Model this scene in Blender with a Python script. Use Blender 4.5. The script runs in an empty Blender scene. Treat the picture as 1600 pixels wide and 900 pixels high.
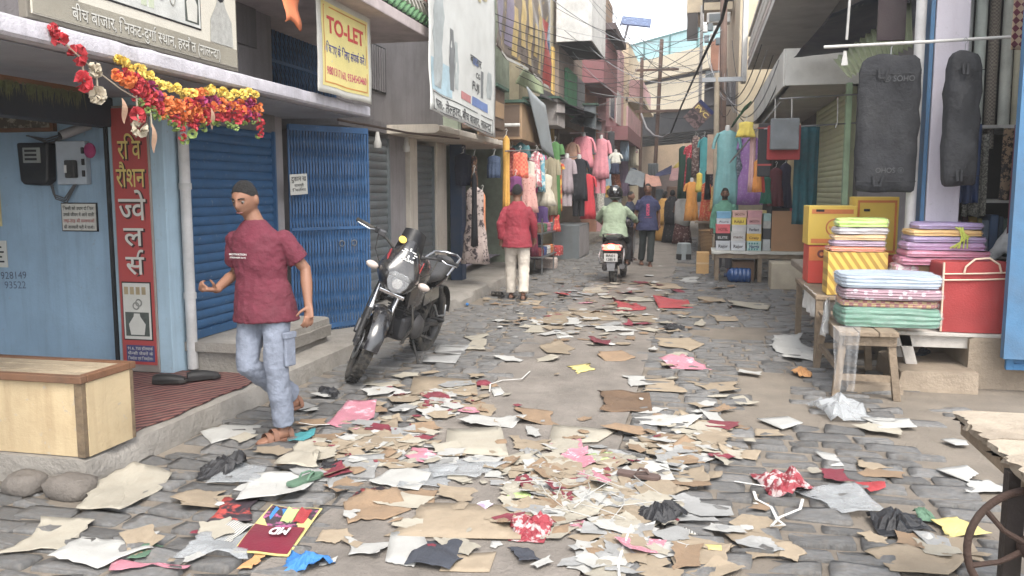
import bpy, bmesh, math, random
from mathutils import Vector, Matrix, noise
from math import sin, cos, pi, radians, sqrt, atan2, exp

SC = bpy.context.scene
COL = SC.collection
rnd = random.Random(7)

# ------------------------------------------------------------------ camera, sky, sun, exposure
CAM_H, YAW, PITCH, FPX = 1.6, radians(12.6), radians(6.58), 1300.0
cam_data = bpy.data.cameras.new('camera')
cam_data.sensor_width = 36.0
cam_data.lens = 36.0 * FPX / 1600.0
cam_data.clip_end = 2000
cam_data.clip_start = 0.05
cam = bpy.data.objects.new('camera', cam_data)
COL.objects.link(cam)
cam.location = (0, 0, CAM_H)
cam.rotation_euler = (pi / 2 - PITCH, 0, YAW)
SC.camera = cam

SUN_EL, SUN_AZ = radians(55), radians(152)     # veiled afternoon sun, behind the camera
world = bpy.data.worlds.new('World')
SC.world = world
world.use_nodes = True
wn = world.node_tree
bg = wn.nodes['Background']
sky = wn.nodes.new('ShaderNodeTexSky')
sky.sky_type = 'NISHITA'
sky.sun_disc = False
sky.sun_elevation = SUN_EL
sky.sun_rotation = SUN_AZ
sky.dust_density = 2.0
sky.air_density = 0.9
sky.ozone_density = 1.0
desat = wn.nodes.new('ShaderNodeHueSaturation')
desat.inputs['Saturation'].default_value = 0.22
wn.links.new(sky.outputs[0], desat.inputs['Color'])
wn.links.new(desat.outputs[0], bg.inputs['Color'])
bg.inputs['Strength'].default_value = 0.15
sun_data = bpy.data.lights.new('sun', 'SUN')
sun_data.energy = 0.8
sun_data.angle = radians(30)
sun_data.color = (1.0, 0.92, 0.80)
sun = bpy.data.objects.new('sun', sun_data)
COL.objects.link(sun)
sun.rotation_euler = Vector((sin(SUN_AZ) * cos(SUN_EL), cos(SUN_AZ) * cos(SUN_EL), sin(SUN_EL))).to_track_quat('Z', 'Y').to_euler()
vs = SC.view_settings
vs.view_transform = 'Standard'
vs.look = 'None'
vs.gamma = 1
vs.use_curve_mapping = False
vs.exposure = 1.9
SC.cycles.max_bounces = 4
SC.cycles.diffuse_bounces = 3
SC.cycles.transparent_max_bounces = 12
SC.cycles.use_denoising = True

# ------------------------------------------------------------------ surveying: photo point -> place in the street
_fw = Vector((-sin(YAW) * cos(PITCH), cos(YAW) * cos(PITCH), -sin(PITCH)))
_rt = Vector((cos(YAW), sin(YAW), 0))
_up = _rt.cross(_fw)
_O = Vector((0, 0, CAM_H))
def _ray(px, py): return _fw + _rt * ((px - 800) / FPX) + _up * ((450 - py) / FPX)
def atz(px, py, z=0.0):
    d = _ray(px, py); return _O + d * ((z - CAM_H) / d.z)
def atx(px, py, X):
    d = _ray(px, py); return _O + d * (X / d.x)
def aty(px, py, Y):
    d = _ray(px, py); return _O + d * (Y / d.y)

# ------------------------------------------------------------------ materials
MATS = {}
def S(r, g, b):
    f = lambda c: (c / 255 / 12.92) if c <= 10 else ((c / 255 + .055) / 1.055) ** 2.4
    return (f(r), f(g), f(b))
def _mk(name):
    m = bpy.data.materials.new(name); m.use_nodes = True
    nt = m.node_tree
    return m, nt, nt.nodes['Principled BSDF']
def _mix(nt, fac, a, b, mode='MIX'):
    n = nt.nodes.new('ShaderNodeMix'); n.data_type = 'RGBA'; n.blend_type = mode
    for sock, v in ((n.inputs[0], fac), (n.inputs[6], a), (n.inputs[7], b)):
        if hasattr(v, 'is_linked') or hasattr(v, 'links'): nt.links.new(v, sock)
        elif isinstance(v, (int, float)): sock.default_value = v
        else: sock.default_value = (*v[:3], 1)
    return n.outputs[2]
def _noise(nt, co, scale, detail=4, rough=.6):
    n = nt.nodes.new('ShaderNodeTexNoise'); n.inputs['Scale'].default_value = scale
    n.inputs['Detail'].default_value = detail; n.inputs['Roughness'].default_value = rough
    nt.links.new(co, n.inputs['Vector']); return n.outputs['Fac']
def _ramp(nt, fac, a, b):
    n = nt.nodes.new('ShaderNodeMapRange'); n.inputs[1].default_value = a; n.inputs[2].default_value = b
    nt.links.new(fac, n.inputs[0]); return n.outputs[0]
def mat(name, c=None, rough=.75, var=.18, scale=5, bump=.12, bscale=70, metal=0, c2=None, grime=.25, gscale=1.7,
        gcol=(.10, .085, .07), rand=0.0, alpha=1.0, trans=0, coat=0, pattern=None, spec=.4, emit=None, sheen=0, streak=0):
    """procedural surface: base colour broken by noise, dirt stains, fine relief; pattern = printed/woven second colour"""
    if name in MATS: return MATS[name]
    def mute(q):      # pigments in this dusty street are never fully saturated
        y = .3 * q[0] + .59 * q[1] + .11 * q[2]; return tuple(.9 * (y + (x - y) * .86) for x in q[:3])
    if not emit: c = mute(c); c2 = mute(c2) if c2 else None; pattern = pattern and (pattern[0], mute(pattern[1])) + tuple(pattern[2:])
    m, nt, bs = _mk(name); MATS[name] = m
    tc = nt.nodes.new('ShaderNodeTexCoord')
    oi = nt.nodes.new('ShaderNodeObjectInfo')
    add = nt.nodes.new('ShaderNodeVectorMath'); add.operation = 'MULTIPLY_ADD'
    add.inputs[1].default_value = (37, 53, 71)
    nt.links.new(oi.outputs['Random'], add.inputs[0]); nt.links.new(tc.outputs['Object'], add.inputs[2])
    co = add.outputs[0]
    f = _ramp(nt, _noise(nt, co, scale), .25, .75)
    dark = tuple(x * (1 - var) for x in c); light = tuple(min(.95, x * (1 + var)) for x in (c2 or c))
    col = _mix(nt, f, dark, light)
    if pattern:
        kind, pc, ps = pattern[:3]
        if kind == 'dots':
            v = nt.nodes.new('ShaderNodeTexVoronoi'); v.inputs['Scale'].default_value = ps
            nt.links.new(co, v.inputs['Vector']); fac = _ramp(nt, v.outputs['Distance'], pattern[3] + .06, pattern[3] - .06)
        elif kind == 'check':
            mp = nt.nodes.new('ShaderNodeMapping'); mp.inputs['Rotation'].default_value = pattern[3] if len(pattern) > 3 else (0, 0, 0)
            nt.links.new(tc.outputs['Object'], mp.inputs[0])
            v = nt.nodes.new('ShaderNodeTexChecker'); v.inputs['Scale'].default_value = ps
            nt.links.new(mp.outputs[0], v.inputs['Vector']); fac = v.outputs['Fac']
        elif kind == 'stripe':
            mp = nt.nodes.new('ShaderNodeMapping'); mp.inputs['Rotation'].default_value = pattern[3]
            nt.links.new(tc.outputs['Object'], mp.inputs[0])
            v = nt.nodes.new('ShaderNodeTexWave'); v.inputs['Scale'].default_value = ps
            v.inputs['Distortion'].default_value = pattern[4] if len(pattern) > 4 else 0
            v.inputs['Detail Scale'].default_value = 2
            nt.links.new(mp.outputs[0], v.inputs['Vector']); fac = _ramp(nt, v.outputs['Fac'], .45, .6)
        elif kind == 'blotch':
            fac = _ramp(nt, _noise(nt, co, ps, 3, .7), pattern[3] - .04, pattern[3] + .04)
        col = _mix(nt, fac, col, pc)
        if len(pattern) > 5:
            fac2 = _ramp(nt, _noise(nt, co, ps * 1.4, 3, .7), .6, .66); col = _mix(nt, fac2, col, pattern[5])
    if grime:
        g = _ramp(nt, _noise(nt, co, gscale, 6, .68), .46, .78)
        gm = nt.nodes.new('ShaderNodeMath'); gm.operation = 'MULTIPLY'; gm.inputs[1].default_value = grime * 1.6
        nt.links.new(g, gm.inputs[0])
        col = _mix(nt, gm.outputs[0], col, gcol)
    if streak:      # rain streaks and dust runs down walls
        mp = nt.nodes.new('ShaderNodeMapping'); mp.inputs['Scale'].default_value = (7, 7, .5); nt.links.new(co, mp.inputs[0])
        g = _ramp(nt, _noise(nt, mp.outputs[0], 1.6, 6, .7), .48, .75); gm = nt.nodes.new('ShaderNodeMath'); gm.operation = 'MULTIPLY'; gm.inputs[1].default_value = streak; nt.links.new(g, gm.inputs[0])
        col = _mix(nt, gm.outputs[0], col, gcol)
        col = _mix(nt, _ramp(nt, _noise(nt, co, 26, 3, .6), .66, .70), col, tuple(x * .55 + .12 for x in c))
    if rand:
        rr = _ramp(nt, oi.outputs['Random'], 0, 1); rr.node.inputs[3].default_value = 1 - rand; rr.node.inputs[4].default_value = 1 + rand
        hs = nt.nodes.new('ShaderNodeHueSaturation'); nt.links.new(rr, hs.inputs['Value']); nt.links.new(col, hs.inputs['Color'])
        col = hs.outputs[0]
    nt.links.new(col, bs.inputs['Base Color'])
    bs.inputs['Metallic'].default_value = metal
    bs.inputs['Specular IOR Level'].default_value = spec
    rf = _ramp(nt, f, 0, 1); rf.node.inputs[3].default_value = max(0, rough - .1); rf.node.inputs[4].default_value = min(1, rough + .1)
    nt.links.new(rf, bs.inputs['Roughness'])
    if alpha < 1: bs.inputs['Alpha'].default_value = alpha
    if trans: bs.inputs['Transmission Weight'].default_value = trans
    if coat: bs.inputs['Coat Weight'].default_value = coat; bs.inputs['Coat Roughness'].default_value = .12
    if sheen: bs.inputs['Sheen Weight'].default_value = sheen
    if emit: bs.inputs['Emission Color'].default_value = (*emit[:3], 1); bs.inputs['Emission Strength'].default_value = emit[3]
    if bump:
        b = nt.nodes.new('ShaderNodeBump'); b.inputs['Strength'].default_value = bump * 2; b.inputs['Distance'].default_value = .012
        nt.links.new(_noise(nt, co, bscale, 5, .65), b.inputs['Height']); nt.links.new(b.outputs[0], bs.inputs['Normal'])
    return m
def paint(name, rgb, rough=.7, **k): return mat(name, S(*rgb), rough, **k)

# ------------------------------------------------------------------ mesh building
ROOTM = {}
def thing(name, label, cat, loc=(0, 0, 0), rotz=0.0, group=None, rot=None):
    o = bpy.data.objects.new(name, None); COL.objects.link(o)
    o.empty_display_size = .1
    o.location = loc; o.rotation_euler = rot if rot else (0, 0, rotz)
    ROOTM[o.name] = Matrix.Translation(Vector(loc)) @ o.rotation_euler.to_matrix().to_4x4()
    tag(o, label, cat, group); return o
def tag(o, label=None, cat=None, group=None, kind=None):
    if label: o['label'] = label
    if cat: o['category'] = cat
    if group: o['group'] = group
    if kind: o['kind'] = kind
    return o
def rootmat(o):
    while o.parent: o = o.parent
    return ROOTM.get(o.name, Matrix.Identity(4))
def link(name, me, m, parent=None):
    o = bpy.data.objects.new(name, me); COL.objects.link(o)
    if m and not me.materials: me.materials.append(m)
    if parent: o.parent = parent
    return o
def copy_tree(src, parent=None, loc=None, rotz=None, label=None):
    c = src.copy(); COL.objects.link(c); c.parent = parent
    if loc is not None: c.location = loc
    if rotz is not None: c.rotation_euler = (0, 0, rotz)
    if label: c['label'] = label
    for ch in src.children: copy_tree(ch, c)
    return c
def RZ(a): return Matrix.Rotation(a, 4, 'Z')
def RX(a): return Matrix.Rotation(a, 4, 'X')
def RY(a): return Matrix.Rotation(a, 4, 'Y')
def TR(*p): return Matrix.Translation(Vector(p))
def frame(o, xd, yd):
    xd = Vector(xd).normalized(); zd = xd.cross(Vector(yd)).normalized(); yd = zd.cross(xd)
    return Matrix(((xd.x, yd.x, zd.x, o[0]), (xd.y, yd.y, zd.y, o[1]), (xd.z, yd.z, zd.z, o[2]), (0, 0, 0, 1)))

class MB:
    def __init__(s, M=None): s.v = []; s.f = []; s.M = M
    def add(s, vs, fs):
        o = len(s.v)
        s.v += [(s.M @ Vector(p)) if s.M else Vector(p) for p in vs]
        s.f += [tuple(i + o for i in f) for f in fs]; return s
    def box(s, x0, x1, y0, y1, z0, z1, R=None):
        vs = [Vector((x, y, z)) for z in (z0, z1) for y in (y0, y1) for x in (x0, x1)]
        if R: vs = [R @ p for p in vs]
        return s.add(vs, [(0, 2, 3, 1), (4, 5, 7, 6), (0, 1, 5, 4), (2, 6, 7, 3), (0, 4, 6, 2), (1, 3, 7, 5)])
    def cb(s, c, sz, R=None):
        T = TR(*c) @ R if R else TR(*c)
        return s.box(-sz[0] / 2, sz[0] / 2, -sz[1] / 2, sz[1] / 2, -sz[2] / 2, sz[2] / 2, T)
    def loft(s, rings, cap=True, closed=True):
        n = len(rings[0]); vs = [p for r in rings for p in r]; fs = []
        for i in range(len(rings) - 1):
            for j in range(n if closed else n - 1):
                a = i * n + j; b = i * n + (j + 1) % n
                fs.append((a, b, b + n, a + n))
        if cap and closed:
            fs.append(tuple(range(n - 1, -1, -1))); o = (len(rings) - 1) * n; fs.append(tuple(range(o, o + n)))
        return s.add(vs, fs)
    def tube(s, pts, r, n=8, cap=True, flat=1.0, ref=None):
        pts = [Vector(p) for p in pts]; rings = []; up = None
        for i, p in enumerate(pts):
            t = (pts[min(i + 1, len(pts) - 1)] - pts[max(i - 1, 0)])
            t = t.normalized() if t.length > 1e-9 else Vector((0, 0, 1))
            if up is None:
                up = Vector(ref) if ref else (Vector((0, 0, 1)) if abs(t.z) < .9 else Vector((0, 1, 0)))
            a = t.cross(up); a = a.normalized() if a.length > 1e-6 else Vector((1, 0, 0)); b = a.cross(t).normalized(); up = b
            rr = r[i] if isinstance(r, (list, tuple)) else r
            ra, rb = rr if isinstance(rr, (list, tuple)) else (rr, rr * flat)
            rings.append([p + a * (ra * cos(2 * pi * k / n)) + b * (rb * sin(2 * pi * k / n)) for k in range(n)])
        return s.loft(rings, cap)
    def lathe(s, prof, T=None, n=16, cap=True):
        T = T or Matrix.Identity(4)
        return s.loft([[T @ Vector((r * cos(2 * pi * k / n), r * sin(2 * pi * k / n), z)) for k in range(n)] for r, z in prof], cap)
    def torus(s, R, r, T=None, n=28, m=8, rx=None):
        T = T or Matrix.Identity(4); vs = []; fs = []
        for i in range(n):
            a = 2 * pi * i / n
            for j in range(m):
                b = 2 * pi * j / m; q = R + r * cos(b)
                vs.append(T @ Vector((q * cos(a), q * sin(a), (rx or r) * sin(b))))
        for i in range(n):
            for j in range(m):
                fs.append((i * m + j, ((i + 1) % n) * m + j, ((i + 1) % n) * m + (j + 1) % m, i * m + (j + 1) % m))
        return s.add(vs, fs)
    def ball(s, c, r, n=12, m=8, T=None):
        r = r if isinstance(r, (tuple, list)) else (r, r, r); T = T or Matrix.Identity(4)
        rings = []
        for i in range(m + 1):
            t = pi * (i + .02 if i == 0 else i - .02 if i == m else i) / m
            rings.append([T @ Vector((c[0] + r[0] * sin(t) * cos(2 * pi * k / n), c[1] + r[1] * sin(t) * sin(2 * pi * k / n), c[2] - r[2] * cos(t))) for k in range(n)])
        return s.loft(rings)
    def prism(s, poly, T, d):
        n = len(poly)
        vs = [T @ Vector((p[0], p[1], 0)) for p in poly] + [T @ Vector((p[0], p[1], d)) for p in poly]
        fs = [tuple(range(n - 1, -1, -1)), tuple(range(n, 2 * n))] + [(i, (i + 1) % n, (i + 1) % n + n, i + n) for i in range(n)]
        return s.add(vs, fs)
    def sheet(s, nu, nv, fn, thick=0.0):
        """grid sheet fn(u,v)->point; with thickness it becomes a closed slab"""
        P = [[Vector(fn(i / nu, j / nv)) for i in range(nu + 1)] for j in range(nv + 1)]
        w = nu + 1; vs = [p for row in P for p in row]
        fs = [(j * w + i, j * w + i + 1, (j + 1) * w + i + 1, (j + 1) * w + i) for j in range(nv) for i in range(nu)]
        if thick:
            o = len(vs); nv_ = []
            for j in range(nv + 1):
                for i in range(nu + 1):
                    du = P[j][min(i + 1, nu)] - P[j][max(i - 1, 0)]; dv = P[min(j + 1, nv)][i] - P[max(j - 1, 0)][i]
                    nn = du.cross(dv); nn = nn.normalized() if nn.length > 1e-9 else Vector((0, 0, 1))
                    nv_.append(P[j][i] - nn * thick)
            vs += nv_; fs += [tuple(o + k for k in reversed(f)) for f in list(fs)]
            e = [i for i in range(w)] + [j * w + nu for j in range(1, nv + 1)] + [nv * w + i for i in range(nu - 1, -1, -1)] + [j * w for j in range(nv - 1, 0, -1)]
            fs += [(e[k], e[k - 1], o + e[k - 1], o + e[k]) for k in range(len(e))]
        return s.add(vs, fs)
    def build(s, name, m, parent=None, smooth=None, bevel=0, world=True, mods=()):
        me = bpy.data.meshes.new(name)
        vs = s.v
        if parent and world:
            I = rootmat(parent).inverted(); vs = [I @ p for p in vs]
        me.from_pydata([tuple(p) for p in vs], [], s.f); me.update()
        bm = bmesh.new(); bm.from_mesh(me); bmesh.ops.recalc_face_normals(bm, faces=bm.faces); bm.to_mesh(me); bm.free()
        if smooth:
            me.polygons.foreach_set('use_smooth', [True] * len(me.polygons))
            if smooth < 180: me.set_sharp_from_angle(angle=radians(smooth))
        o = link(name, me, m, parent)
        if bevel:
            b = o.modifiers.new('bevel', 'BEVEL'); b.width = bevel; b.segments = 2; b.limit_method = 'ANGLE'
        for md in mods:
            q = o.modifiers.new(md[0].lower(), md[0])
            for k, v in md[1].items(): setattr(q, k, v)
        return o

# ------------------------------------------------------------------ lettering (glyph outlines of the built-in face, set by hand)
GLY = {}
def _meas(body, off=0):
    c = bpy.data.curves.new('glyph', 'FONT'); c.body = body; c.offset = off; c.resolution_u = 3
    o = bpy.data.objects.new('glyph', c); COL.objects.link(o)
    me = bpy.data.meshes.new_from_object(o)
    bpy.data.objects.remove(o); bpy.data.curves.remove(c)
    vs = [v.co.copy() for v in me.vertices]; fs = [tuple(p.vertices) for p in me.polygons]
    bpy.data.meshes.remove(me); return vs, fs
def glyph(ch, off):
    k = (ch, off)
    if k not in GLY:
        if ch == ' ': GLY[k] = ([], [], .27)
        else:
            if 'bar' not in GLY: GLY['bar'] = max(v.x for v in _meas('|')[0])
            adv = max(v.x for v in _meas(ch + '|')[0]) - GLY['bar']
            vs, fs = _meas(ch, off); GLY[k] = (vs, fs, adv)
    return GLY[k]
def text_geo(s, off=0.0):
    """Devanagari set by hand: short-i before its letter, X^ = half letter without its stem, ~ = reph above the last letter"""
    vs, fs, x = [], [], 0.0; i = 0
    while i < len(s):
        ch = s[i]
        if ch == '~':
            g = glyph('े', off)
            mx = sum(v.x for v in g[0]) / len(g[0])
            nv = [Vector((x - .12 - (v.x - mx) * .8, v.y, 0)) for v in g[0]]; nf = g[1]; adv = 0
        else:
            g = glyph(ch, off); nv, nf, adv = [v.copy() for v in g[0]], g[1], g[2]
            if i + 1 < len(s) and s[i + 1] == '^':
                cut = adv * .70; nv = [Vector((min(v.x, cut), v.y, 0)) for v in nv]; adv = cut; i += 1
            nv = [Vector((v.x + x, v.y, 0)) for v in nv]
        o = len(vs); vs += nv; fs += [tuple(k + o for k in f) for f in nf]; x += adv; i += 1
    return vs, fs, x
def lettering(s, m, parent, o, xd, yd, w=None, h=.1, bold=0.0, align='c', name='lettering', world=True):
    """flat lettering laid on a surface: centre (or left) point o, running along xd, upright along yd"""
    vs, fs, adv = text_geo(s, bold)
    if not vs: return None
    k = h / .7; kx = (w / adv) if w else k
    T = frame(o, xd, yd); dx = {'c': adv / 2, 'l': 0, 'r': adv}[align]
    b = MB(); b.v = [T @ Vector(((v.x - dx) * kx, (v.y - .35) * k, 0)) for v in vs]; b.f = fs
    me = bpy.data.meshes.new(name); P = b.v
    if parent and world:
        I = rootmat(parent).inverted(); P = [I @ p for p in P]
    me.from_pydata([tuple(p) for p in P], [], fs); me.update()
    return link(name, me, m, parent)

DARK = mat('near_black', (.02, .021, .023), .8, bump=.05)  # plain near black for edges, openings, backings and the camera lens
INK = mat('black_print', (.015, .015, .018), .6, grime=0, bump=0)
WHITE_INK = mat('white_print', (.75, .75, .72), .6, grime=.05, bump=0)
STEEL = mat('dull_steel', (.35, .36, .37), .4, metal=.9, bump=.05)
CHROME = mat('chrome', (.75, .76, .78), .16, metal=1, bump=0, var=.05, grime=.1)
RUBBER = mat('black_rubber', (.022, .022, .023), .85, bump=.2, bscale=120, gcol=(.16, .14, .11), grime=.4, gscale=6)
PAINT_WHITE = paint('white_paint', (205, 203, 198))
# ================================================================== GROUND, PAVING
DIRT = mat('packed_dirt', (.215, .18, .14), .95, var=.25, scale=3, bump=.5, bscale=45, grime=.35, gscale=.9, gcol=(.12, .10, .085))
b = MB(); b.sheet(40, 40, lambda u, v: (-200 + 400 * u, -60 + 400 * v, 0))
tag(b.build('ground', DIRT), kind='structure')
ROADC = mat('worn_concrete', (.235, .205, .175), .9, var=.28, scale=3, bump=.6, bscale=45, grime=.5, gscale=2.4, gcol=(.125, .11, .095))
def strip(u, v):
    y = -3 + 63 * v; w = .02 * noise.noise((0, y * 1.3, 4)) + .012 * noise.noise((0, y * 5, 9))
    x = (-1.78 + w * 5) * (1 - u) + (-.45 + w) * u
    return (x, y, .016 + .004 * noise.noise((x * 2, y * 2, 1)))
b = MB(); b.sheet(10, 260, strip, .03)
tag(b.build('road', ROADC, smooth=40), kind='structure')

STONE = mat('blue_grey_setts', (.162, .160, .156), .64, var=.32, scale=9, bump=.4, bscale=38, grime=.34, gscale=6, gcol=(.19, .155, .12), rand=.28, spec=.5)
paving = bpy.data.objects.new('cobbled_pavement', None); COL.objects.link(paving)
tag(paving, kind='structure')
def cobble_mesh(seed):
    r = random.Random(seed); n = 12; rings = []
    base = []
    for sx, sy, order in ((1, 1, 0), (-1, 1, 1), (-1, -1, 0), (1, -1, 1)):
        cx, cy, ch, cv = sx * (.5 - r.uniform(0, .05)), sy * (.5 - r.uniform(0, .08)), r.uniform(.03, .10), r.uniform(.05, .2)
        pts = [(cx, cy - sy * cv), (cx - sx * ch * .3, cy - sy * cv * .3), (cx - sx * ch, cy)]
        base += pts if not order else pts[::-1]
    tx, ty = r.uniform(-.006, .006), r.uniform(-.006, .006)
    rings = [[Vector((x, y, -.03)) for x, y in base],
             [Vector((x, y, .006 + r.uniform(-.004, .003))) for x, y in base],
             [Vector((x * .965, y * .95, .0155 + tx * x * 4 + ty * y * 4 + r.uniform(-.003, .003))) for x, y in base],
             [Vector((x * .55, y * .52, .0175 + tx * x * 4 + ty * y * 4 + r.uniform(-.003, .004))) for x, y in base]]
    m = MB(); m.loft(rings); return m
COBV = [cobble_mesh(100 + i) for i in range(16)]
COBM = []
for m_ in COBV:
    o = m_.build('paving_stone', STONE, smooth=60); COBM.append(o.data); bpy.data.objects.remove(o)
cob = []
for (xa, xb, ya, yb) in ((-.40, 2.0, 2.2, 30), (-3.12, -1.72, 2.2, 30), (-4.6, -3.2, 2.2, 3.7)):
    y = ya; row = 0
    while y < yb:
        d = rnd.uniform(.13, .19); x = xa - rnd.uniform(0, .22)
        while x < xb:
            w = rnd.uniform(.2, .36)
            # bare earth by the right-hand plinth and along worn patches
            bare = noise.noise((x * 1.1, y * 1.1, 3)) > (.30 if x > -.5 else .38) or x > 1.25 + .25 * noise.noise((0, y * .8, 5)) + .035 * max(0, 6 - y) and rnd.random() < .75
            if not bare and x + w / 2 < xb + .05 and x + w / 2 > xa - .02:
                cob.append((x + w / 2, y + d / 2 + .015 * noise.noise((x * 2, y, 7)), w - rnd.uniform(.008, .022), d - rnd.uniform(.008, .02), rnd.uniform(-.05, .05), rnd.randrange(16), rnd.uniform(-.009, .003)))
            x += w
        y += d; row += 1
def seen(c):
    v = Vector((c[0], c[1], 0)) - _O; z = v.dot(_fw)
    if z < .5: return 0
    px = 800 + FPX * v.dot(_rt) / z; py = 450 - FPX * v.dot(_up) / z
    return (c[2] * c[3] / z ** 3) if -30 < px < 1630 and py < 925 else 0
cob.sort(key=lambda c: -seen(c))
rest = MB()
for i, c in enumerate(cob):
    if i < 300:
        o = link('paving_stone', COBM[c[5]], None, paving)
        o.location = (c[0], c[1], c[6]); o.scale = (c[2], c[3], 1); o.rotation_euler = (rnd.uniform(-.02, .02), rnd.uniform(-.02, .02), c[4])
    elif seen(c):
        m_ = COBV[c[5]]; T = TR(c[0], c[1], c[6]) @ RZ(c[4]) @ Matrix.Diagonal((c[2], c[3], 1, 1))
        rest.add([T @ p for p in m_.v], m_.f)
tag(rest.build('paving_stones', STONE, paving, smooth=60), kind='stuff')

# ------------------------------------------------------------------ raised pavement along the left shops
KERB = mat('rough_concrete', (.30, .275, .24), .92, var=.22, scale=3.5, bump=.6, bscale=28, grime=.45, gscale=2.0, gcol=(.13, .115, .10))
def kerb_block(name, x0, x1, y0, y1, z1, m=KERB, jag=.025, parent=None, z0=-.05):
    """cast concrete slab with a chipped street edge (x1 side)"""
    bb = MB(); n = max(4, int((y1 - y0) / .14)); rings = []
    for i in range(n + 1):
        y = y0 + (y1 - y0) * i / n
        e = jag * noise.noise((y * 3, z1, 2)) + jag * .8 * noise.noise((y * 9, 3, z1))
        ch = max(0, noise.noise((y * 2.3, 8, x1)) - .12) * jag * 7
        rings.append([Vector((x0, y, z0)), Vector((x0, y, z1)), Vector((x1 - .05 - ch * 1.6, y, z1 + .004 * noise.noise((y * 5, 0, 0)))),
                      Vector((x1 - .012 + e * .5 - ch, y, z1 - .012 - ch * .5)), Vector((x1 + e * .4, y, z1 * .55)), Vector((x1 + .01 + e, y, z0))])
    bb.loft(rings); o = bb.build(name, m, parent, smooth=35); return o
tag(kerb_block('pavement', -6.2, -3.2, 3.75, 14.2, .16), kind='structure')
tag(kerb_block('pavement', -6.2, -3.3, 14.24, 46, .14), kind='structure')
# ================================================================== LEFT: JEWELLER AND LOCKED SHOPS
BLUEWALL = mat('sky_blue_distemper', S(148, 178, 202), .85, streak=.28, var=.09, scale=2.5, bump=.12, bscale=40, grime=.16, gscale=2.2, gcol=S(95, 105, 112))
PALEBLUE = mat('pale_blue_paint', S(160, 188, 205), .85, streak=.3, var=.08, scale=3, grime=.2, gcol=S(110, 115, 118))
LAV = mat('lavender_limewash', S(194, 190, 197), .9, streak=.35, var=.08, scale=6, bump=.3, bscale=60, grime=.2, gscale=7, gcol=S(90, 86, 88))
GREYP = mat('grey_purple_plaster', S(150, 145, 146), .9, streak=.4, var=.1, scale=2, bump=.2, grime=.25, gcol=S(85, 80, 80))
GREYP2 = mat('dull_grey_plaster', S(120, 116, 118), .9, streak=.4, var=.12, scale=2, bump=.25, grime=.3, gcol=S(70, 66, 64))
CREAM = mat('cream_limewash', S(205, 195, 180), .9, streak=.4, var=.08, scale=2, bump=.2, grime=.25, gscale=2.5, gcol=S(120, 108, 95))
BLUESH = mat('blue_shutter_paint', S(44, 90, 132), .5, streak=.3, var=.12, scale=4, bump=.06, grime=.22, gscale=3, gcol=S(40, 60, 80), metal=.1)
GREYSH = mat('grey_shutter_paint', S(112, 120, 124), .5, streak=.3, var=.1, scale=4, grime=.25, metal=.2)
DKBLUE = mat('dark_blue_paint', S(40, 62, 90), .55, var=.15, grime=.25)
GRILLE = mat('blue_grille_paint', S(46, 94, 142), .5, streak=.25, var=.15, grime=.28, gcol=S(40, 50, 62), bump=.05)

def shutter(name, label, X, y0, y1, z0, z1, m, pitch=.085, group=None, face=1, frame_m=None):
    """rolling shutter in a plane parallel to the street; every slat its own piece"""
    t = thing(name, label, 'shutter', (X, (y0 + y1) / 2, z0), group=group)
    n = int((z1 - z0) / pitch); p = (z1 - z0 - .07) / n
    prof = [(0, 0), (.010, .12 * p), (.016, .35 * p), (.016, .6 * p), (.008, .88 * p), (0, .985 * p)]
    L = y1 - y0; s = MB()
    s.loft([[Vector((face * a, yy, zz)) for a, zz in prof] + [Vector((-.004 * face, yy, zz)) for a, zz in reversed(prof)] for yy in (-L / 2, L / 2)])
    first = None
    for i in range(n):
        if first is None:
            first = s.build('slat', m, t, world=False, smooth=30); o = first
        else: o = link('slat', first.data, None, t)
        o.location = (0, 0, .07 + i * p)
    MB().box(-.01, .028, -L / 2, L / 2, 0, .07).build('bottom_rail', m, t, world=False, bevel=.004)
    for yy in (-L / 2 - .03, L / 2):
        MB().box(-.03, .045, yy, yy + .03, 0, z1 - z0).build('guide_channel', frame_m or m, t, world=False)
    return t

# --- building shell, first house (everything it carries is built as separate things)
h1 = thing('jeweller_house', 'grey plastered house with lavender canopy ledge above the blue shutter', 'building', (-4.6, 5.5, 0))
MB().box(-6.2, -4.52, 5.80, 6.05, .16, 2.33).build('side_wall', BLUEWALL, h1)
MB().box(-4.50, -4.02, 5.72, 5.95, .16, 2.33).build('pier', PALEBLUE, h1, bevel=.006)
MB().box(-4.525, -4.50, 5.70, 5.80, .16, 2.1).build('dark_edge_strip', DARK, h1)  # near-black strip between the side wall and the pier
MB().box(-6.2, -6.05, 2.0, 5.8, .0, 2.33).build('back_wall', BLUEWALL, h1)
MB().box(-6.2, -4.3, 5.95, 7.4, .16, 2.33).build('shop_wall', GREYP2, h1)
MB().box(-6.2, -4.02, 7.36, 7.62, .16, 2.33).build('pier', GREYP, h1, bevel=.01)
MB().box(-4.3, -3.98, 5.95, 7.4, 2.16, 2.33).build('lintel', GREYP2, h1)
kb = MB()
rings = []
for i in range(60):
    y = 2.0 + i * 5.85 / 59; e = .008 * noise.noise((y * 5, 1, 1)); q = max(0, noise.noise((y * 4, 6, 2)) - .2) * .03
    rings.append([Vector((-6.2, y, 2.335)), Vector((-6.2, y, 2.435)), Vector((-3.20 + e - q, y, 2.435 + e)), Vector((-3.19 + e, y, 2.42)), Vector((-3.19 + e, y, 2.35)), Vector((-3.205 + e - q, y, 2.335))])
kb.loft(rings); kb.build('canopy_ledge', LAV, h1, smooth=35)
MB().box(-6.0, -3.3, 2.1, 7.75, 2.325, 2.331).build('soffit', mat('soffit_plaster', S(148, 150, 158), .9, var=.1, grime=.25), h1)
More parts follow.
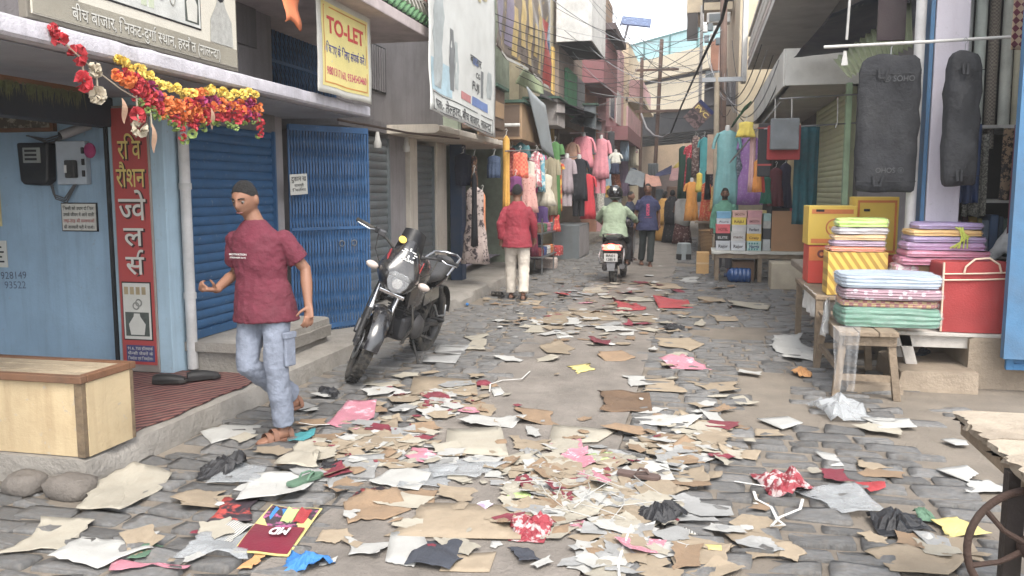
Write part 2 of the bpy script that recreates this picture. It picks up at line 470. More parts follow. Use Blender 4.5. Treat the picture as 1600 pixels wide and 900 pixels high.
MB().box(-4.62, -4.44, 2.0, 5.79, 2.10, 2.322).build('shutter_housing', mat('dark_slate_paint', S(52, 58, 66), .7, grime=.2), h1, bevel=.01)
MB().box(-6.2, -4.0, 1.5, 7.42, 2.44, 5.0).build('upper_wall', GREYP, h1)
MB().box(-6.2, -4.5, 7.42, 9.6, 4.6, 5.0).build('upper_wall', GREYP2, h1)
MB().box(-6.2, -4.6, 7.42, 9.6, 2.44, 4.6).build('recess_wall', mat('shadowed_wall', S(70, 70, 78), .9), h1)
MB().box(-3.985, -3.97, 6.2, 7.1, 2.9, 4.1).build('render_panel', GREYP2, h1, bevel=.004)
MB().box(-6.2, -3.95, 7.62, 9.65, .16, .2).build('threshold', KERB, h1)
MB().box(-6.2, -4.15, 9.45, 9.72, .16, 2.5).build('pier', GREYP, h1)
MB().box(-6.2, -5.4, 7.62, 9.45, .16, 2.5).build('passage_back', DARK, h1)
# white rain pipe
t = thing('rain_pipe', 'white plastic drain pipe beside the blue rolling shutter', 'pipe', (-3.97, 5.9, .16))
MB().tube([(-3.965, 5.90, .18), (-3.965, 5.90, 2.33)], .042, 14).build('pipe', paint('pvc_white', (190, 188, 186), .5), t, smooth=60)
for z in (.75, 1.62): MB().tube([(-3.965, 5.90, z), (-3.965, 5.90, z + .05)], .05, 14).build('collar', MATS['pvc_white'], t, smooth=50)
shutter('rolling_shutter', 'closed blue rolling shutter beside the red jeweller sign', -4.0, 5.97, 7.33, .405, 2.17, BLUESH, .078)
st = thing('shop_step', 'worn concrete doorstep in front of the blue rolling shutter', 'step', (-3.8, 6.6, .16))
o = kerb_block('slab', -4.04, -3.46, 5.88, 7.4, .40, parent=st, z0=.325); o2 = kerb_block('riser', -4.04, -3.50, 5.93, 7.4, .322, parent=st, z0=.1)

# --- wooden counter box
PLY = mat('weathered_plywood', S(192, 170, 130), .75, streak=.3, var=.16, scale=2.2, bump=.15, bscale=50, grime=.22, gscale=1.6, gcol=S(120, 92, 60))
DKWOOD = mat('dark_brown_wood', S(118, 80, 52), .6, var=.25, scale=6, bump=.2, grime=.25)
EDGEW = mat('ply_edge', S(120, 100, 74), .85, var=.35, scale=18, bump=.4)
bx = thing('counter_box', 'low plywood counter box with dark wooden rim on the pavement corner', 'counter', (-3.9, 3.95, .16))
MB().box(-5.0, -3.235, 3.78, 3.80, .165, .575).build('front_panel', PLY, bx)
MB().box(-3.225, -3.208, 3.80, 4.17, .165, .575).build('side_panel', PLY, bx)
MB().box(-3.26, -3.212, 3.765, 3.80, .165, .575).build('corner_post', EDGEW, bx, bevel=.004)
MB().box(-3.235, -3.205, 4.15, 4.18, .165, .575).build('corner_post', EDGEW, bx, bevel=.004)
MB().box(-5.0, -3.226, 3.801, 4.169, .17, .57).build('carcass', DKWOOD, bx)
for y0, y1 in ((3.75, 3.80), (4.15, 4.20)): MB().box(-5.02, -3.2, y0, y1, .577, .617).build('rim', DKWOOD, bx, bevel=.005)
for i, (y0, y1) in enumerate(((3.803, 3.915), (3.92, 4.03), (4.035, 4.147))):
    MB().box(-5.0, -3.252, y0, y1, .577, .603 + .003 * i).build('plank', mat('grey_plank', S(168, 150, 122), .85, var=.2, scale=8, bump=.3, grime=.3), bx, bevel=.003)
MB().box(-3.25, -3.2, 3.803, 4.147, .577, .618).build('rim', DKWOOD, bx, bevel=.005)
# stones at the corner
for i, (px, py, w, hh, lab) in enumerate(((90, 772, .26, .13, 'larger rough grey boulder lying against the pavement corner'), (18, 766, .20, .12, 'smaller rough grey boulder left of the larger one'))):
    p = atz(px, py + 14); bb = MB(); r = random.Random(i + 3); rings = []
    for k in range(9):
        th = pi * (k + .03 if k == 0 else k - .03 if k == 8 else k) / 8; ring = []
        for j in range(14):
            ph = 2 * pi * j / 14; d = Vector((sin(th) * cos(ph), sin(th) * sin(ph), -cos(th)))
            q = (abs(d.x) ** 4 + abs(d.y) ** 4 + abs(d.z) ** 4) ** (-.25) * (1 + .16 * noise.noise(d * 1.7 + Vector((i * 9, 0, 0))) + .06 * noise.noise(d * 5))
            ring.append(Vector((p.x + d.x * q * w / 2, p.y + .1 + d.y * q * .09, .05 + d.z * q * hh / 2)))
        rings.append(ring)
    bb.loft(rings); o = bb.build('boulder', mat('rubble_stone', S(112, 105, 98), .9, var=.25, scale=6, bump=.6, bscale=25, grime=.3), smooth=60); tag(o, lab, 'stone', 'stones at the pavement corner')

# --- mat and footwear
MATM = mat('woven_maroon_mat', S(134, 86, 78), .95, var=.2, scale=9, pattern=('stripe', S(74, 44, 46), 5, (0, 0, .55), 2.2), grime=.35, gscale=4, gcol=S(110, 95, 85), bump=.4)
m_ = MB(); m_.sheet(26, 40, lambda u, v: (-4.5 + 1.24 * u - (.03 * noise.noise((v * 6, 0, 0)) * u), 4.22 + 1.62 * v + .02 * noise.noise((u * 5, 1, 1)), .176 + .006 * noise.noise((u * 8, v * 9, 3)) - .0 * u), .008)
tag(m_.build('floor_mat', MATM, smooth=60), 'maroon woven plastic mat on the jeweller pavement', 'mat')
def slipper(name, label, p, rz, m, group=None, L=.26, strap='thong', m2=None):
    t = thing(name, label, 'footwear', p, rz, group)
    out = [(-.13, .03), (-.11, .042), (-.02, .036), (.06, .045), (.11, .04), (.135, .012), (.125, -.025), (.08, -.042), (0, -.034), (-.08, -.036), (-.125, -.025)]
    k = L / .27; out = [(x * k, y * k) for x, y in out]
    MB().prism(out, TR(0, 0, .001), .022).build('sole', m, t, world=False, bevel=.004)
    s = MB()
    if strap == 'thong':
        for sg in (1, -1): s.tube([(.07 * k, 0, .02), (.05 * k, sg * .012, .045), (.0, sg * .036 * k, .04), (-.02 * k, sg * .037 * k, .015)], .006, 6)
    elif strap == 'shoe':
        s.loft([[Vector((x * k, y * w, z)) for y, z in ((-.04, .02), (-.042, .045 * hh), (-.02, .075 * hh), (.02, .075 * hh), (.042, .045 * hh), (.04, .02))] for x, w, hh in ((-.12, .7, .8), (-.08, .95, .95), (0, .9, .9), (.06, 1.05, .75), (.115, .75, .55))])
    else:
        for x in (.055, -.01): s.loft([[Vector(((x + dx) * k, .046 * k * cos(a), .018 + .055 * sin(a))) for a in [pi * q / 8 for q in range(9)]] for dx in (-.022, .022)], cap=False, closed=False)
        s.loft([[Vector((-.10 * k + dx, .04 * k * cos(a), .02 + .05 * sin(a))) for a in [pi * q / 8 for q in range(9)]] for dx in (-.008, .008)], cap=False, closed=False)
    s.build('upper' if strap == 'shoe' else 'strap', m2 or m, t, world=False, smooth=60)
    return t
BLK = mat('black_leather', (.018, .017, .017), .5, grime=.25, gcol=(.12, .1, .08))
p = atz(265, 598, .19); slipper('leather_shoe', 'nearer left shoe of the black pair on the maroon mat', (p.x, p.y, .188), .35, BLK, 'black shoes on the mat', strap='shoe')
p = atz(318, 592, .19); slipper('leather_shoe', 'farther right shoe of the black pair on the maroon mat', (p.x, p.y, .188), .75, BLK, 'black shoes on the mat', strap='shoe')

# --- blue wall fittings
t = thing('electricity_meter', 'black electricity meter on the blue wall left of the grey switch board', 'meter', (-5.18, 5.79, 1.68))
MB().prism([(-.13, .0), (-.10, -.03), (.08, -.04), (.13, .0), (.145, .3), (-.145, .3)], frame((-5.18, 5.795, 1.69), (1, 0, 0), (0, 0, 1)), .10).build('case', mat('meter_black', (.02, .02, .022), .45, grime=.3, gcol=(.15, .14, .12)), t, bevel=.015)
MB().box(-5.26, -5.10, 5.685, 5.694, 1.83, 1.95).build('dial_window', paint('meter_face', (150, 155, 150), .4), t, bevel=.003)
for i in range(3): MB().box(-5.24, -5.13, 5.682, 5.684, 1.85 + i * .033, 1.868 + i * .033).build('dial_print', INK, t)
t = thing('switch_board', 'grey switch board with black breaker on the blue wall', 'switchboard', (-4.86, 5.79, 1.66))
MB().box(-5.00, -4.73, 5.74, 5.798, 1.66, 2.0).build('plate', paint('board_grey', (172, 182, 192), .6), t, bevel=.006)
MB().box(-4.89, -4.80, 5.69, 5.738, 1.71, 1.85).build('breaker', MATS['meter_black'], t, bevel=.01)
MB().box(-4.885, -4.865, 5.684, 5.689, 1.75, 1.81).build('breaker_label', WHITE_INK, t)
for i in range(3): MB().box(-4.755, -4.735, 5.72, 5.738, 1.72 + i * .09, 1.77 + i * .09).build('switch', MATS['meter_black'], t, bevel=.004)
for k, (pts, lab) in enumerate((([(-5.1, 5.78, 1.66), (-5.06, 5.76, 1.58), (-4.96, 5.76, 1.55), (-4.88, 5.78, 1.66)], 'thin wire loop hanging under the black meter'),
        ([(-5.05, 5.78, 1.99), (-4.95, 5.76, 2.06), (-4.8, 5.75, 2.1), (-4.72, 5.76, 2.25)], 'bundle of grey wires rising from the switch board'),
        ([(-5.3, 5.78, 2.05), (-5.1, 5.76, 2.02), (-4.85, 5.76, 2.08), (-4.66, 5.76, 2.2)], 'sagging grey wire above the black meter'))):
    bb = MB()
    for d in range(3):
        bb.tube([Vector(q) + Vector((d * .012, -.004 * d, -.02 * d * sin(pi * i / 3))) for i, q in enumerate(pts)], .006, 6)
    tag(bb.build('wire', mat('grey_cable', (.12, .12, .125), .7), smooth=60), lab, 'wire')
t = thing('security_camera', 'grey bullet security camera under the jeweller canopy', 'camera', (-4.72, 5.7, 2.12))
MB().tube([(-4.78, 5.55, 2.03), (-4.66, 5.72, 2.12)], .036, 12).build('body', paint('camera_grey', (150, 150, 152), .4), t, smooth=50)
MB().tube([(-4.785, 5.543, 2.027), (-4.78, 5.55, 2.03)], .028, 12).build('lens', DARK, t)
MB().tube([(-4.68, 5.69, 2.11), (-4.66, 5.79, 2.16)], .012, 8).build('bracket', MATS['camera_grey'], t)
t = thing('picture_frame', 'dark wooden picture frame on the blue wall under the canopy', 'frame', (-5.3, 5.77, 2.05))
MB().box(-5.9, -5.02, 5.75, 5.795, 2.08, 2.11).build('bottom_bar', DKWOOD, t); MB().box(-5.05, -5.02, 5.75, 5.795, 2.11, 2.32).build('side_bar', DKWOOD, t)
MB().box(-5.9, -5.05, 5.78, 5.795, 2.11, 2.32).build('picture', mat('framed_print', S(96, 84, 66), .4, pattern=('blotch', S(170, 160, 140), 14, .55)), t)
RED = mat('printed_red', S(178, 62, 58), .55, var=.07, grime=.14, gcol=S(120, 80, 76))
OFFW = mat('faded_white', S(206, 204, 194), .7, var=.05, grime=.12)
YEL = mat('faded_yellow_print', S(222, 196, 96), .6, var=.05, grime=.08)
t = thing('notice_plate', 'white notice plate with four Hindi lines on the blue wall', 'notice', (-4.86, 5.79, 1.28))
MB().box(-5.02, -4.69, 5.785, 5.798, 1.285, 1.515).build('plate', INK, t); MB().box(-5.012, -4.698, 5.78, 5.786, 1.293, 1.507).build('face', OFFW, t)
for i, (tx, mm) in enumerate((('किसी को उधार दो फिर', INK), ('उमके जीवन में आने वाली', INK), ('तरह-तरह की समस्याओं', RED), ('की जानकारी फ्री में पाओ।', INK))):
    tx = tx.replace('कि', '\u093fक').replace('फि', '\u093fफ').replace('स्य', 'स^य').replace('फ्री', 'फ्री')
    lettering(tx, mm, t, (-4.855, 5.777, 1.47 - i * .05), (1, 0, 0), (0, 0, 1), w=.285, h=.026, bold=.008)
t = thing('calendar_poster', 'yellowed calendar sheet at the left edge of the blue wall', 'poster', (-5.63, 5.79, 1.3))
MB().box(-5.9, -5.605, 5.788, 5.797, 1.32, 2.0).build('sheet', paint('calendar_yellow', (205, 190, 130), .8), t)
t = thing('notice_sheet', 'white notice sheet below the yellowed calendar', 'notice', (-5.62, 5.79, 1.0))
MB().box(-5.9, -5.575, 5.788, 5.797, .98, 1.2).build('sheet', OFFW, t)
for i in range(4): MB().box(-5.88, -5.60 - .02 * (i % 2), 5.785, 5.787, 1.02 + i * .04, 1.034 + i * .04).build('printed_line', INK, t)
for tx, z, w in (('9928149', .91, .2), ('93502', .84, .15)):
    pass
lettering('928149', mat('pencil', S(90, 105, 125), .8), h1, (-5.53, 5.797, .915), (1, 0, .04), (0, 0, 1), h=.06, name='wall_writing')
lettering('93522', MATS['pencil'], h1, (-5.52, 5.797, .835), (1, 0, .03), (0, 0, 1), h=.06, name='wall_writing')

# --- red vertical sign
t = thing('jeweller_sign', 'tall red sign board with yellow and white Hindi letters', 'sign', (-4.3, 5.70, .2))
MB().box(-4.46, -4.13, 5.70, 5.718, .18, 2.26).build('frame', mat('tin_grey', S(150, 140, 132), .5, grime=.3), t, bevel=.004)
MB().box(-4.445, -4.145, 5.692, 5.702, .24, 2.24).build('panel', RED, t)
for tx, z, hh, mm, w in (('\u0930\u0935', 0, 0, None, 0), ('र\u093fव', 1.93, .15, YEL, .2), ('रौशन', 1.715, .15, YEL, .25), ('ज^वे', 1.475, .18, OFFW, .235), ('ल', 1.26, .15, OFFW, .17), ('स~', 1.035, .15, OFFW, .16)):
    if mm:
        lettering(tx, mat('letter_shadow', (.06, .02, .02), .7, bump=0), t, (-4.285, 5.6895, z - .008), (1, 0, 0), (0, 0, 1), w=w, h=hh, bold=.03, name='letter_outline')
        lettering(tx, mm, t, (-4.295, 5.687, z), (1, 0, 0), (0, 0, 1), w=w, h=hh, bold=.008)
MB().box(-4.425, -4.165, 5.688, 5.692, .435, .90).build('picture_border', INK, t, bevel=.002); MB().box(-4.415, -4.175, 5.684, 5.6885, .445, .89).build('picture_panel', OFFW, t)
MB().box(-4.40, -4.19, 5.6815, 5.6845, .47, .66).build('necklace_photo', mat('photo_dark', S(80, 86, 80), .5, var=.3, scale=30), t)
b = MB(); b.prism([(-.06, -.085), (.06, -.085), (.075, .0), (.03, .06), (.025, .085), (-.025, .085), (-.03, .06), (-.075, 0)], frame((-4.295, 5.681, .565), (1, 0, 0), (0, 0, 1)), .001); b.build('necklace_bust', OFFW, t)
for (x, z) in ((-4.30, .71), (-4.275, .735)): MB().torus(.026, .006, frame((x, 5.683, z), (1, 0, 0), (0, 0, 1)), 16, 5).build('ring_print', paint('print_grey', (140, 140, 132)), t)
for i in range(4): MB().box(-4.40 + i * .052, -4.365 + i * .052, 5.6825, 5.684, .80, .86).build('earring_print', paint('print_gold', (170, 150, 110)), t)
MB().box(-4.41, -4.16, 5.688, 5.692, .265, .395).build('blue_panel', paint('print_blue', (62, 66, 120), .6), t)
for i, tx in enumerate(('91.6, 750 हॉलमाक~', 'फैन^सी जेवरों के', '\u093fनमा~ता एवं \u093fवक्रेता।')):
    lettering(tx, OFFW, t, (-4.285, 5.686, .37 - i * .04), (1, 0, 0), (0, 0, 1), w=.225, h=.023, bold=.01)

# --- jeweller board on the canopy
t = thing('jeweller_board', 'large beige jeweller board with jewellery pictures on the canopy', 'sign', (-3.25, 4.6, 2.44))
X = -3.25
MB().box(X - .05, X, 3.60, 5.54, 2.455, 3.35).build('frame', paint('board_frame', (118, 112, 100), .6), t, bevel=.006)
MB().box(X, X + .006, 3.625, 5.515, 2.48, 3.33).build('panel', paint('board_beige', (212, 206, 190), .55, var=.04, grime=.08), t)
MB().box(X + .006, X + .009, 3.63, 5.51, 2.485, 2.605).build('address_band', paint('band_taupe', (156, 150, 134), .55, var=.04), t)
tx = 'बीच बाजार, \u093fनकट-दुगा~ स^थान, हरनौत (नालन^दा)'
lettering(tx, paint('letter_grey', (105, 100, 92), bump=0), t, (X + .0105, 4.60, 2.537), (0, 1, 0), (0, 0, 1), w=1.40, h=.066, bold=.025, name='letter_outline')
lettering(tx, OFFW, t, (X + .0125, 4.595, 2.54), (0, 1, 0), (0, 0, 1), w=1.40, h=.066, bold=.006)
MB().box(X + .006, X + .009, 3.70, 3.95, 2.607, 3.0).build('hands_photo', mat('bridal_photo', S(150, 150, 138), .5, var=.2, scale=12, pattern=('blotch', S(90, 150, 168), 9, .52)), t)
MB().box(X + .006, X + .010, 4.06, 5.08, 2.66, 3.2).build('oval_border', INK, t, bevel=.03); MB().box(X + .008, X + .012, 4.07, 5.07, 2.67, 3.19).build('oval_panel', paint('panel_white', (205, 206, 200), .5), t, bevel=.03)
for y in (4.13, 4.15): MB().box(X + .012, X + .0135, y, y + .16, 2.80 + (y - 4.13) * 2, 2.815 + (y - 4.13) * 2).build('blue_stroke', paint('stroke_blue', (120, 180, 205)), t)
b = MB(); b.prism([(-.05, 0), (.05, 0), (.03, -.1), (0, -.14), (-.03, -.1)], frame((X + .012, 4.38, 2.88), (0, 1, 0), (0, 0, 1)), .001); b.build('pendant_print', paint('pale_green_print', (190, 198, 170)), t)
for y in (4.49, 4.56): MB().box(X + .012, X + .0135, y - .025, y + .025, 2.70, 2.80).build('earring_print', MATS['pale_green_print'], t)
for (y, z, r_) in ((4.67, 2.84, .035), (4.655, 2.80, .028)): MB().torus(r_, .007, frame((X + .013, y, z), (0, 1, 0), (0, 0, 1)), 18, 5).build('ring_print', MATS['print_grey'], t)
MB().torus(.045, .005, frame((X + .013, 4.77, 2.83), (0, 1, 0), (0, 0, 1)) @ Matrix.Diagonal((.7, 1.6, 1, 1)), 18, 5).build('chain_print', MATS['print_grey'], t)
MB().box(X + .012, X + .0135, 4.90, 5.05, 2.69, 2.90).build('necklace_photo', MATS['photo_dark'], t)
b = MB(); b.prism([(-.05, -.09), (.05, -.09), (.06, .02), (.02, .08), (-.02, .08), (-.06, .02)], frame((X + .0138, 4.975, 2.79), (0, 1, 0), (0, 0, 1)), .001); b.build('necklace_bust', OFFW, t)
b = MB(); b.prism([(-.14, -.19), (.14, -.19), (.13, -.02), (.06, .06), (.04, .1), (-.04, .1), (-.06, .06), (-.13, -.04)], frame((X + .0105, 5.32, 2.80), (0, 1, 0), (0, 0, 1)), .001); b.build('sari_print', mat('sari_print', S(176, 176, 170), .5, var=.2, scale=30), t)
b = MB(); b.prism([(.07 * cos(a * pi / 8) - .0, .11 * sin(a * pi / 8)) for a in range(16)], frame((X + .0118, 5.315, 3.0), (0, 1, 0), (0, 0, 1)), .001); b.build('hair_print', INK, t)
b = MB(); b.prism([(.042 * cos(a * pi / 8), .06 * sin(a * pi / 8)) for a in range(16)], frame((X + .0132, 5.31, 2.985), (0, 1, 0), (0, 0, 1)), .001); b.build('face_print', paint('face_tone', (200, 185, 172)), t)

# --- marigold garland
FLOW = [mat('petal_' + n, S(*c), .8, var=.15, scale=30, bump=.1, grime=.05, rand=.15) for n, c in (('yellow', (236, 205, 74)), ('orange', (240, 130, 50)), ('red', (205, 50, 62)), ('magenta', (170, 50, 110)), ('green', (140, 165, 80)))]
def flower(mb_, c, r, seed):
    q = random.Random(seed)
    for k in range(16):
        a = q.uniform(0, 2 * pi); e = q.uniform(-1.2, 1.3); d = Vector((cos(a) * cos(e), sin(a) * cos(e), sin(e)))
        s_ = d.cross(Vector((q.uniform(-1, 1), q.uniform(-1, 1), q.uniform(-1, 1)))).normalized() * r * .48; n_ = d.cross(s_).normalized() * r * .22
        tip = c + d * r; mb_.add([c + d * r * .25, c + d * r * .75 + s_ + n_, tip + n_ * .5, c + d * r * .75 - s_ - n_], [(0, 1, 2), (0, 2, 3)])
gar = thing('marigold_garland', 'artificial marigold garland in yellow orange and red under the canopy', 'garland', (-3.17, 5.0, 2.3))
gb = [MB() for _ in FLOW]
def gline(pts, kinds, r, n, seed):
    q = random.Random(seed)
    for i in range(n):
        t_ = i / (n - 1) * (len(pts) - 1); k = min(int(t_), len(pts) - 2); p = Vector(pts[k]).lerp(Vector(pts[k + 1]), t_ - k)
        kk = kinds[min(int(i / n * len(kinds)), len(kinds) - 1)]
        if isinstance(kk, tuple): kk = q.choice(kk)
        flower(gb[kk], p + Vector((q.uniform(-.02, .02), q.uniform(-.018, .018), q.uniform(-.016, .016))), r * .78 * q.uniform(.75, 1.15), seed * 100 + i)
GX = -3.165
topl = [(GX, 4.15, 2.33), (GX, 4.3, 2.30), (GX, 4.55, 2.23), (GX, 4.82, 2.215), (GX, 5.0, 2.27), (GX, 5.3, 2.255), (GX, 5.6, 2.32)]
gline(topl, [0, 0, 0, 0, 1, 0, 0, 0], .04, 60, 1)
gline([(GX, y, z - .07) for _, y, z in topl], [(1, 2), (3, 2), (1, 3), (1, 2), 3, (1, 3), (1, 3)], .045, 54, 2)
gline([(GX, y, z - .115) for _, y, z in topl], [(1, 2), (1, 2), 1, 1, (2, 1), (1, 2), (2, 1)], .045, 50, 3)
gline([(GX, y, z - .16) for _, y, z in topl[1:]], [2, (1, 2), (1, 2), 2, 2, (2, 3)], .04, 40, 4)
gline([(GX, y, z - .195) for _, y, z in topl[1:]], [4, 4, 2, 4, 4, 4], .03, 26, 5)
for y, z0, z1, s_ in ((4.62, 2.1, 1.99, 6), (4.72, 2.12, 1.92, 7), (4.80, 2.1, 1.97, 8), (4.97, 2.12, 2.02, 18), (5.66, 2.24, 2.0, 9), (4.42, 2.14, 2.07, 10)):
    gline([(GX, y, z0), (GX, y, z1)], [1, (1, 2), 2, 2, 4], .04, max(5, int((z0 - z1) / .028)), s_)
for i, n in enumerate(('yellow', 'orange', 'red', 'magenta', 'green')): tag(gb[i].build(n + '_blossoms', FLOW[i], gar), kind='stuff')
tw = thing('flower_string', 'string of dried red paper flowers left of the marigold garland', 'garland', (GX, 3.9, 2.3))
MB().tube([(GX, 3.66, 2.41), (GX, 3.78, 2.33), (GX, 3.9, 2.27), (GX, 4.15, 2.17), (GX, 4.3, 2.13)], .004, 5).build('string', paint('jute', (190, 175, 150)), tw)
for y, z0, z1 in ((3.86, 2.28, 2.19), (3.96, 2.25, 2.12), (4.28, 2.15, 2.02), (4.4, 2.1, 1.98)): MB().tube([(GX, y, z0), (GX, y + .005, z1)], .006, 5).build('strand', MATS['jute'], tw)
for i, (y, z, k, r) in enumerate(((3.67, 2.40, 2, .03), (3.71, 2.36, 2, .045), (3.83, 2.30, 2, .055), (3.86, 2.17, 2, .055), (3.96, 2.11, 5, .05), (4.28, 2.03, 2, .05), (4.29, 1.96, 5, .055), (3.95, 2.24, 5, .04))):
    bb = MB(); [flower(bb, Vector((GX, y, z + d)), r, 500 + i * 5 + k2) for k2, d in enumerate((0, .012))]
    bb.build('paper_flower', FLOW[2] if k == 2 else mat('dried_petals', S(196, 184, 160), .8), tw)
for y, z, ln in ((4.13, 2.12, .14), (4.38, 2.0, .17), (5.0, 2.15, .14)):
    bb = MB(); bb.sheet(4, 8, lambda u, v: (GX + .02 + .01 * sin(v * 5), y + (u - .5) * .05 * sin(pi * (v * .94 + .03)) + .02 * v, z - v * ln)); bb.build('dry_leaf', mat('dry_mango_leaf', S(190, 150, 120), .8), gar)
bb = MB(); bb.box(-3.9, -3.86, 3.98, 4.72, 2.23, 2.26)
t = thing('leaf_toran', 'faded green tinsel toran under the canopy near the meter', 'garland', (-3.88, 4.3, 2.1)); bb.build('rod', DKWOOD, t)
bb = MB()
for k in range(150):
    y = 3.99 + .72 * rnd.random(); x = -3.87 + rnd.uniform(-.02, .02); l = rnd.uniform(.06, .13); bb.add([(x, y - .008, 2.235), (x, y + .008, 2.235), (x + rnd.uniform(-.02, .02), y + rnd.uniform(-.02, .02), 2.235 - l)], [(0, 1, 2)])
bb.build('fringe', mat('faded_tinsel', S(92, 98, 62), .5, var=.4, scale=40), t)
t = tag(MB().ball((-4.62, 5.66, 1.92), (.05, .03, .06)).build('hanging_pompom', FLOW[3], smooth=180), 'small magenta pompom hanging by the blue wall camera', 'ornament')

# --- collapsible gate
def collapsible(name, label, a, c, z0, z1, n):
    t = thing(name, label, 'gate', (*a, z0)); a = Vector((*a, z0)); c = Vector((*c, z0)); d = c - a; u = d.normalized(); L = d.length; nrm = Vector((u.y, -u.x, 0))
    bar = None
    for i in range(n + 1):
        p = a + d * (i / n)
        if bar is None:
            bar = MB().box(-.011, .011, -.006, .006, 0, z1 - z0).build('picket', GRILLE, t, world=False); o = bar
        else: o = link('picket', bar.data, None, t)
        o.location = p - a; o.rotation_euler = (0, 0, atan2(u.y, u.x))
    for z, hh in ((z0 + .02, .05), (z0 + (z1 - z0) * .5, .03), (z1 - .05, .06)):
        MB().box(0, L, -.018, .018, z - z0, z - z0 + hh, RZ(atan2(u.y, u.x))).build('rail', GRILLE, t, world=False)
    for s_ in range(5):
        zc = .12 + s_ * (z1 - z0 - .5) / 4; bb = MB()
        for i in range(n - 1):
            for s2 in (1, -1):
                x0 = L * i / n; x1 = L * (i + 1.6) / n
                bb.tube([Vector((x0, .012 * s2, zc + (0 if s2 > 0 else .30))), Vector((min(x1, L), .012 * s2, zc + (.30 if s2 > 0 else 0)))], .0045, 4, ref=(0, 1, 0))
        bb.v = [RZ(atan2(u.y, u.x)) @ p for p in bb.v]; bb.build('lattice', GRILLE, t, world=False)
    for k in (.62, .78):
        MB().torus(.03, .006, RZ(atan2(u.y, u.x)) @ TR(L * k, -.02, .9) @ RX(pi / 2), 16, 6).build('lock_hasp', STEEL, t, world=False)
    return t
collapsible('collapsible_gate', 'closed blue collapsible lattice gate beside the grey pier', (-3.98, 7.66), (-3.46, 8.42), .165, 2.26, 27)
collapsible('balcony_grille', 'dark blue upper grille behind the TO-LET banner', (-4.3, 7.45), (-4.3, 9.5), 2.5, 3.35, 22)
MB_ = MB().box(-4.4, -4.3, 7.45, 9.5, 2.52, 3.3); tag(MB_.build('grille_screen', mat('dark_mesh', S(28, 42, 62), .7)), 'dark blue mesh screen behind the upper grille', 'screen')
t = thing('shop_notice', 'small white Hindi notice card wired to the blue gate', 'notice', (-3.9, 7.5, 1.55))
c0 = atx(467, 288, -3.82); F_ = frame(c0, (.35, .93, .06), (0, -.12, 1))
MB(F_).box(-.11, .11, -.1, .1, -.004, 0).build('card', OFFW, t)
for tx, y, w, hh in (('दुकान ख', .055, .19, .045), ('सामग्री', -.01, .12, .028), ('\u093fमलेगा', -.055, .17, .026)): lettering(tx, INK, t, F_ @ Vector((0, y, .002)), F_.to_3x3() @ Vector((1, 0, 0)), F_.to_3x3() @ Vector((0, 1, 0)), w=w, h=hh, bold=.012)

# --- hanging banners
def banner(name, label, X, y0, y1, z0, z1, m, amp=.03, seed=1, skew=0.0, tilt=0.0, nu=26, nv=22, group=None, cat='banner'):
    t = thing(name, label, cat, (X, (y0 + y1) / 2, z0), group=group)
    def P(u, v, off=0.0):
        y = y0 + (y1 - y0) * u + .01 * noise.noise((v * 4, seed, u))
        z = z0 + (z1 - z0) * v + skew * u * (1 - v) + .02 * noise.noise((u * 3, seed, 1)) * (1 - v)
        x = X + tilt * (1 - v) + amp * (noise.noise((u * 2.2, v * 1.6, seed)) + .5 * noise.noise((u * 6 + v * 4, v * 2, seed + 5))) * (1.1 - v * .6) + off
        return Vector((x, y, z))
    b = MB(); b.sheet(nu, nv, lambda u, v: P(u, v), .0025); b.build('sheet', m, t, smooth=180)
    return t, P
def print_on(t, P, u0, u1, v0, v1, m, name='print', off=.0035, n=8):
    b = MB(); b.sheet(n, n, lambda u, v: P(u0 + (u1 - u0) * u, v0 + (v1 - v0) * v, off)); return b.build(name, m, t, smooth=180)
def text_on(t, P, s, uc, vc, w, h, m, bold=.02, off=.006, name='lettering', lo=0.0):
    vs_, fs_, adv = text_geo(s, bold)
    me = bpy.data.meshes.new(name); I = rootmat(t).inverted()
    me.from_pydata([tuple(I @ P(uc + (v.x / adv - .5) * w, vc + (v.y - .35) / .7 * h, off)) for v in vs_], [], fs_); me.update()
    return link(name, me, m, t)
t, P = banner('to_let_banner', 'white and yellow TO-LET banner with red and blue writing', -3.12, 6.55, 7.72, 2.44, 3.32, OFFW, .02, 3, skew=-.0)
print_on(t, P, .07, .93, .07, .86, mat('banner_yellow', S(232, 216, 128), .5, var=.08, grime=.08))
for u0, u1, v0, v1 in ((.10, .90, .10, .113), (.10, .90, .815, .828), (.10, .112, .10, .828), (.888, .90, .10, .828)): print_on(t, P, u0, u1, v0, v1, paint('banner_orange', (214, 140, 50)), 'border_line', .005, 4)
BRED = paint('banner_red', (214, 62, 60), .5, var=.05, grime=.05); BBLUE = paint('banner_blue', (60, 66, 150), .5, var=.05, grime=.05); BPINK = paint('banner_pink', (206, 60, 110), .5, grime=.05)
text_on(t, P, 'TO-LET', .5, .66, .68, .15, BRED, .028)
text_on(t, P, '\u093fकराए के \u093fलए संपक~ करें।', .5, .43, .74, .085, BBLUE, .012)
text_on(t, P, '9801317160, 9334543460', .5, .22, .74, .075, BPINK, .015)
t = tag(MB().sheet(4, 8, lambda u, v: (-2.98 + .015 * sin(v * 7), 5.74 + .24 * u, 2.80 + .06 * (1 - abs(u - .4)) * (v < .01) + .3 * v + .02 * sin(u * 5)), .003).build('pennant', paint('saffron_cloth', (226, 122, 66), .85), smooth=180), 'small saffron cloth pennant above the canopy', 'flag')
BWHITE = mat('weathered_flex_white', S(214, 216, 212), .5, var=.06, grime=.16, gscale=3, gcol=S(140, 140, 132))
t, P = banner('shop_banner', 'weathered white shop banner with Hindi address line at its foot', -2.80, 8.55, 11.42, 2.47, 4.25, BWHITE, .05, 8, skew=-.12, nu=34)
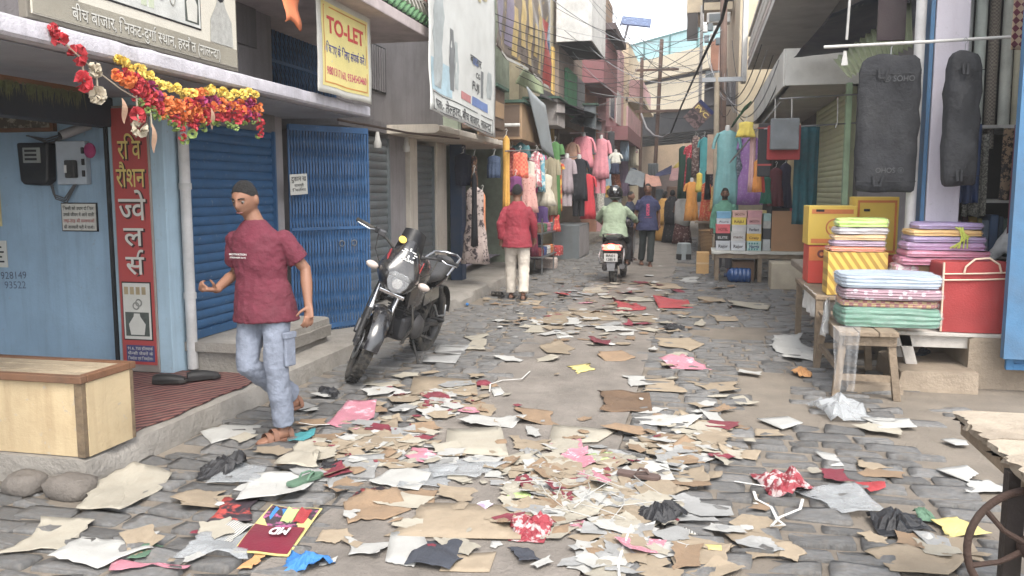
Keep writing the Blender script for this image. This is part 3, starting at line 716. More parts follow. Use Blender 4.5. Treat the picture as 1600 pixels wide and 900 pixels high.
text_on(t, P, 'पता:- तेल^हारा, बीच बाजार, नालन^दा', .5, .06, .86, .055, paint('faded_ink', (86, 88, 90)), .015)
for u0, u1, v0, v1 in ((.04, .96, .115, .121), (.04, .96, .012, .018), (.04, .046, .015, .12), (.954, .96, .015, .12)): print_on(t, P, u0, u1, v0, v1, MATS['faded_ink'], 'border_line', .004, 6)
print_on(t, P, .42, .58, .16, .21, paint('faded_red', (196, 128, 128)), 'red_stripe'); print_on(t, P, .60, .88, .155, .215, paint('faded_blue', (112, 136, 190)), 'blue_stripe')
print_on(t, P, .03, .30, .13, .32, paint('pale_wash', (176, 206, 218)), 'pale_blue_wash')
for k, (u, w, v0, v1) in enumerate(((.12, .10, .16, .78), (.30, .05, .18, .56), (.36, .04, .2, .5), (.78, .04, .24, .42), (.90, .06, .26, .44))):
    vs_ = [(u + w * s_ * (.5 + .5 * abs(noise.noise((q * 3.1, k, s_)))), v0 + (v1 - v0) * q / 10) for s_, rng in ((1, range(11)), (-1, range(10, -1, -1))) for q in rng]
    b = MB(); b.add([P(a, c, .0045) for a, c in vs_], [tuple(range(len(vs_)))]); b.build('figure_print', mat('faded_figure%d' % (k % 2), S(*((176, 184, 184), (128, 132, 134))[k % 2]), .6, var=.15, scale=9), t)
text_on(t, P, 'टीचर', .62, .92, .5, .09, paint('faded_gold', (190, 178, 140)), .04)
for tx, u, v, w, h in (('बाजार', .66, .46, .2, .05), ('CG', .70, .37, .08, .035), ('FUJI', .66, .29, .14, .055)): text_on(t, P, tx, u, v, w, h, MATS['faded_ink'], .02)
print_on(t, P, .60, .70, .43, .475, MATS['faded_blue'], 'blue_patch', .005)
GOLDB = mat('festive_flex', S(120, 108, 100), .35, var=.35, scale=3, pattern=('blotch', S(200, 170, 96), 2.2, .6), grime=.15, coat=.4)
t, P = banner('festive_banner', 'creased brown and gold flex banner above the cloth shops', -2.95, 12.1, 16.6, 3.72, 5.9, GOLDB, .14, 12, skew=-.1, nu=40)
print_on(t, P, .84, .985, .0, .55, paint('festive_red', (186, 66, 62), .4, var=.2), 'red_panel')
for u0 in (.04, .2): print_on(t, P, u0, u0 + .1, .1, .5, mat('festive_violet', S(150, 140, 165), .4, var=.3, scale=5), 'flower_print')
for k in range(5): print_on(t, P, .3 + k * .1, .36 + k * .1, .05 + .1 * (k % 2), .4 + .1 * (k % 3), mat('festive_gold', S(206, 178, 110), .4, var=.3, scale=6), 'gold_print')
print_on(t, P, 0, 1, .0, .02, OFFW, 'hem')

# --- balcony with jali
JALI = mat('jali_white', S(206, 200, 190), .8, grime=.2); JGREEN = mat('jali_green', S(110, 160, 110), .8, grime=.15); JPINK = mat('jali_pink', S(214, 150, 140), .8, grime=.15)
t = thing('balcony', 'projecting balcony with white and green lattice parapet beside the TO-LET banner', 'balcony', (-3.4, 7.5, 3.25))
MB().box(-4.6, -2.9, 5.6, 9.0, 3.25, 3.36).build('slab', mat('pinkish_white', S(190, 176, 174), .85, grime=.3), t, bevel=.01)
MB().box(-2.97, -2.9, 5.6, 9.0, 4.25, 4.32).build('rail', JALI, t); MB().box(-2.955, -2.945, 5.6, 9.0, 3.362, 4.25).build('shade_backing', paint('jali_shadow', (60, 58, 58)), t)  # dark sheet behind the lattice, coloured as the shade in its gaps
for k in range(26):
    y = 5.66 + k * .13
    MB().box(-2.94, -2.905, y, y + .03, 3.62, 4.25).build('baluster', JALI if k % 2 else JPINK, t)
    for s_ in (1, -1): MB().box(-.02, .02, -.09, .09, -.012, .012, TR(-2.92, y + .065, 3.44 if s_ > 0 else 3.54) @ RX(s_ * .55)).build('chevron', JGREEN if s_ > 0 else JALI, t)
MB().box(-2.945, -2.9, 5.6, 9.0, 3.59, 3.62).build('rail', JALI, t)

# --- second house (locked grey shops)
h2 = thing('cream_shop_row', 'cream shop row with grey shutters under a chipped ledge', 'building', (-4.5, 12, 0))
MB().box(-6.2, -4.35, 9.72, 13.1, .16, 2.36).build('wall', GREYP2, h2)
for y0, y1, m in ((10.55, 11.21, GREYP), (12.45, 12.98, CREAM)): MB().box(-4.4, -4.04 if m is GREYP else -3.98, y0, y1, .16, 2.36).build('pier', m, h2, bevel=.01)
MB().box(-4.4, -3.97, 11.22, 11.52, .16, 2.36).build('pier', CREAM, h2, bevel=.01)
kb = MB(); rings = []
for i in range(40):
    y = 10.4 + i * 4.2 / 39; e = .015 * noise.noise((y * 4, 1, 5)); q = max(0, noise.noise((y * 3, 6, 7)) - .1) * .12
    rings.append([Vector((-6.2, y, 2.36)), Vector((-6.2, y, 2.47)), Vector((-3.30 + e - q, y, 2.47)), Vector((-3.29 + e, y, 2.45)), Vector((-3.29 + e, y, 2.39)), Vector((-3.32 + e - q, y, 2.36))])
kb.loft(rings); kb.build('ledge', CREAM, h2, smooth=35)
MB().box(-6.2, -4.0, 8.9, 10.4, 2.36, 2.5).build('lintel', GREYP2, h2)
MB().box(-6.2, -4.15, 9.6, 14.5, 2.47, 4.4).build('upper_wall', GREYP2, h2)
MB().box(-6.2, -4.4, 9.6, 13.3, 4.4, 6).build('upper_wall', mat('pale_green_wall', S(188, 196, 176), .9, grime=.25), h2)
MB().box(-4.148, -4.13, 9.75, 10.75, 2.9, 3.5).build('ventilator', DARK, h2)
for k in range(12): MB().box(-4.13, -4.115, 9.78 + k * .08, 9.81 + k * .08, 2.92, 3.48).build('louvre', GREYP2, h2)
shutter('rolling_shutter', 'grey rolling shutter just past the blue collapsible gate', -4.06, 9.75, 10.52, .2, 2.3, GREYSH, .1, 'grey shutters of the cream shop row')
shutter('rolling_shutter', 'narrow grey rolling shutter between the two cream piers', -4.06, 11.55, 12.42, .2, 2.3, GREYSH, .1, 'grey shutters of the cream shop row')
for y, lab in ((9.95, 'white bulb holder over the nearer grey shutter'), (11.0, 'white bulb holder on the cream pier')):
    t = thing('bulb_holder', lab, 'lamp', (-3.95, y, 2.15)); MB().lathe([(.02, .2), (.035, .1), (.05, .06), (.045, 0), (.0, -.005)], TR(-3.95, y, 2.15), 12).build('holder', PAINT_WHITE, t, smooth=50)
tag(MB().tube([(-3.6, 8.0, 2.33), (-3.4, 9.5, 2.30), (-3.28, 11.3, 2.34)], .014, 6).build('iron_rod', mat('rusty_iron', S(80, 62, 52), .8)), 'thin rusty rod under the chipped cream ledge', 'rod')
t = thing('door_post', 'dark slate blue wooden post beside the cream pier', 'post', (-3.9, 13.2, .16)); MB().box(-3.95, -3.75, 13.05, 13.3, .16, 2.4).build('post', DKBLUE, t, bevel=.01)
# ================================================================== RIGHT: CLOTH SHOP, STALLS
LILACW = mat('lilac_white_wall', S(196, 190, 200), .85, streak=.25, var=.06, scale=2, bump=.15, grime=.14, gscale=2.5, gcol=S(140, 130, 140))
OLDWOOD = mat('weathered_wood', S(140, 122, 100), .85, var=.3, scale=9, bump=.5, bscale=35, grime=.3, gcol=S(70, 60, 50))
WHWOOD = mat('white_painted_wood', S(196, 190, 182), .8, var=.1, scale=6, bump=.25, grime=.3, gscale=5, gcol=S(120, 105, 90))
BDOOR = mat('bright_blue_steel', S(48, 118, 170), .5, var=.1, scale=2.5, bump=.06, grime=.2, gcol=S(60, 80, 95))
pl = kerb_block('plinth', 2.05, 2.06, 0, 1, .1); bpy.data.objects.remove(pl)
def plinth(name, pts_x0, x1, y0, y1, z1, label=None):
    """masonry ledge whose street edge is on its x0 side"""
    bb = MB(); n = max(4, int((y1 - y0) / .15)); rings = []
    for i in range(n + 1):
        y = y0 + (y1 - y0) * i / n; e = .02 * noise.noise((y * 3, z1, 12)) + .015 * noise.noise((y * 9, 3, z1))
        rings.append([Vector((x1, y, -.05)), Vector((x1, y, z1)), Vector((pts_x0 + .04, y, z1 + .004 * noise.noise((y * 5, 2, 0)))), Vector((pts_x0 + .008 + e * .4, y, z1 - .014)), Vector((pts_x0 - e * .4, y, z1 * .5)), Vector((pts_x0 - .02 - e, y, -.05))])
    bb.loft(rings); return bb.build(name, mat('old_plaster_plinth', S(158, 142, 122), .92, var=.18, scale=3, bump=.5, bscale=30, grime=.4, gcol=S(95, 82, 70)), smooth=35)
tag(plinth('pavement', 2.18, 6, 7.35, 14.0, .42), kind='structure')
tag(plinth('pavement', 1.95, 6, 14.05, 48, .38), kind='structure')
tag(plinth('shop_step', 1.62, 2.2, 7.12, 8.0, .17), 'low concrete step under the white bench', 'step')
tag(plinth('threshold_stone', 1.2, 1.62, 6.98, 7.2, .07), 'flat stone slab on the ground under the wooden stool', 'stone')

# --- cloth shop
rs = thing('cloth_shop', 'cloth shop house with lilac white pillar behind the black suit bags', 'building', (2.6, 8.5, .4))
MB().box(1.97, 2.24, 8.05, 8.45, .42, 4.6).build('pillar', LILACW, rs, bevel=.008)
MB().box(1.93, 1.962, 8.07, 8.3, .42, 4.6).build('blue_jamb', paint('jamb_blue', (62, 108, 146), .6), rs)
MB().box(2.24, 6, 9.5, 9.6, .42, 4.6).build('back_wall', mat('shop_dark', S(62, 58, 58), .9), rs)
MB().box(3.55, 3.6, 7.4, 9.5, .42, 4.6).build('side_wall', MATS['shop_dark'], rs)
MB().box(2.25, 2.30, 8.3, 9.4, .42, 4.0).build('inner_jamb', PAINT_WHITE, rs)
MB().box(2.36, 6, 7.1, 7.18, .3, 4.6).build('return_wall', paint('blue_return', (70, 120, 160)), rs)
MB().box(1.95, 6, 7.3, 9.6, 4.6, 5.2).build('upper_wall', GREYP2, rs)
for z, w in ((.98, .02), (1.50, .03), (2.18, .03)): MB().box(2.30, 3.5, 8.5, 9.4, z, z + w).build('shelf', PAINT_WHITE, rs)
t = thing('door_leaf', 'open bright blue steel door leaf at the right edge', 'door', (2.42, 7.2, .2))
MB().box(2.415, 3.3, 7.2, 7.24, .2, 3.4).build('panel', BDOOR, t, bevel=.004)
MB().box(2.405, 2.46, 7.17, 7.197, .2, 3.4).build('stile', BDOOR, t, bevel=.004)
for z in (.2, .47, .95, 1.45, 2.1): MB().box(2.46, 3.3, 7.175, 7.198, z, z + .05).build('rail', BDOOR, t, bevel=.004)
for z in (.5, .98, 1.48, 2.13):
    for k in range(4): MB().ball((2.49 + k * .06, 7.172, z - .01), .008, 8, 5).build('rivet', BDOOR, t, smooth=180)
t2 = thing('rain_pipe', 'white drain pipe between the suit bags on the right', 'pipe', (1.86, 8.1, .5)); MB().tube([(1.86, 8.12, .45), (1.86, 8.12, 4.2)], .045, 14).build('pipe', MATS['pvc_white'], t2, smooth=60)
# cloth bolts on the shelf
cols = [(150, 60, 62), (96, 54, 60), (205, 165, 60), (190, 185, 120), (120, 140, 165), (70, 95, 130), (44, 66, 84), (70, 92, 86), (205, 130, 60), (90, 50, 56), (150, 160, 160)]
x = 2.36
for i, c in enumerate(cols):
    w = .042 + .018 * (i % 3); lab = ['dark red', 'maroon', 'mustard yellow', 'pale olive', 'pale blue check', 'mid blue', 'navy blue', 'grey green', 'orange', 'brown maroon', 'pale grey'][i]
    o = MB().box(x, x + w - .006, 8.52, 8.72, 1.002, 1.34 + .05 * ((i * 7) % 4) / 3, None).build('cloth_bolt', paint('bolt%d' % i, c, .85, pattern=('stripe', tuple(q * .7 for q in S(*c)), 30, (0, 0, 0)) if i == 4 else None), bevel=.012)
    tag(o, lab + ' cloth bolt standing on the cloth shop shelf', 'cloth', 'cloth bolts on the shelf'); x += w
for i, (x0, w, c, z0, lab) in enumerate(((2.33, .09, (200, 205, 205), 2.22, 'white cloth roll leftmost on the upper shelf'), (2.44, .10, (212, 222, 214), 2.22, 'pale mint cloth roll on the upper shelf'), (2.56, .09, (118, 108, 98), 2.0, 'brown checked cloth roll on the upper shelf'), (2.67, .10, (205, 208, 196), 2.2, 'off white cloth roll right of the checked one'), (2.78, .09, (206, 200, 172), 2.2, 'cream cloth roll rightmost on the upper shelf'))):
    p = None if i != 2 else ('check', S(150, 140, 126), 60)
    o = MB().tube([(x0 + w / 2, 8.6, z0), (x0 + w / 2, 8.62, z0 + .6), (x0 + w / 2 + .01, 8.66, 3.5)], w / 2, 14).build('cloth_roll', paint('roll%d' % i, c, .8, pattern=p), smooth=60); tag(o, lab, 'cloth', 'cloth rolls on the upper shelf')
def drape(name, label, o, xd, w, h, m, amp=.02, fold=5, seed=1, taper=0.0, cat='cloth', thick=.004, bend=0, group=None, parent=None, nu=24, nv=14):
    xd = Vector(xd).normalized(); nn = xd.cross(Vector((0, 0, 1)))
    b = MB(); b.sheet(nu, nv, lambda u, v: Vector(o) + xd * ((u - .5) * w * (1 - taper * v)) + Vector((0, 0, -v * h - .015 * noise.noise((u * 4, seed, 2)) * v)) + nn * (amp * (.3 + v) * sin(u * fold * 2 * pi + seed + noise.noise((u * 3, v * 2, seed)) * 2) + bend * v * v), thick)
    ob = b.build(name, m, parent, smooth=180)
    return ob if parent else tag(ob, label, cat, group)
drape('bandhani_cloth', 'maroon and cream printed cloth hanging at the top right', (2.72, 7.9, 3.5), (1, .1, 0), .42, .72, mat('bandhani', S(116, 48, 66), .85, pattern=('check', S(190, 160, 130), 22, (0, .785, 0))), .01, 1, 3)
drape('cream_border_cloth', 'cream striped border cloth beside the maroon printed one', (2.95, 7.88, 3.5), (1, .1, 0), .2, .7, mat('cream_stripe', S(205, 178, 110), .85, pattern=('stripe', S(140, 84, 50), 14, (0, 0, 0))), .01, 1, 4)
drape('maroon_shawl', 'long maroon shawl hanging slantwise by the blue door', (2.58, 7.75, 2.2), (.6, 0, .8), .13, .9, paint('shawl_maroon', (96, 44, 56), .9), .02, 2, 5)
drape('brown_print_cloth', 'brown black printed cloth behind the maroon shawl', (2.72, 8.1, 2.15), (1, 0, 0), .3, .62, mat('kalamkari', S(120, 96, 70), .85, pattern=('blotch', S(36, 30, 28), 30, .5)), .015, 2, 6)
drape('silver_lace_cloth', 'glittering grey lace cloth beside the narrow suit bag', (2.44, 8.35, 2.12), (1, 0, 0), .2, .74, mat('lace', S(150, 148, 136), .5, pattern=('blotch', S(90, 88, 80), 60, .5)), .02, 2, 7)
drape('blue_cloth', 'deep blue cloth strip behind the narrow suit bag', (2.36, 8.25, 2.2), (1, 0, 0), .16, .7, paint('deep_blue', (32, 62, 110), .8), .02, 2, 8)

# --- suit bags on the rod
BAGM = mat('black_suit_bag', (.034, .035, .039), .8, var=.35, bump=.9, bscale=11, grime=.2, gcol=(.10, .10, .10), spec=.15)
tag(MB().tube([(1.05, 8.02, 2.88), (1.9, 7.96, 2.885), (2.9, 7.9, 2.9)], .014, 8).build('hanging_rod', PAINT_WHITE, smooth=60), 'long pale rod carrying the black suit bags', 'rod')
def suit_bag(name, label, c, w, d, h, rz):
    t = thing(name, label, 'suit bag', c, rz)
    b = MB(); prof = [(0, .42, .4), (.015, .72, .6), (.045, .88, .8), (.12, .98, 1), (.2, .97, .9), (.3, 1, 1.05), (.4, .98, .9), (.5, 1, 1.05), (.6, .98, .95), (.7, 1, 1.1), (.8, .97, 1), (.88, .99, 1), (.95, .95, .9), (.985, .9, .7), (1, .8, .4)]
    rings = []
    for v, kx, kd in prof:
        ring = []
        for k in range(40):
            a = 2 * pi * k / 40; q = 3.2; cc, ss = cos(a), sin(a); rr = (abs(cc) ** q + abs(ss) ** q) ** (-1 / q)
            x = cc * rr * w / 2 * kx; y = ss * rr * d / 2 * kd
            wr = .030 * noise.noise((x * 7, v * 3, y * 9)) + .014 * noise.noise((x * 16, v * 11, 3)); x += .018 * noise.noise((v * 6, 2, ss)) * cc
            ring.append(Vector((x, y + wr * 1.5, -v * h + .012 * noise.noise((x * 7, v * 3, 9)))))
        rings.append(ring)
    b.loft(rings); b.build('shell', BAGM, t, world=False, smooth=60)
    MB().tube([(0, 0, -.01), (0, 0, .06), (.02, 0, .09), (.0, 0, .115), (-.02, 0, .09)], .004, 6).build('hanger_hook', STEEL, t, world=False)
    for zz in (.10, .88):
        MB().tube([(-w * .22, -d * .58, -h * zz), (-w * .2, -d * .66, -h * zz - .09), (-w * .1, -d * .66, -h * zz - .09), (-w * .06, -d * .58, -h * zz)], .012, 6, flat=.5).build('strap', BAGM, t, world=False)
        MB().tube([(-w * .47, -d * .5, -h * zz - .05), (w * .47, -d * .5, -h * zz - .05)], .004, 6).build('seam', BAGM, t, world=False)
    return t
LOGO = paint('logo_grey', (74, 76, 78), .7, bump=0)
t = suit_bag('suit_bag', 'wide black suit bag hanging flat left of the lilac pillar', (1.605, 8.0, 2.79), .52, .12, 1.19, .05)
lettering('Ⓡ SOHO', LOGO, t, (.06, -.074, -.21), (1, 0, 0), (0, 0, 1), w=.26, h=.05, world=False); lettering('Ⓡ SOHO', LOGO, t, (.02, -.074, -1.0), (-1, 0, 0), (0, 0, -1), w=.24, h=.045, world=False)
suit_bag('suit_bag', 'narrow black suit bag turned edgewise right of the lilac pillar', (2.11, 7.68, 2.75), .27, .2, 1.1, .15)

# --- blue tarp, corrugated awning, dark panel over the right shops
GREENC = mat('olive_corrugated', S(136, 144, 110), .55, var=.1, scale=3, grime=.25, metal=.2)
def corr(name, label, p00, p10, p01, p11, m, n=26, amp=.018, cat='awning', group=None):
    p00, p10, p01, p11 = map(Vector, (p00, p10, p01, p11)); nn = (p10 - p00).cross(p01 - p00).normalized()
    b = MB(); b.sheet(n * 2, 3, lambda u, v: (p00.lerp(p10, u)).lerp(p01.lerp(p11, u), v) + nn * amp * (1 if round(u * n * 2) % 2 else -1), .004)
    return tag(b.build(name, m), label, cat, group)
corr('corrugated_awning', 'olive corrugated sheet awning above the wide suit bag', aty(1303, 94, 10.6), aty(1425, 0, 10.6), aty(1326, 122, 8.7), aty(1428, 72, 8.7), GREENC, 14)
BTARP = mat('navy_tarp', S(40, 46, 66), .7, var=.15, bump=.2, grime=.2)
b = MB(); A, B_, C_, D_ = aty(1262, 78, 13.0), aty(1345, 18, 13.0), aty(1262, 62, 10.5), aty(1400, -10, 10.5)
A, B_, C_, D_ = aty(1240, 90, 14.0), aty(1420, 70, 14.0), aty(1300, 22, 10.0), aty(1450, -40, 10.0)
b.sheet(16, 12, lambda u, v: A.lerp(B_, u).lerp(C_.lerp(D_, u), v) + Vector((0, 0, -.12 * sin(pi * u) * sin(pi * v) + .03 * noise.noise((u * 5, v * 5, 2)))), .004); tag(b.build('tarpaulin', BTARP, smooth=180), 'sagging navy tarpaulin under the right balcony', 'tarpaulin')
tag(MB().box(1.56, 1.80, 8.4, 8.44, 2.98, 3.5).build('dark_panel', paint('maroon_board', (58, 44, 48), .7), bevel=.004), 'dark maroon board above the wide suit bag', 'board')
tag(MB().tube([aty(1323, 62, 8.5), aty(1330, -30, 8.5)], .012, 6).build('pole', PAINT_WHITE), 'thin pale upright pole above the suit bag rod', 'pole')
bb = MB(); bb.prism([(-.03, -.1), (.03, -.1), (.012, .03), (-.012, .03)], frame(aty(1320, 85, 8.4), (1, 0, 0), (0, 0, 1)), .01); tag(bb.build('plastic_tag', PAINT_WHITE), 'small pale plastic tag hanging from the thin pole', 'tag')

# --- balcony building on the right
rb = thing('balcony_house', 'grey house with overhanging balcony and white lattice parapet on the right', 'building', (2.4, 16, .4))
CONC = mat('grey_soffit', S(206, 202, 194), .9, var=.1, scale=1.5, bump=.2, grime=.25, gcol=S(110, 104, 98))
MB().box(2.42, 6, 14.0, 22, .38, 3.3).build('wall', GREYP2, rb)
MB().box(1.32, 6, 14.35, 22, 3.3, 3.42).build('canopy_slab', CONC, rb)
MB().box(1.30, 2.5, 14.3, 14.42, 3.3, 3.88).build('canopy_fascia', mat('white_fascia', S(214, 212, 204), .8, var=.06, grime=.2), rb, bevel=.01)
MB().box(1.28, 1.40, 14.42, 22, 3.3, 3.9).build('canopy_fascia', MATS['white_fascia'], rb, bevel=.01)
MB().box(2.3, 6, 14.42, 22, 3.42, 4.9).build('upper_wall', GREYP2, rb)
MB().box(1.2, 6, 9.0, 24, 4.9, 5.05).build('balcony_slab', CONC, rb)
MB().box(1.19, 1.27, 9.0, 24, 5.05, 5.15).build('parapet_base', mat('pinkish_trim', S(200, 186, 178), .85), rb)
for k in range(40):
    y = 13.0 + k * .28
    for s_ in (1, -1): MB().box(-.02, .02, -.2, .2, -.022, .022, TR(1.225, y, 5.45) @ RX(s_ * 1.0)).build('lattice_bar', JALI, rb)
MB().box(1.19, 1.26, 9.0, 24, 5.78, 5.86).build('parapet_rail', JALI, rb)
MB().box(1.245, 1.255, 9.0, 24, 5.15, 5.78).build('parapet_infill', CONC, rb)
MB().box(1.05, 1.18, 24, 24.6, 4.6, 7.5).build('side_panel', PAINT_WHITE, rb)
MB().box(2.6, 6, 9.0, 24, 5.05, 6.4).build('upper_storey', GREYP2, rb)
shutter('rolling_shutter', 'olive green rolling shutter behind the yellow cartons', 2.38, 14.45, 18.6, .42, 3.28, mat('olive_shutter', S(214, 220, 176), .5, var=.05, grime=.12), .1, face=-1)
tag(MB().box(2.22, 2.3, 14.1, 14.25, .42, 3.3).build('shutter_post', paint('pale_green_post', (160, 190, 150), .6), bevel=.006), 'pale green post at the near end of the olive shutter', 'post')
for pts, lab in (([(1.2, 14.0, 3.06), (2.5, 13.9, 3.1)], 'horizontal rod under the white canopy fascia'), ([(1.0, 14.3, 2.62), (2.45, 14.1, 2.68)], 'lower rod carrying bags under the white canopy'), ([(.5, 14.9, 2.1), (1.25, 14.4, 3.05)], 'slanting rod under the white canopy corner')):
    tag(MB().tube(pts, .014, 6).build('display_rod', STEEL), lab, 'rod', 'display rods of the balcony house')
for k, px in enumerate((1212, 1238, 1310)):
    p = aty(px, 140, 14.1); tag(MB().tube([(p.x, 14.12, 3.08), (p.x + .01, 14.12, 2.7), (p.x - .02, 14.1, 2.6)], .01, 5).build('hook_rope', PAINT_WHITE), ['leftmost', 'middle', 'rightmost'][k] + ' pale hook rope under the white canopy', 'rope')

# --- wooden stool
t = thing('wooden_stool', 'grey weathered wooden stool table with splayed legs', 'stool', (1.33, 7.3, 0))
for i in range(3): MB().box(1.08 + i * .145, 1.22 + i * .145, 6.72, 7.92, .50, .53 + .004 * i).build('top_plank', OLDWOOD, t, bevel=.005)
for (x0, x1) in ((1.09, 1.12), (1.48, 1.51)): MB().box(x0, x1, 6.78, 7.86, .42, .499).build('apron', OLDWOOD, t, bevel=.003)
for y in (6.77, 7.84): MB().box(1.121, 1.479, y, y + .028, .42, .499).build('apron', OLDWOOD, t, bevel=.003)
LG = {}
for sx, x in ((-1, 1.13), (1, 1.47)):
    for sy, y in ((-1, 6.83), (1, 7.8)):
        MB().loft([[Vector((x + sx * ox + dx * .028, y + sy * oy + dy * .028, z)) for dx, dy in ((-1, -1), (1, -1), (1, 1), (-1, 1))] for z, ox, oy in ((0, .055, .06), (.498, 0, 0))]).build('leg', OLDWOOD, t, bevel=.004)
MB().box(1.1, 1.5, 6.775, 6.805, .14, .19).build('stretcher', OLDWOOD, t); MB().box(1.085, 1.115, 6.8, 7.85, .2, .25).build('stretcher', OLDWOOD, t); MB().box(1.1, 1.5, 7.82, 7.85, .2, .25).build('stretcher', OLDWOOD, t)
# --- white bench
t = thing('white_bench', 'low white painted bench under the red cloth bag', 'bench', (2.1, 7.6, 0))
for i in range(3): MB().box(1.58, 2.56, 7.36 + i * .15, 7.505 + i * .15, .42, .452).build('top_plank', WHWOOD, t, bevel=.005)
MB().box(1.64, 2.5, 7.40, 7.43, .32, .419).build('apron', WHWOOD, t, bevel=.003)
MB().loft([[Vector((1.72 + ox + dx * .045, 7.43 + dy * .03, z)) for dx, dy in ((-1, -1), (1, -1), (1, 1), (-1, 1))] for z, ox in ((.17, .05), (.418, -.02))]).build('leg', WHWOOD, t, bevel=.004)
MB().loft([[Vector((1.72 + ox + dx * .045, 7.74 + dy * .03, z)) for dx, dy in ((-1, -1), (1, -1), (1, 1), (-1, 1))] for z, ox in ((.17, .05), (.418, -.02))]).build('leg', WHWOOD, t, bevel=.004)
for y in (7.43, 7.74): MB().box(2.44, 2.53, y - .03, y + .03, .42 - .002, .4195).build('foot', WHWOOD, t)
MB().box(2.45, 2.53, 7.395, 7.44, .28, .42).build('leg', WHWOOD, t)
slipper('rubber_slipper', 'dark slipper under the white bench, left of the pair', (1.78, 7.9, .17), 1.3, mat('navy_rubber', S(50, 56, 66), .8), 'slippers under the bench')
slipper('rubber_slipper', 'dark slipper under the white bench, right of the pair', (1.98, 7.9, .17), 1.1, MATS['navy_rubber'], 'slippers under the bench')
# --- display table behind
t = thing('display_table', 'low wooden display table carrying the yellow cartons', 'table', (1.6, 8.6, 0))
MB().box(1.06, 1.9, 7.96, 9.6, .62, .66).build('top', OLDWOOD, t, bevel=.006)
for x in (1.1, 1.84):
    for y in (8.0, 9.54): MB().box(x - .03, x + .03, y - .03, y + .03, 0, .62).build('leg', OLDWOOD, t)
drape('white_sheet_edge', 'crumpled white plastic sheet at the left edge of the display table', (1.07, 8.5, .665), (0, 1, 0), .9, .22, PAINT_WHITE, .02, 3, 2, cat='sheet')

# --- goods on the stools
def pack(name, label, c, sz, m, cat='packet', group=None, puff=.28, rz=0.0, seed=1, wrap=False, layers=0):
    """soft folded-cloth packet with rounded, slightly crumpled sides"""
    rz += random.Random(seed * 3 + 1).uniform(-.07, .07); wrap = wrap or group is not None and 'packets' in group; t = thing(name, label, cat, c, rz, group); b = MB(); rings = []; nz = 16; na = 48
    for i in range(nz + 1):
        v = i / nz; k = 1 - (1 - (sin(pi * v)) ** .35) * .10 * puff * 2; zz = v * sz[2]
        if i in (0, nz): k *= .93
        ring = []
        for j in range(na):
            a = 2 * pi * j / na; cc, ss = cos(a), sin(a); q = 9; rr = (abs(cc) ** q + abs(ss) ** q) ** (-1 / q)
            x, y = cc * rr * sz[0] / 2 * k, ss * rr * sz[1] / 2 * k
            n_ = .012 * noise.noise((x * 9, y * 9 + seed, zz * 14)) + .006 * noise.noise((x * 30, y * 30 + seed, zz * 60)) + .007 * (2 * abs((v * (layers or 4) + .2 * noise.noise((x * 3, y * 3, seed))) % 1 - .5) - .5)
            ring.append(Vector((x + n_ * cc, y + n_ * ss, zz + .010 * noise.noise((x * 6, y * 6, seed)) * (v > .5))))
        rings.append(ring)
    mid = rings[-1]; rings.append([p * .5 + Vector((0, 0, sz[2] * .5 + .006)) for p in mid])
    b.loft(rings); b.build('cloth', m, t, world=False, smooth=28)
    if wrap:
        w = MB(); w.loft([[Vector((p.x * 1.03 + .012 * noise.noise((p.x * 30, p.y * 30, p.z * 30)), p.y * 1.04 + .006 * noise.noise((p.x * 25, p.z * 30, 5)), p.z * 1.02 + .004 * noise.noise((p.x * 25, p.y * 25, 5)))) for p in r_] for r_ in rings]); w.build('plastic_wrap', CLEAR, t, world=False, smooth=12)
    return t
CLEAR = mat('clear_plastic', (.8, .82, .84), .18, alpha=.16, bump=.5, bscale=14, grime=0, spec=.8)
CLEAR2 = mat('hazy_plastic', (.72, .74, .75), .3, alpha=.42, bump=.5, bscale=12, grime=.1)
pack('bedsheet_packet', 'green bedsheet packet in plastic at the bottom of the stack', (1.50, 7.2, .535), (.74, .5, .15), paint('sheet_green', (52, 132, 100), .7), group='bedsheet packets on the stool', wrap=True, seed=3)
pack('bedsheet_packet', 'red checked bedsheet packet between the green and the mauve ones', (1.50, 7.24, .69), (.72, .46, .055), mat('red_check', S(170, 60, 50), .7, pattern=('check', S(200, 150, 60), 30)), group='bedsheet packets on the stool', seed=4)
pack('bedsheet_packet', 'mauve floral bedsheet packet under the pale blue one', (1.51, 7.22, .75), (.74, .48, .085), mat('mauve_floral', S(150, 96, 116), .7, pattern=('dots', S(205, 195, 205), 18, .28)), group='bedsheet packets on the stool', wrap=True, seed=5)
pack('bedsheet_packet', 'pale blue grey bedsheet packet on top of the stack', (1.50, 7.25, .84), (.74, .5, .11), paint('sheet_blue', (160, 178, 196), .7), group='bedsheet packets on the stool', seed=6)
drape('plastic_cover', 'loose clear plastic hanging off the wooden stool', (1.13, 6.71, .58), (1, .05, 0), .2, .5, mat('thin_film', (.8, .82, .84), .15, alpha=.10, bump=.6, bscale=20, grime=0, spec=.8), .025, 3, 3, taper=.3, cat='plastic')
drape('plastic_cover', 'crumpled white plastic bag draped on the stool corner', (1.07, 7.35, .70), (.2, 1, 0), .5, .28, CLEAR2, .03, 2, 9, taper=.1, cat='plastic')
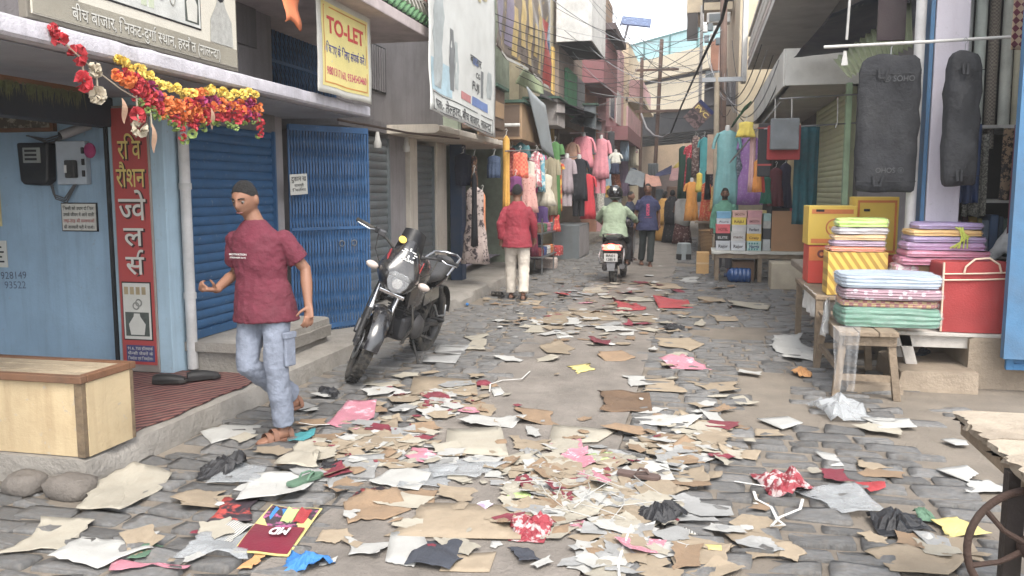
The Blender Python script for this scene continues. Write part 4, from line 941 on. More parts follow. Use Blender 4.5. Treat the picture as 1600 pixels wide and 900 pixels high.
# red bag
t = thing('cloth_bag', 'big red cloth bag with cream piping and handles', 'bag', (2.25, 7.6, .455)); REDB = mat('red_nonwoven', S(172, 54, 54), .85, var=.08, bump=.25, grime=.08)
pts = []; b = MB(); b.sheet(14, 12, lambda u, v: (1.965 + .575 * u + .008 * noise.noise((v * 4, 1, 1)), 7.38 + .02 * sin(pi * u) * -1 + .015 * noise.noise((u * 5, v * 4, 3)), .458 + .575 * v + .015 * u * v + .01 * noise.noise((u * 4, 2, 2)) * v)); b.build('front', REDB, t, smooth=180)
MB().box(1.972, 2.535, 7.392, 7.85, .46, 1.02).build('body', REDB, t, bevel=.02)
PIPE_ = paint('cream_piping', (226, 196, 170), .7)
for z in (.885, .935): MB().tube([(1.97, 7.365, z), (2.25, 7.345, z + .012), (2.54, 7.365, z + .028)], .007, 6).build('piping', PIPE_, t)
MB().tube([(1.967, 7.372, .46), (1.965, 7.37, 1.03)], .009, 6).build('piping', PIPE_, t)
MB().tube([(2.11, 7.35, .94), (2.12, 7.34, 1.0), (2.19, 7.36, 1.06), (2.3, 7.37, 1.07), (2.37, 7.36, 1.02), (2.385, 7.345, .95)], .009, 6).build('handle', PIPE_, t, smooth=60)
# yellow boxes
YBOX = mat('yellow_card', S(228, 190, 44), .5, var=.05, grime=.06, bump=.04); RBOX = mat('red_card', S(214, 66, 48), .5, var=.06, grime=.06, bump=.04); OBOX = paint('orange_card', (216, 120, 44), .5)
def carton(name, label, x0, x1, y0, y1, z0, z1, m, cat='carton', group=None):
    t = thing(name, label, cat, ((x0 + x1) / 2, (y0 + y1) / 2, z0), group=group); MB().box(x0, x1, y0, y1, z0, z1).build('box', m, t, bevel=.006); return t
t = carton('sari_carton', 'yellow sari carton with orange bands on the red one', 1.10, 1.56, 9.0, 9.45, 1.06, 1.46, YBOX)
for z in (1.08, 1.38): MB().box(1.13, 1.53, 8.996, 8.999, z, z + .045).build('band', OBOX, t)
MB().torus(.085, .008, frame((1.36, 8.997, 1.24), (1, 0, 0), (0, 0, 1)), 24, 5, rx=.002).build('emblem_ring', OBOX, t); lettering('Kalyani', RBOX, t, (1.36, 8.994, 1.24), (1, 0, 0), (0, 0, 1), w=.12, h=.035)
MB().box(1.17, 1.25, 8.995, 8.998, 1.40, 1.425).build('brand_patch', INK, t)
t = carton('sari_carton', 'red lower sari carton with yellow emblem band', 1.115, 1.575, 9.01, 9.45, .665, 1.055, RBOX)
MB().box(1.118, 1.572, 9.006, 9.009, .90, 1.04).build('band', OBOX, t)
for x in (1.24, 1.33): MB().torus(.03, .012, frame((x, 9.003, .97), (1, 0, 0), (0, 0, 1)), 18, 5, rx=.002).build('emblem', paint('emblem_maroon', (120, 40, 40)), t)
t = carton('sari_carton', 'tall yellow sari carton with orange border beside the pillar', 1.60, 2.02, 9.3, 9.7, .95, 1.55, YBOX)
for a in ((1.62, 2.0, 1.49, 1.515), (1.62, 2.0, .97, .995), (1.62, 1.64, .995, 1.49), (1.98, 2.0, .995, 1.49)): MB().box(a[0], a[1], 9.296, 9.299, a[2], a[3]).build('border', OBOX, t)
MB().torus(.05, .012, frame((1.84, 9.297, 1.25), (1, 0, 0), (0, 0, 1)), 20, 5, rx=.002).build('emblem', RBOX, t); MB().box(1.68, 1.74, 9.295, 9.298, 1.40, 1.425).build('brand_patch', INK, t)
carton('sari_carton', 'plain red sari carton under the tall yellow one', 1.60, 2.02, 9.31, 9.7, .665, .945, RBOX)
t = carton('sweet_box', 'yellow box with slanting ornament pattern below the cloth packets', 1.16, 1.67, 8.0, 8.3, .665, 1.06, mat('ornament_card', S(226, 186, 60), .5, pattern=('stripe', S(180, 140, 40), 5, (0, .6, 0)), bump=.04))
pk = [((236, 124, 60), .045, 'bright orange'), ((176, 140, 170), .05, 'dusty violet'), ((240, 190, 110), .05, 'apricot'), ((200, 190, 190), .06, 'silvery grey'), ((196, 232, 80), .075, 'lime green')]
z = 1.065
for i, (c, hh, nm) in enumerate(pk):
    pack('cloth_packet', nm + ' cloth packet in the stack on the yellow ornament box', (1.41 + .01 * i, 8.14, z), (.47 - .01 * i, .3, hh), paint('pk%d' % i, c, .6), group='cloth packets on the ornament box', seed=20 + i, wrap=i in (1, 4), layers=2); z += hh + .004
z = .965
for i, (c, hh, nm) in enumerate((((220, 110, 150), .07, 'deep pink'), ((232, 130, 165), .055, 'light pink'), ((186, 130, 186), .065, 'orchid violet'), ((168, 140, 190), .05, 'grey violet'), ((238, 184, 60), .055, 'golden yellow'), ((170, 140, 200), .055, 'lavender'))):
    pack('cloth_packet', nm + ' cloth packet in the stack behind the red bag', (2.10 + .02 * (i % 2), 8.02, z), (.72 - .035 * i, .42, hh), paint('pq%d' % i, c, .6), group='cloth packets behind the red bag', seed=40 + i, wrap=i in (0, 4), layers=2); z += hh + .004
tag(MB().box(1.75, 2.5, 7.88, 8.04, .45, .96).build('carton', mat('brown_card', S(168, 134, 96), .8, var=.12, bump=.1, grime=.2), bevel=.006), 'brown carton hidden behind the red bag', 'carton')
b = MB(); [b.tube([(2.18 + .03 * sin(k), 7.80, 1.30), (2.2 + .012 * k, 7.785, 1.22), (2.19 + .015 * k * (-1) ** k, 7.79, 1.12)], .006, 5) for k in range(6)]; tag(b.build('ribbon', paint('lime_ribbon', (205, 220, 60))), 'lime yellow ribbon on the packets behind the red bag', 'ribbon')
pack('cloth_packet', 'crumpled pink packet left of the stack behind the red bag', (1.80, 8.0, .665), (.22, .3, .3), mat('pink_mix', S(210, 120, 150), .4, pattern=('blotch', S(230, 220, 210), 10, .55)), puff=1.2, seed=60, wrap=True)

# --- concrete slab bench and blocks
STN = mat('old_stone_slab', S(150, 138, 122), .9, var=.15, scale=4, bump=.4, grime=.3)
t = thing('stone_bench', 'old stone slab bench on a rubble block beside the cartons', 'bench', (1.75, 11.5, 0))
p1 = atz(1248, 410, .55)
MB().box(1.32, 2.4, 10.6, 12.6, .55, .64).build('slab', STN, t, bevel=.015); MB().box(1.5, 2.3, 10.75, 12.4, 0, .549).build('block', mat('plinth_clay', S(168, 150, 124), .92, var=.15, bump=.4, grime=.3), t, bevel=.02)
tag(MB().box(1.38, 2.0, 9.7, 10.4, 0, .3).build('concrete_block', STN, bevel=.02), 'grey concrete block in front of the stone bench', 'block')
tag(MB().box(1.18, 1.75, 14.2, 14.7, 0, .45).build('concrete_block', mat('pale_concrete', S(176, 164, 142), .9, var=.12, bump=.3, grime=.25), bevel=.02), 'pale concrete block beside the shoe stall', 'block')

# --- shoe stall
st = thing('shoe_stall_table', 'wooden stall table covered with white cloth under shoe boxes', 'table', (1.0, 15.6, 0))
MB().box(.27, 2.0, 15.3, 16.2, .50, .545).build('top', OLDWOOD, st)
MB().box(.30, 1.97, 15.28, 15.3, .43, .50).build('apron', OLDWOOD, st)
for x in (.34, 1.08, 1.9):
    for y in (15.33, 16.1): MB().box(x - .035, x + .035, y - .035, y + .035, 0, .5).build('leg', OLDWOOD, st)
b = MB(); b.sheet(40, 4, lambda u, v: (.24 + 1.8 * u, 15.26 - .012 * sin(u * 40), .555 - v * (.05 + .02 * noise.noise((u * 9, 0, 0)))), .003); b.build('cloth_edge', OFFW, st, smooth=180); MB().box(.24, 2.03, 15.262, 16.2, .547, .556).build('cloth_top', OFFW, st)
SB = [[((196, 200, 205), 'Rajor', (70, 70, 75)), ((40, 42, 44), 'ELITE', (210, 210, 210)), ((222, 96, 104), 'HOTEL', (130, 30, 40)), ((200, 205, 210), 'Aura', (90, 90, 110)), ((110, 170, 205), '', (40, 60, 120))],
      [((205, 208, 212), 'Rajor', (70, 70, 75)), ((206, 204, 200), 'magic', (120, 90, 80)), ((208, 206, 204), '', (60, 60, 60)), ((232, 206, 60), 'RAJU', (120, 60, 30)), ((226, 180, 168), 'SMOOTH', (120, 70, 60))],
      [((180, 210, 205), 'Nargis', (40, 60, 110)), ((240, 192, 50), 'Crazy', (120, 60, 20)), ((205, 206, 208), 'Perfect', (80, 80, 90)), ((230, 172, 172), 'SMOOTH', (120, 60, 70)), ((222, 160, 168), '', (90, 60, 60))]]
NM = ['white', 'black', 'red', 'silvery', 'blue', 'white', 'cream', 'off white', 'yellow', 'peach', 'teal banded', 'golden', 'pale grey', 'rose pink', 'dusty pink']
for ci, colm in enumerate(SB):
    z = .558; x0 = .315 + ci * .27
    for ri, (c, tx, tc) in enumerate(colm):
        hh = (.17, .13, .16, .12, .12)[ri] if ci != 1 else (.17, .16, .12, .13, .12)[ri]; w = .245
        if ci == 0 and ri in (3,): hh = .1
        dx = rnd.uniform(-.008, .008)
        t = carton('shoe_box', '%s shoe box, %s from the bottom in the %s column of the shoe stall' % (NM[ci * 5 + ri], ('first', 'second', 'third', 'fourth', 'fifth')[ri], ('left', 'middle', 'right')[ci]), x0 + dx, x0 + w + dx, 15.42, 15.72, z, z + hh, paint('sb%d%d' % (ci, ri), c, .55, grime=.06, bump=.03), 'shoe box', 'shoe boxes on the stall')
        MB().box(x0 + dx - .004, x0 + w + dx + .004, 15.415, 15.725, z + hh - .028, z + hh + .0015).build('lid', MATS['sb%d%d' % (ci, ri)], t, bevel=.002)
        if tx: lettering(tx, paint('ink%d%d' % (ci, ri), tc, bump=0), t, (x0 + w / 2 + dx, 15.4125, z + hh * .45), (1, 0, 0), (0, 0, 1), w=.17, h=hh * .32, bold=.02)
        if tx == 'Nargis':
            for zz in (.012, .115): [MB().box(x0 + .03 + q * .045, x0 + .055 + q * .045, 15.4125, 15.414, z + zz, z + zz + .03).build('print_mark', paint('teal_mark', (40, 140, 140)), t) for q in range(4)]
        z += hh + .003
for i, (c, z0, hh, nm) in enumerate((((200, 205, 205), .558, .2, 'white'), ((70, 74, 78), .761, .19, 'dark grey'), ((205, 205, 200), .954, .13, 'pale'), ((176, 214, 210), 1.087, .13, 'mint'))):
    carton('shoe_box', nm + ' shoe box against the brown board on the stall', 1.13, 1.26, 15.5, 15.8, z0, z0 + hh, paint('sc%d' % i, c, .55), 'shoe box', 'shoe boxes on the stall')
carton('shoe_box', 'lowest brown shoe box with yellow lid behind the front row', .9, 1.2, 15.74, 16.0, .558, 1.27, paint('sd', (214, 190, 110), .55), 'shoe box', 'shoe boxes on the stall')
tag(MB().box(1.265, 1.93, 15.36, 15.375, .56, 1.27, None).build('cardboard_sheet', mat('tan_board', S(176, 132, 92), .8, var=.08, grime=.12), bevel=.003), 'large tan cardboard sheet standing on the shoe stall', 'board')
t = thing('water_bottle', 'large blue plastic water bottle lying under the shoe stall', 'bottle', (.72, 15.15, .14), rot=(0, pi / 2, .03))
BLUEP = mat('blue_polycarbonate', S(30, 84, 150), .15, trans=.3, bump=.02, grime=.05, coat=.5)
prof = [(.0, -.2), (.12, -.2), (.135, -.18)]
for k in range(4): prof += [(.135, -.16 + k * .07), (.128, -.145 + k * .07), (.128, -.125 + k * .07), (.135, -.11 + k * .07)]
prof += [(.135, .13), (.11, .18), (.05, .21), (.035, .22)]
MB().lathe(prof, None, 24).build('barrel', BLUEP, t, world=False, smooth=50); MB().lathe([(.038, .215), (.038, .26), (.0, .262)], None, 14).build('neck', mat('navy_cap', S(24, 40, 70), .5), t, world=False, smooth=50)
t.rotation_euler = (0, -pi / 2, 0)
t = carton('brown_carton', 'brown carton with tape left of the shoe stall', -.02, .22, 16.6, 17.1, 0, .42, mat('carton_tan', S(202, 158, 96), .8, var=.08, grime=.15)); MB().box(-.022, .222, 16.594, 16.599, .2, .235).build('tape', paint('tape', (214, 180, 130), .4), t)
carton('brown_carton', 'dented dark carton under the shoe stall', .62, 1.0, 15.5, 15.9, .0, .36, mat('carton_dark', S(140, 108, 80), .85, var=.15))
t = thing('plastic_stool', 'upturned grey plastic stool left of the brown carton', 'stool', (-.32, 20.2, 0))
pts8 = [(cos(a * pi / 4 + pi / 8), sin(a * pi / 4 + pi / 8)) for a in range(8)]
MB().loft([[Vector((x * r, y * r, z)) for x, y in pts8] for r, z in ((.2, .0), (.185, .2), (.17, .38), (.15, .4))]).build('shell', paint('stool_grey', (140, 148, 150), .5), t, world=False, bevel=.01)
for a in (-.6, .6): MB().box(-.06, .06, -.22, -.17, 0, .14, RZ(a)).build('leg_opening', DARK, t, world=False)
t = thing('bamboo_basket', 'wide cane basket drum behind the brown carton', 'basket', (.45, 22.0, 0)); CANE = mat('cane', S(190, 150, 100), .8, var=.2, pattern=('stripe', S(130, 96, 60), 9, (0, pi / 2, 0)), bump=.4)
MB().lathe([(.34, 0), (.40, .25), (.42, .5), (.42, .62)], None, 24).build('weave', CANE, t, world=False, smooth=50)
MB().torus(.42, .025, TR(0, 0, .62)).build('rim', CANE, t, world=False)
t = thing('stall_counter', 'long wooden counter with printed cloth beyond the shoe stall', 'counter', (.6, 23.5, 0)); MB().box(-.1, 1.9, 22.4, 26, .78, .84).build('top', STN, t); MB().box(.0, 1.9, 22.5, 26, 0, .779).build('base', OLDWOOD, t)
# ================================================================== LEFT CLOTH SHOPS, FAR HOUSES, FLYOVER
def pxbox(b, x0, x1, y0, y1, Y, d):
    """upright block whose near face fills the given photo rectangle at distance Y"""
    a, c = aty(x0, y1, Y), aty(x1, y0, Y); return b.box(a.x, c.x, Y, Y + d, a.z, c.z)
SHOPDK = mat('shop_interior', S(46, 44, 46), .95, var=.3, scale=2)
BRICK = mat('far_brick', S(176, 124, 100), .9, var=.2, scale=4, bump=.3, grime=.25)
PINKW = mat('pink_wall', S(214, 168, 172), .9, var=.1, grime=.25)
DPINK = mat('dark_pink_wall', S(156, 104, 108), .9, var=.1, grime=.25)
GREENP = mat('green_panel', S(70, 132, 92), .7, var=.1, grime=.2)
WINB = mat('blue_glass', S(70, 104, 140), .2, var=.3, scale=2, bump=0, grime=.1)
BEIGE = mat('far_beige', S(206, 190, 160), .9, var=.08, grime=.2)
def house(name, label, y0, y1, z1, m, x=-3.95, wall_z=3.0, side=-1, opening=True):
    t = thing(name, label, 'building', (x + side * 1.5, (y0 + y1) / 2, 0))
    xs = sorted((x, x + side * 4)); MB().box(xs[0], xs[1], y0, y1, wall_z, z1).build('upper_wall', m, t)
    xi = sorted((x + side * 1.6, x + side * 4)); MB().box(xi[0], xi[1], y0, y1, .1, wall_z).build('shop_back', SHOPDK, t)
    xp = sorted((x, x + side * 1.7))
    for yy in (y0, y1 - .2): MB().box(xp[0], xp[1], yy, yy + .2, .1, wall_z - .001).build('pier', m, t)
    return t
def window(t, X, y0, y1, z0, z1, fm, gm, side=-1, d=.05):
    o = MB().box(*sorted((X - side * .001, X - side * d)), y0, y1, z0, z1).build('window', fm, t)
    n = max(1, round((y1 - y0) / .5)); w = (y1 - y0 - .08) / n
    for k in range(n): MB().box(*sorted((X - side * (d + .002), X - side * (d - .02))), y0 + .06 + k * w, y0 + .02 + (k + 1) * w, z0 + .06, z1 - .06).build('pane', gm, o)
    return o
ta = house('cloth_store', 'dark fronted cloth store below the brown gold banner', 13.35, 17.2, 6.2, mat('dim_green_wall', S(150, 160, 140), .9, grime=.3), -3.9, 3.0)
tb = house('cloth_store', 'cloth store with blue framed window over the hanging dresses', 17.2, 21.6, 7.2, mat('mossy_plaster', S(172, 160, 132), .9, var=.15, grime=.35), -3.7, 3.4)
window(tb, -3.7, 18.9, 20.6, 4.6, 6.6, PAINT_WHITE, WINB)
for k in range(6): MB().box(-3.66, -3.62, 17.5 + k * .2, 17.56 + k * .2, 4.8, 6.5).build('window_bar', PAINT_WHITE, tb)
MB().box(-3.69, -3.64, 21.0, 21.25, 2.6, 5.2).build('yellow_strip', paint('ochre_strip', (220, 180, 90)), tb)
tc_ = house('balcony_shop_house', 'house with angular white balcony and green shutter panel', 21.6, 26.0, 7.0, mat('umber_wall', S(150, 132, 118), .9, grime=.3), -3.6, 3.4)
bal = MB(); z0, z1 = 5.35, 7.2; bal.box(-3.6, -2.75, 21.3, 24.2, z0, z0 + .12); bal.build('balcony_floor', DARK, tc_)
MB().box(-2.80, -2.70, 21.2, 24.2, z0, z1).build('balcony_front', PAINT_WHITE, tc_); MB().box(-3.6, -2.8, 21.2, 21.3, z0, z1).build('balcony_side', PAINT_WHITE, tc_)
MB().box(-3.59, -3.5, 22.5, 24.2, 3.7, 4.9).build('green_shutter', GREENP, tc_); MB().box(-3.59, -3.5, 24.3, 25.9, 3.6, 4.9).build('grey_shutter', GREYSH, tc_)
td = house('brick_house', 'tall bare brick house rising behind the white balcony', 26.0, 31.0, 11.5, BRICK, -3.7, 3.4)
MB().box(-3.75, -2.7, 27.0, 31.0, 6.7, 6.9).build('chajja', mat('dark_chajja', S(96, 84, 84), .9), td); MB().box(-3.7, -3.2, 26.2, 31.0, 6.9, 8.2).build('parapet', mat('brown_parapet', S(160, 134, 112), .9), td)
MB().box(-3.7, -3.0, 26.5, 30.9, 5.0, 6.6).build('storey', DPINK, td)
te = house('pink_house', 'pink painted house with white framed windows before the flyover', 31.0, 38.0, 7.6, PINKW, -3.4, 3.2)
window(te, -3.4, 32.0, 33.6, 4.4, 5.7, PAINT_WHITE, WINB); window(te, -3.4, 34.6, 36.4, 4.4, 5.7, PAINT_WHITE, paint('pale_shutter', (205, 200, 200)))
MB().box(-3.45, -2.6, 31.0, 37.8, 3.5, 4.0).build('balcony', DPINK, te); MB().box(-2.66, -2.6, 31.0, 37.8, 4.0, 4.7).build('balcony_parapet', PINKW, te)
tf = house('cream_corner_house', 'narrow cream house with hanging laundry near the flyover', 38.0, 46.0, 8.2, BEIGE, -3.2, 3.0)
window(tf, -3.2, 39.0, 40.6, 3.6, 5.0, DPINK, WINB); window(tf, -3.2, 42, 44, 3.6, 5.0, DPINK, WINB); MB().box(-3.3, -2.5, 38.0, 46, 5.6, 5.8).build('ledge', BEIGE, tf)
MB().box(-3.2, -2.6, 38.5, 45, 5.8, 6.6).build('parapet', PINKW, tf)
t = thing('solar_panel', 'small solar panel on a roof post against the sky', 'solar panel', (-3.0, 36, 7.6)); c0 = aty(994, 34, 36)
MB().box(-.62, .62, -.5, .5, -.03, .03, TR(*c0) @ RX(.5) @ RY(.15)).build('panel', mat('solar_blue', S(90, 110, 150), .25), t); MB().tube([(c0.x - .3, c0.y, c0.z), (c0.x - .6, c0.y, 7.5)], .05, 6).build('post', STEEL, t)
# awnings, box signs and tarps over the left shops
def tarp(name, label, pts, m, sag=.08, seed=1, cat='tarpaulin', thick=.006):
    A, B2, C2, D2 = map(Vector, pts); b = MB()
    b.sheet(14, 10, lambda u, v: A.lerp(B2, u).lerp(D2.lerp(C2, u), v) + Vector((0, 0, -sag * sin(pi * u) * sin(pi * v) + .04 * noise.noise((u * 4, v * 4, seed)))), thick)
    return tag(b.build(name, m, smooth=180), label, cat)
tarp('tarpaulin', 'black tarpaulin awning over the pink dresses', (atx(843, 150, -3.0), atx(938, 180, -2.7), atx(925, 172, -3.6), atx(850, 140, -3.8)), paint('black_tarp', (38, 38, 42), .6), .1, 4)
tarp('tarpaulin', 'second dark awning flap above the hanging garments', (atx(868, 175, -2.9), atx(925, 182, -2.7), atx(950, 190, -3.5), atx(868, 160, -3.6)), MATS['black_tarp'], .08, 6)
tarp('tarpaulin', 'dark low awning behind the pink dresses', (atx(890, 190, -2.9), atx(940, 205, -2.6), atx(940, 190, -3.4), atx(900, 180, -3.4)), MATS['black_tarp'], .1, 8)
tarp('plastic_sheet', 'pale grey plastic sheet tied over the brown box signs', (atx(822, 135, -2.9), atx(852, 165, -2.9), atx(866, 250, -2.85), atx(846, 232, -2.9)), mat('grey_poly', S(158, 166, 170), .5, var=.1), .02, 3, 'sheet')
tarp('plastic_sheet', 'pale green sheet under the brown gold banner', (atx(805, 130, -3.3), atx(850, 150, -3.3), atx(848, 112, -3.4), atx(820, 105, -3.4)), paint('pale_green_sheet', (170, 184, 140), .7), .02, 5, 'sheet')
def boxsign(label, y0, y1, z0, z1, m, X=-3.25, d=.5):
    t = thing('box_sign', label, 'sign', (X, (y0 + y1) / 2, z0), group='box signs over the left shops'); MB().box(X - d, X, y0, y1, z0, z1).build('case', m, t, bevel=.01)
    MB().box(X - d - .05, X + .06, y0 - .06, y1 + .06, z1 + .002, z1 + .05).build('cover', mat('green_cover', S(60, 92, 76), .7), t); return t
TANB = mat('tan_sign', S(166, 134, 98), .7, var=.1, grime=.25); DKB = mat('brown_sign', S(104, 84, 68), .7, var=.15, grime=.25)
t = boxsign('nearer brown box sign at the end of the white banner', 12.2, 12.9, 2.55, 3.15, DKB, -3.0); MB().box(-2.998, -2.99, 12.28, 12.82, 2.72, 2.95).build('label', TANB, t)
t = boxsign('tan box sign with a white tube lamp over the red kurta', 14.2, 16.2, 2.5, 3.12, TANB, -3.0, .8); MB().box(-3.76, -3.04, 14.19, 14.199, 2.55, 3.08).build('end_panel', DKB, t); MB().tube([(-3.6, 14.12, 2.74), (-3.02, 14.12, 2.74)], .03, 8).build('tube_lamp', PAINT_WHITE, t)
t = boxsign('pale box sign under the black awning', 17.6, 18.6, 3.0, 3.55, paint('pale_sign', (196, 186, 180)), -2.95, .7)
boxsign('upright grey board beside the pink dresses', 22.5, 22.7, 2.6, 3.9, GREYSH, -2.75, .3)
# ---------------------------------------------------------------- garments
SKINM = mat('mannequin_white', S(206, 204, 200), .6)
def garment(label, c, w, L, m, rz=0.0, sleeve=.22, flare=1.25, tr=None, group=None, d=.11, cat='garment', name='hanging_kurta', seed=0, sm=None, mann=False, waist=.88):
    t = thing(name, label, cat, c, rz, group); sw = w * (.5 if sleeve else .5)
    prof = [(0, .26, .6), (.02, .45, .7), (.055, .80, .8), (.10, .93, .9), (.32, .90, .95), (.45, waist, .85), (.62, .5 * (waist + flare), .95), (.8, .5 * (1 + flare), 1), (1.0, flare, 1.05)]
    b = MB(); rings = []; n = 44
    for v, kx, kd in [(v if i > 2 else v, a, e) for i, (v, a, e) in enumerate(prof)]:
        z = -v * L if v > .1 else -v * min(L, 1.0)
        ring = []
        for k in range(n):
            a = 2 * pi * k / n; am = .34 * max(0, v - .2)
            r_ = 1 + am * sin(a * 9 + seed * 3 + v * 1.5 + 2 * noise.noise((a * 2, v, seed))) + .05 * noise.noise((a, v * 3, seed))
            ring.append(Vector((cos(a) * w / 2 * kx * (1 + am * .3 * sin(a * 5 + seed)), sin(a) * d / 2 * kd * r_ * (1 + v * .5), z + .02 * noise.noise((a, seed, 4)) * v)))
        rings.append(ring)
    b.loft(rings); b.build('bodice', m, t, world=False, smooth=180)
    if sleeve:
        for s_ in (1, -1):
            MB().tube([(s_ * w * .40, 0, -.07), (s_ * w * .53, -.01, -.07 - sleeve * .35), (s_ * w * .60, -.02, -.07 - sleeve * .75), (s_ * w * .62, -.02, -.07 - sleeve)], [.06, .062, .055, .058], 10, flat=.6).build('sleeve', sm or m, t, world=False, smooth=60)
    if tr:
        for s_ in (1, -1): MB().tube([(s_ * w * .16, .02, -L * .9), (s_ * w * .18, .02, -L * 1.15), (s_ * w * .19, .02, -L * 1.36)], [.09, .075, .07], 10, flat=.7).build('trouser_leg', tr, t, world=False, smooth=60)
    if mann: MB().lathe([(.05, -.02), (.05, .05), (.042, .09), (.0, .095)], None, 12).build('mannequin_neck', SKINM, t, world=False, smooth=50)
    else: MB().tube([(-w * .3, 0, -.03), (0, 0, .02), (0, 0, .06), (.02, 0, .085), (0, 0, .11), (-.02, 0, .09)], .006, 6).build('hanger', PAINT_WHITE, t, world=False)
    return t
def gpx(label, cx, yt, yb, wpx, m, X=None, Y=None, **k):
    c = atx(cx, yt, X) if X else aty(cx, yt, Y)
    e = aty(cx, yb, c.y); D = (c - _O).dot(_fw); tr = k.get('tr')
    L = (c.z - e.z) / (1.36 if tr else 1); k.setdefault('rz', .25 if c.x < -1 else -.1)
    return garment(label, c, wpx * D / FPX, L, m, seed=cx, **k)
C = lambda n, rgb, **k: paint('cloth_' + n, rgb, .85, var=.14, scale=7, bump=.7, bscale=13, grime=.06, **k)
GL = 'garments hung out along the left shops'; GR = 'garments hung out along the right shops'
gpx('dark blue folded jeans on a hanger in the first cloth shop', 772, 243, 278, 22, C('denim', (62, 78, 104)), X=-3.15, sleeve=0, flare=.95, waist=1, group=GL)
gpx('long mustard yellow dupatta hanging beside the folded jeans', 791, 212, 338, 12, C('mustard', (216, 160, 50)), X=-3.05, sleeve=0, flare=1, waist=.9, group=GL)
gpx('coral red printed folded kurta on a white hanger', 813, 238, 278, 24, C('coral', (226, 88, 70), pattern=('check', S(236, 130, 90), 26)), X=-3.0, sleeve=0, flare=1, waist=1, group=GL)
gpx('purple cloth hanging under the coral folded kurta', 806, 275, 300, 20, C('purple', (120, 56, 110)), X=-3.02, sleeve=0, flare=1.1, group=GL)
gpx('pale pink lace dress behind the man in maroon shirt', 826, 272, 332, 24, C('lacepink', (216, 160, 150), pattern=('dots', S(180, 110, 110), 22, .25)), X=-2.98, sleeve=0, flare=1.3, group=GL)
gpx('pink and white printed kurta beside the coral one', 838, 236, 292, 14, C('pinkwhite', (222, 130, 140), pattern=('blotch', S(230, 225, 220), 14, .52)), X=-2.95, sleeve=.1, group=GL)
gpx('sky blue printed top among the pink kurtas', 847, 240, 300, 10, C('skyblue', (110, 180, 200), pattern=('blotch', S(220, 225, 220), 14, .55)), X=-2.95, sleeve=0, group=GL)
gpx('cream net frock with flared skirt below the pink kurtas', 852, 272, 322, 24, C('netcream', (206, 196, 176)), X=-2.92, sleeve=0, flare=1.6, waist=.7, group=GL)
gpx('long olive beige kurta hanging in the left row', 862, 245, 336, 18, C('olivebeige', (160, 150, 122)), X=-2.95, sleeve=.3, flare=1.1, group=GL)
gpx('small yellow and red child set on a hanger', 873, 252, 330, 12, C('yellow', (226, 176, 50), pattern=('blotch', S(200, 70, 50), 5, .5)), X=-2.95, sleeve=.1, flare=1.05, group=GL)
gpx('greyish lilac kurta set left of the black one', 886, 246, 322, 20, C('greylilac', (168, 152, 158)), X=-2.95, sleeve=.3, flare=1.05, tr=C('greylilac2', (176, 162, 166)), group=GL, mann=True)
gpx('black kurta with black trousers in the left row', 905, 247, 338, 26, C('black', (38, 40, 48)), X=-2.9, sleeve=.3, flare=1.05, tr=C('black2', (30, 30, 36)), group=GL, mann=True)
gpx('bright red kurta hanging right of the black one', 919, 272, 342, 20, C('red', (206, 48, 62)), X=-2.75, sleeve=.25, flare=1.3, group=GL)
gpx('pink printed dress with elbow sleeves, higher of the two', 912, 212, 262, 30, C('pink', (228, 138, 150), pattern=('dots', S(196, 90, 112), 26, .22)), X=-2.9, sleeve=.35, flare=1.0, group=GL, mann=True)
gpx('long pink printed suit with trousers on a mannequin', 939, 216, 302, 24, C('pinklong', (230, 146, 158), pattern=('dots', S(204, 100, 122), 30, .22)), X=-2.7, sleeve=.35, flare=1.1, tr=C('pinktr', (220, 130, 146)), group=GL, mann=True)
gpx('white and grey printed dress under the pink dresses', 924, 262, 330, 18, C('pinkpale', (206, 196, 190), pattern=('blotch', S(150, 146, 142), 22, .5)), X=-3.0, sleeve=0, group=GL)
gpx('grey floral trousers hanging beyond the red kurta', 938, 288, 345, 14, C('greyfloral', (150, 146, 136), pattern=('blotch', S(206, 202, 192), 24, .5)), X=-2.9, sleeve=0, flare=1, group=GL)
gpx('mustard cloth beside the grey floral trousers', 951, 290, 325, 12, C('mustard2', (190, 150, 70)), X=-2.9, sleeve=0, group=GL)
gpx('white child t-shirt with navy shorts on display', 962, 238, 256, 16, C('white', (214, 212, 200)), X=-2.5, sleeve=.12, flare=1, group=GL, mann=True); gpx('navy child shorts under the white t-shirt', 961, 255, 272, 15, C('navy', (44, 50, 74)), X=-2.5, sleeve=0, flare=1.1, group=GL)
gpx('dark garment hanging in the shade before the pale blue cloth', 955, 205, 240, 12, C('dark', (58, 58, 62)), X=-2.8, sleeve=0, group=GL)
gpx('pale blue cloth length hanging high on the left', 976, 206, 252, 14, C('paleblue', (150, 176, 200)), X=-2.8, sleeve=0, flare=1, waist=1, group=GL); gpx('cream cloth length beyond the pale blue one', 988, 206, 260, 12, C('cream', (196, 190, 168)), X=-2.8, sleeve=0, flare=1, waist=1, group=GL)
gpx('navy and white cloth pair hanging at the far left', 990, 262, 290, 12, C('navywhite', (54, 64, 90)), X=-2.7, sleeve=0, group=GL)
gpx('red orange printed dupatta bundle low in the left row', 866, 334, 362, 18, C('redprint', (196, 60, 54), pattern=('dots', S(230, 180, 120), 20, .25)), X=-2.9, sleeve=0, flare=1.3, group=GL)
gpx('violet long skirt under the cream frock', 846, 322, 362, 22, C('violet', (96, 70, 130)), X=-3.1, sleeve=0, flare=1.2, group=GL)
gpx('floral mannequin dress with black dupatta at the shop front', 742, 292, 412, 30, C('floraldress', (186, 168, 160), pattern=('blotch', S(70, 60, 64), 12, .55)), X=-3.35, sleeve=0, flare=1.5, group=GL)
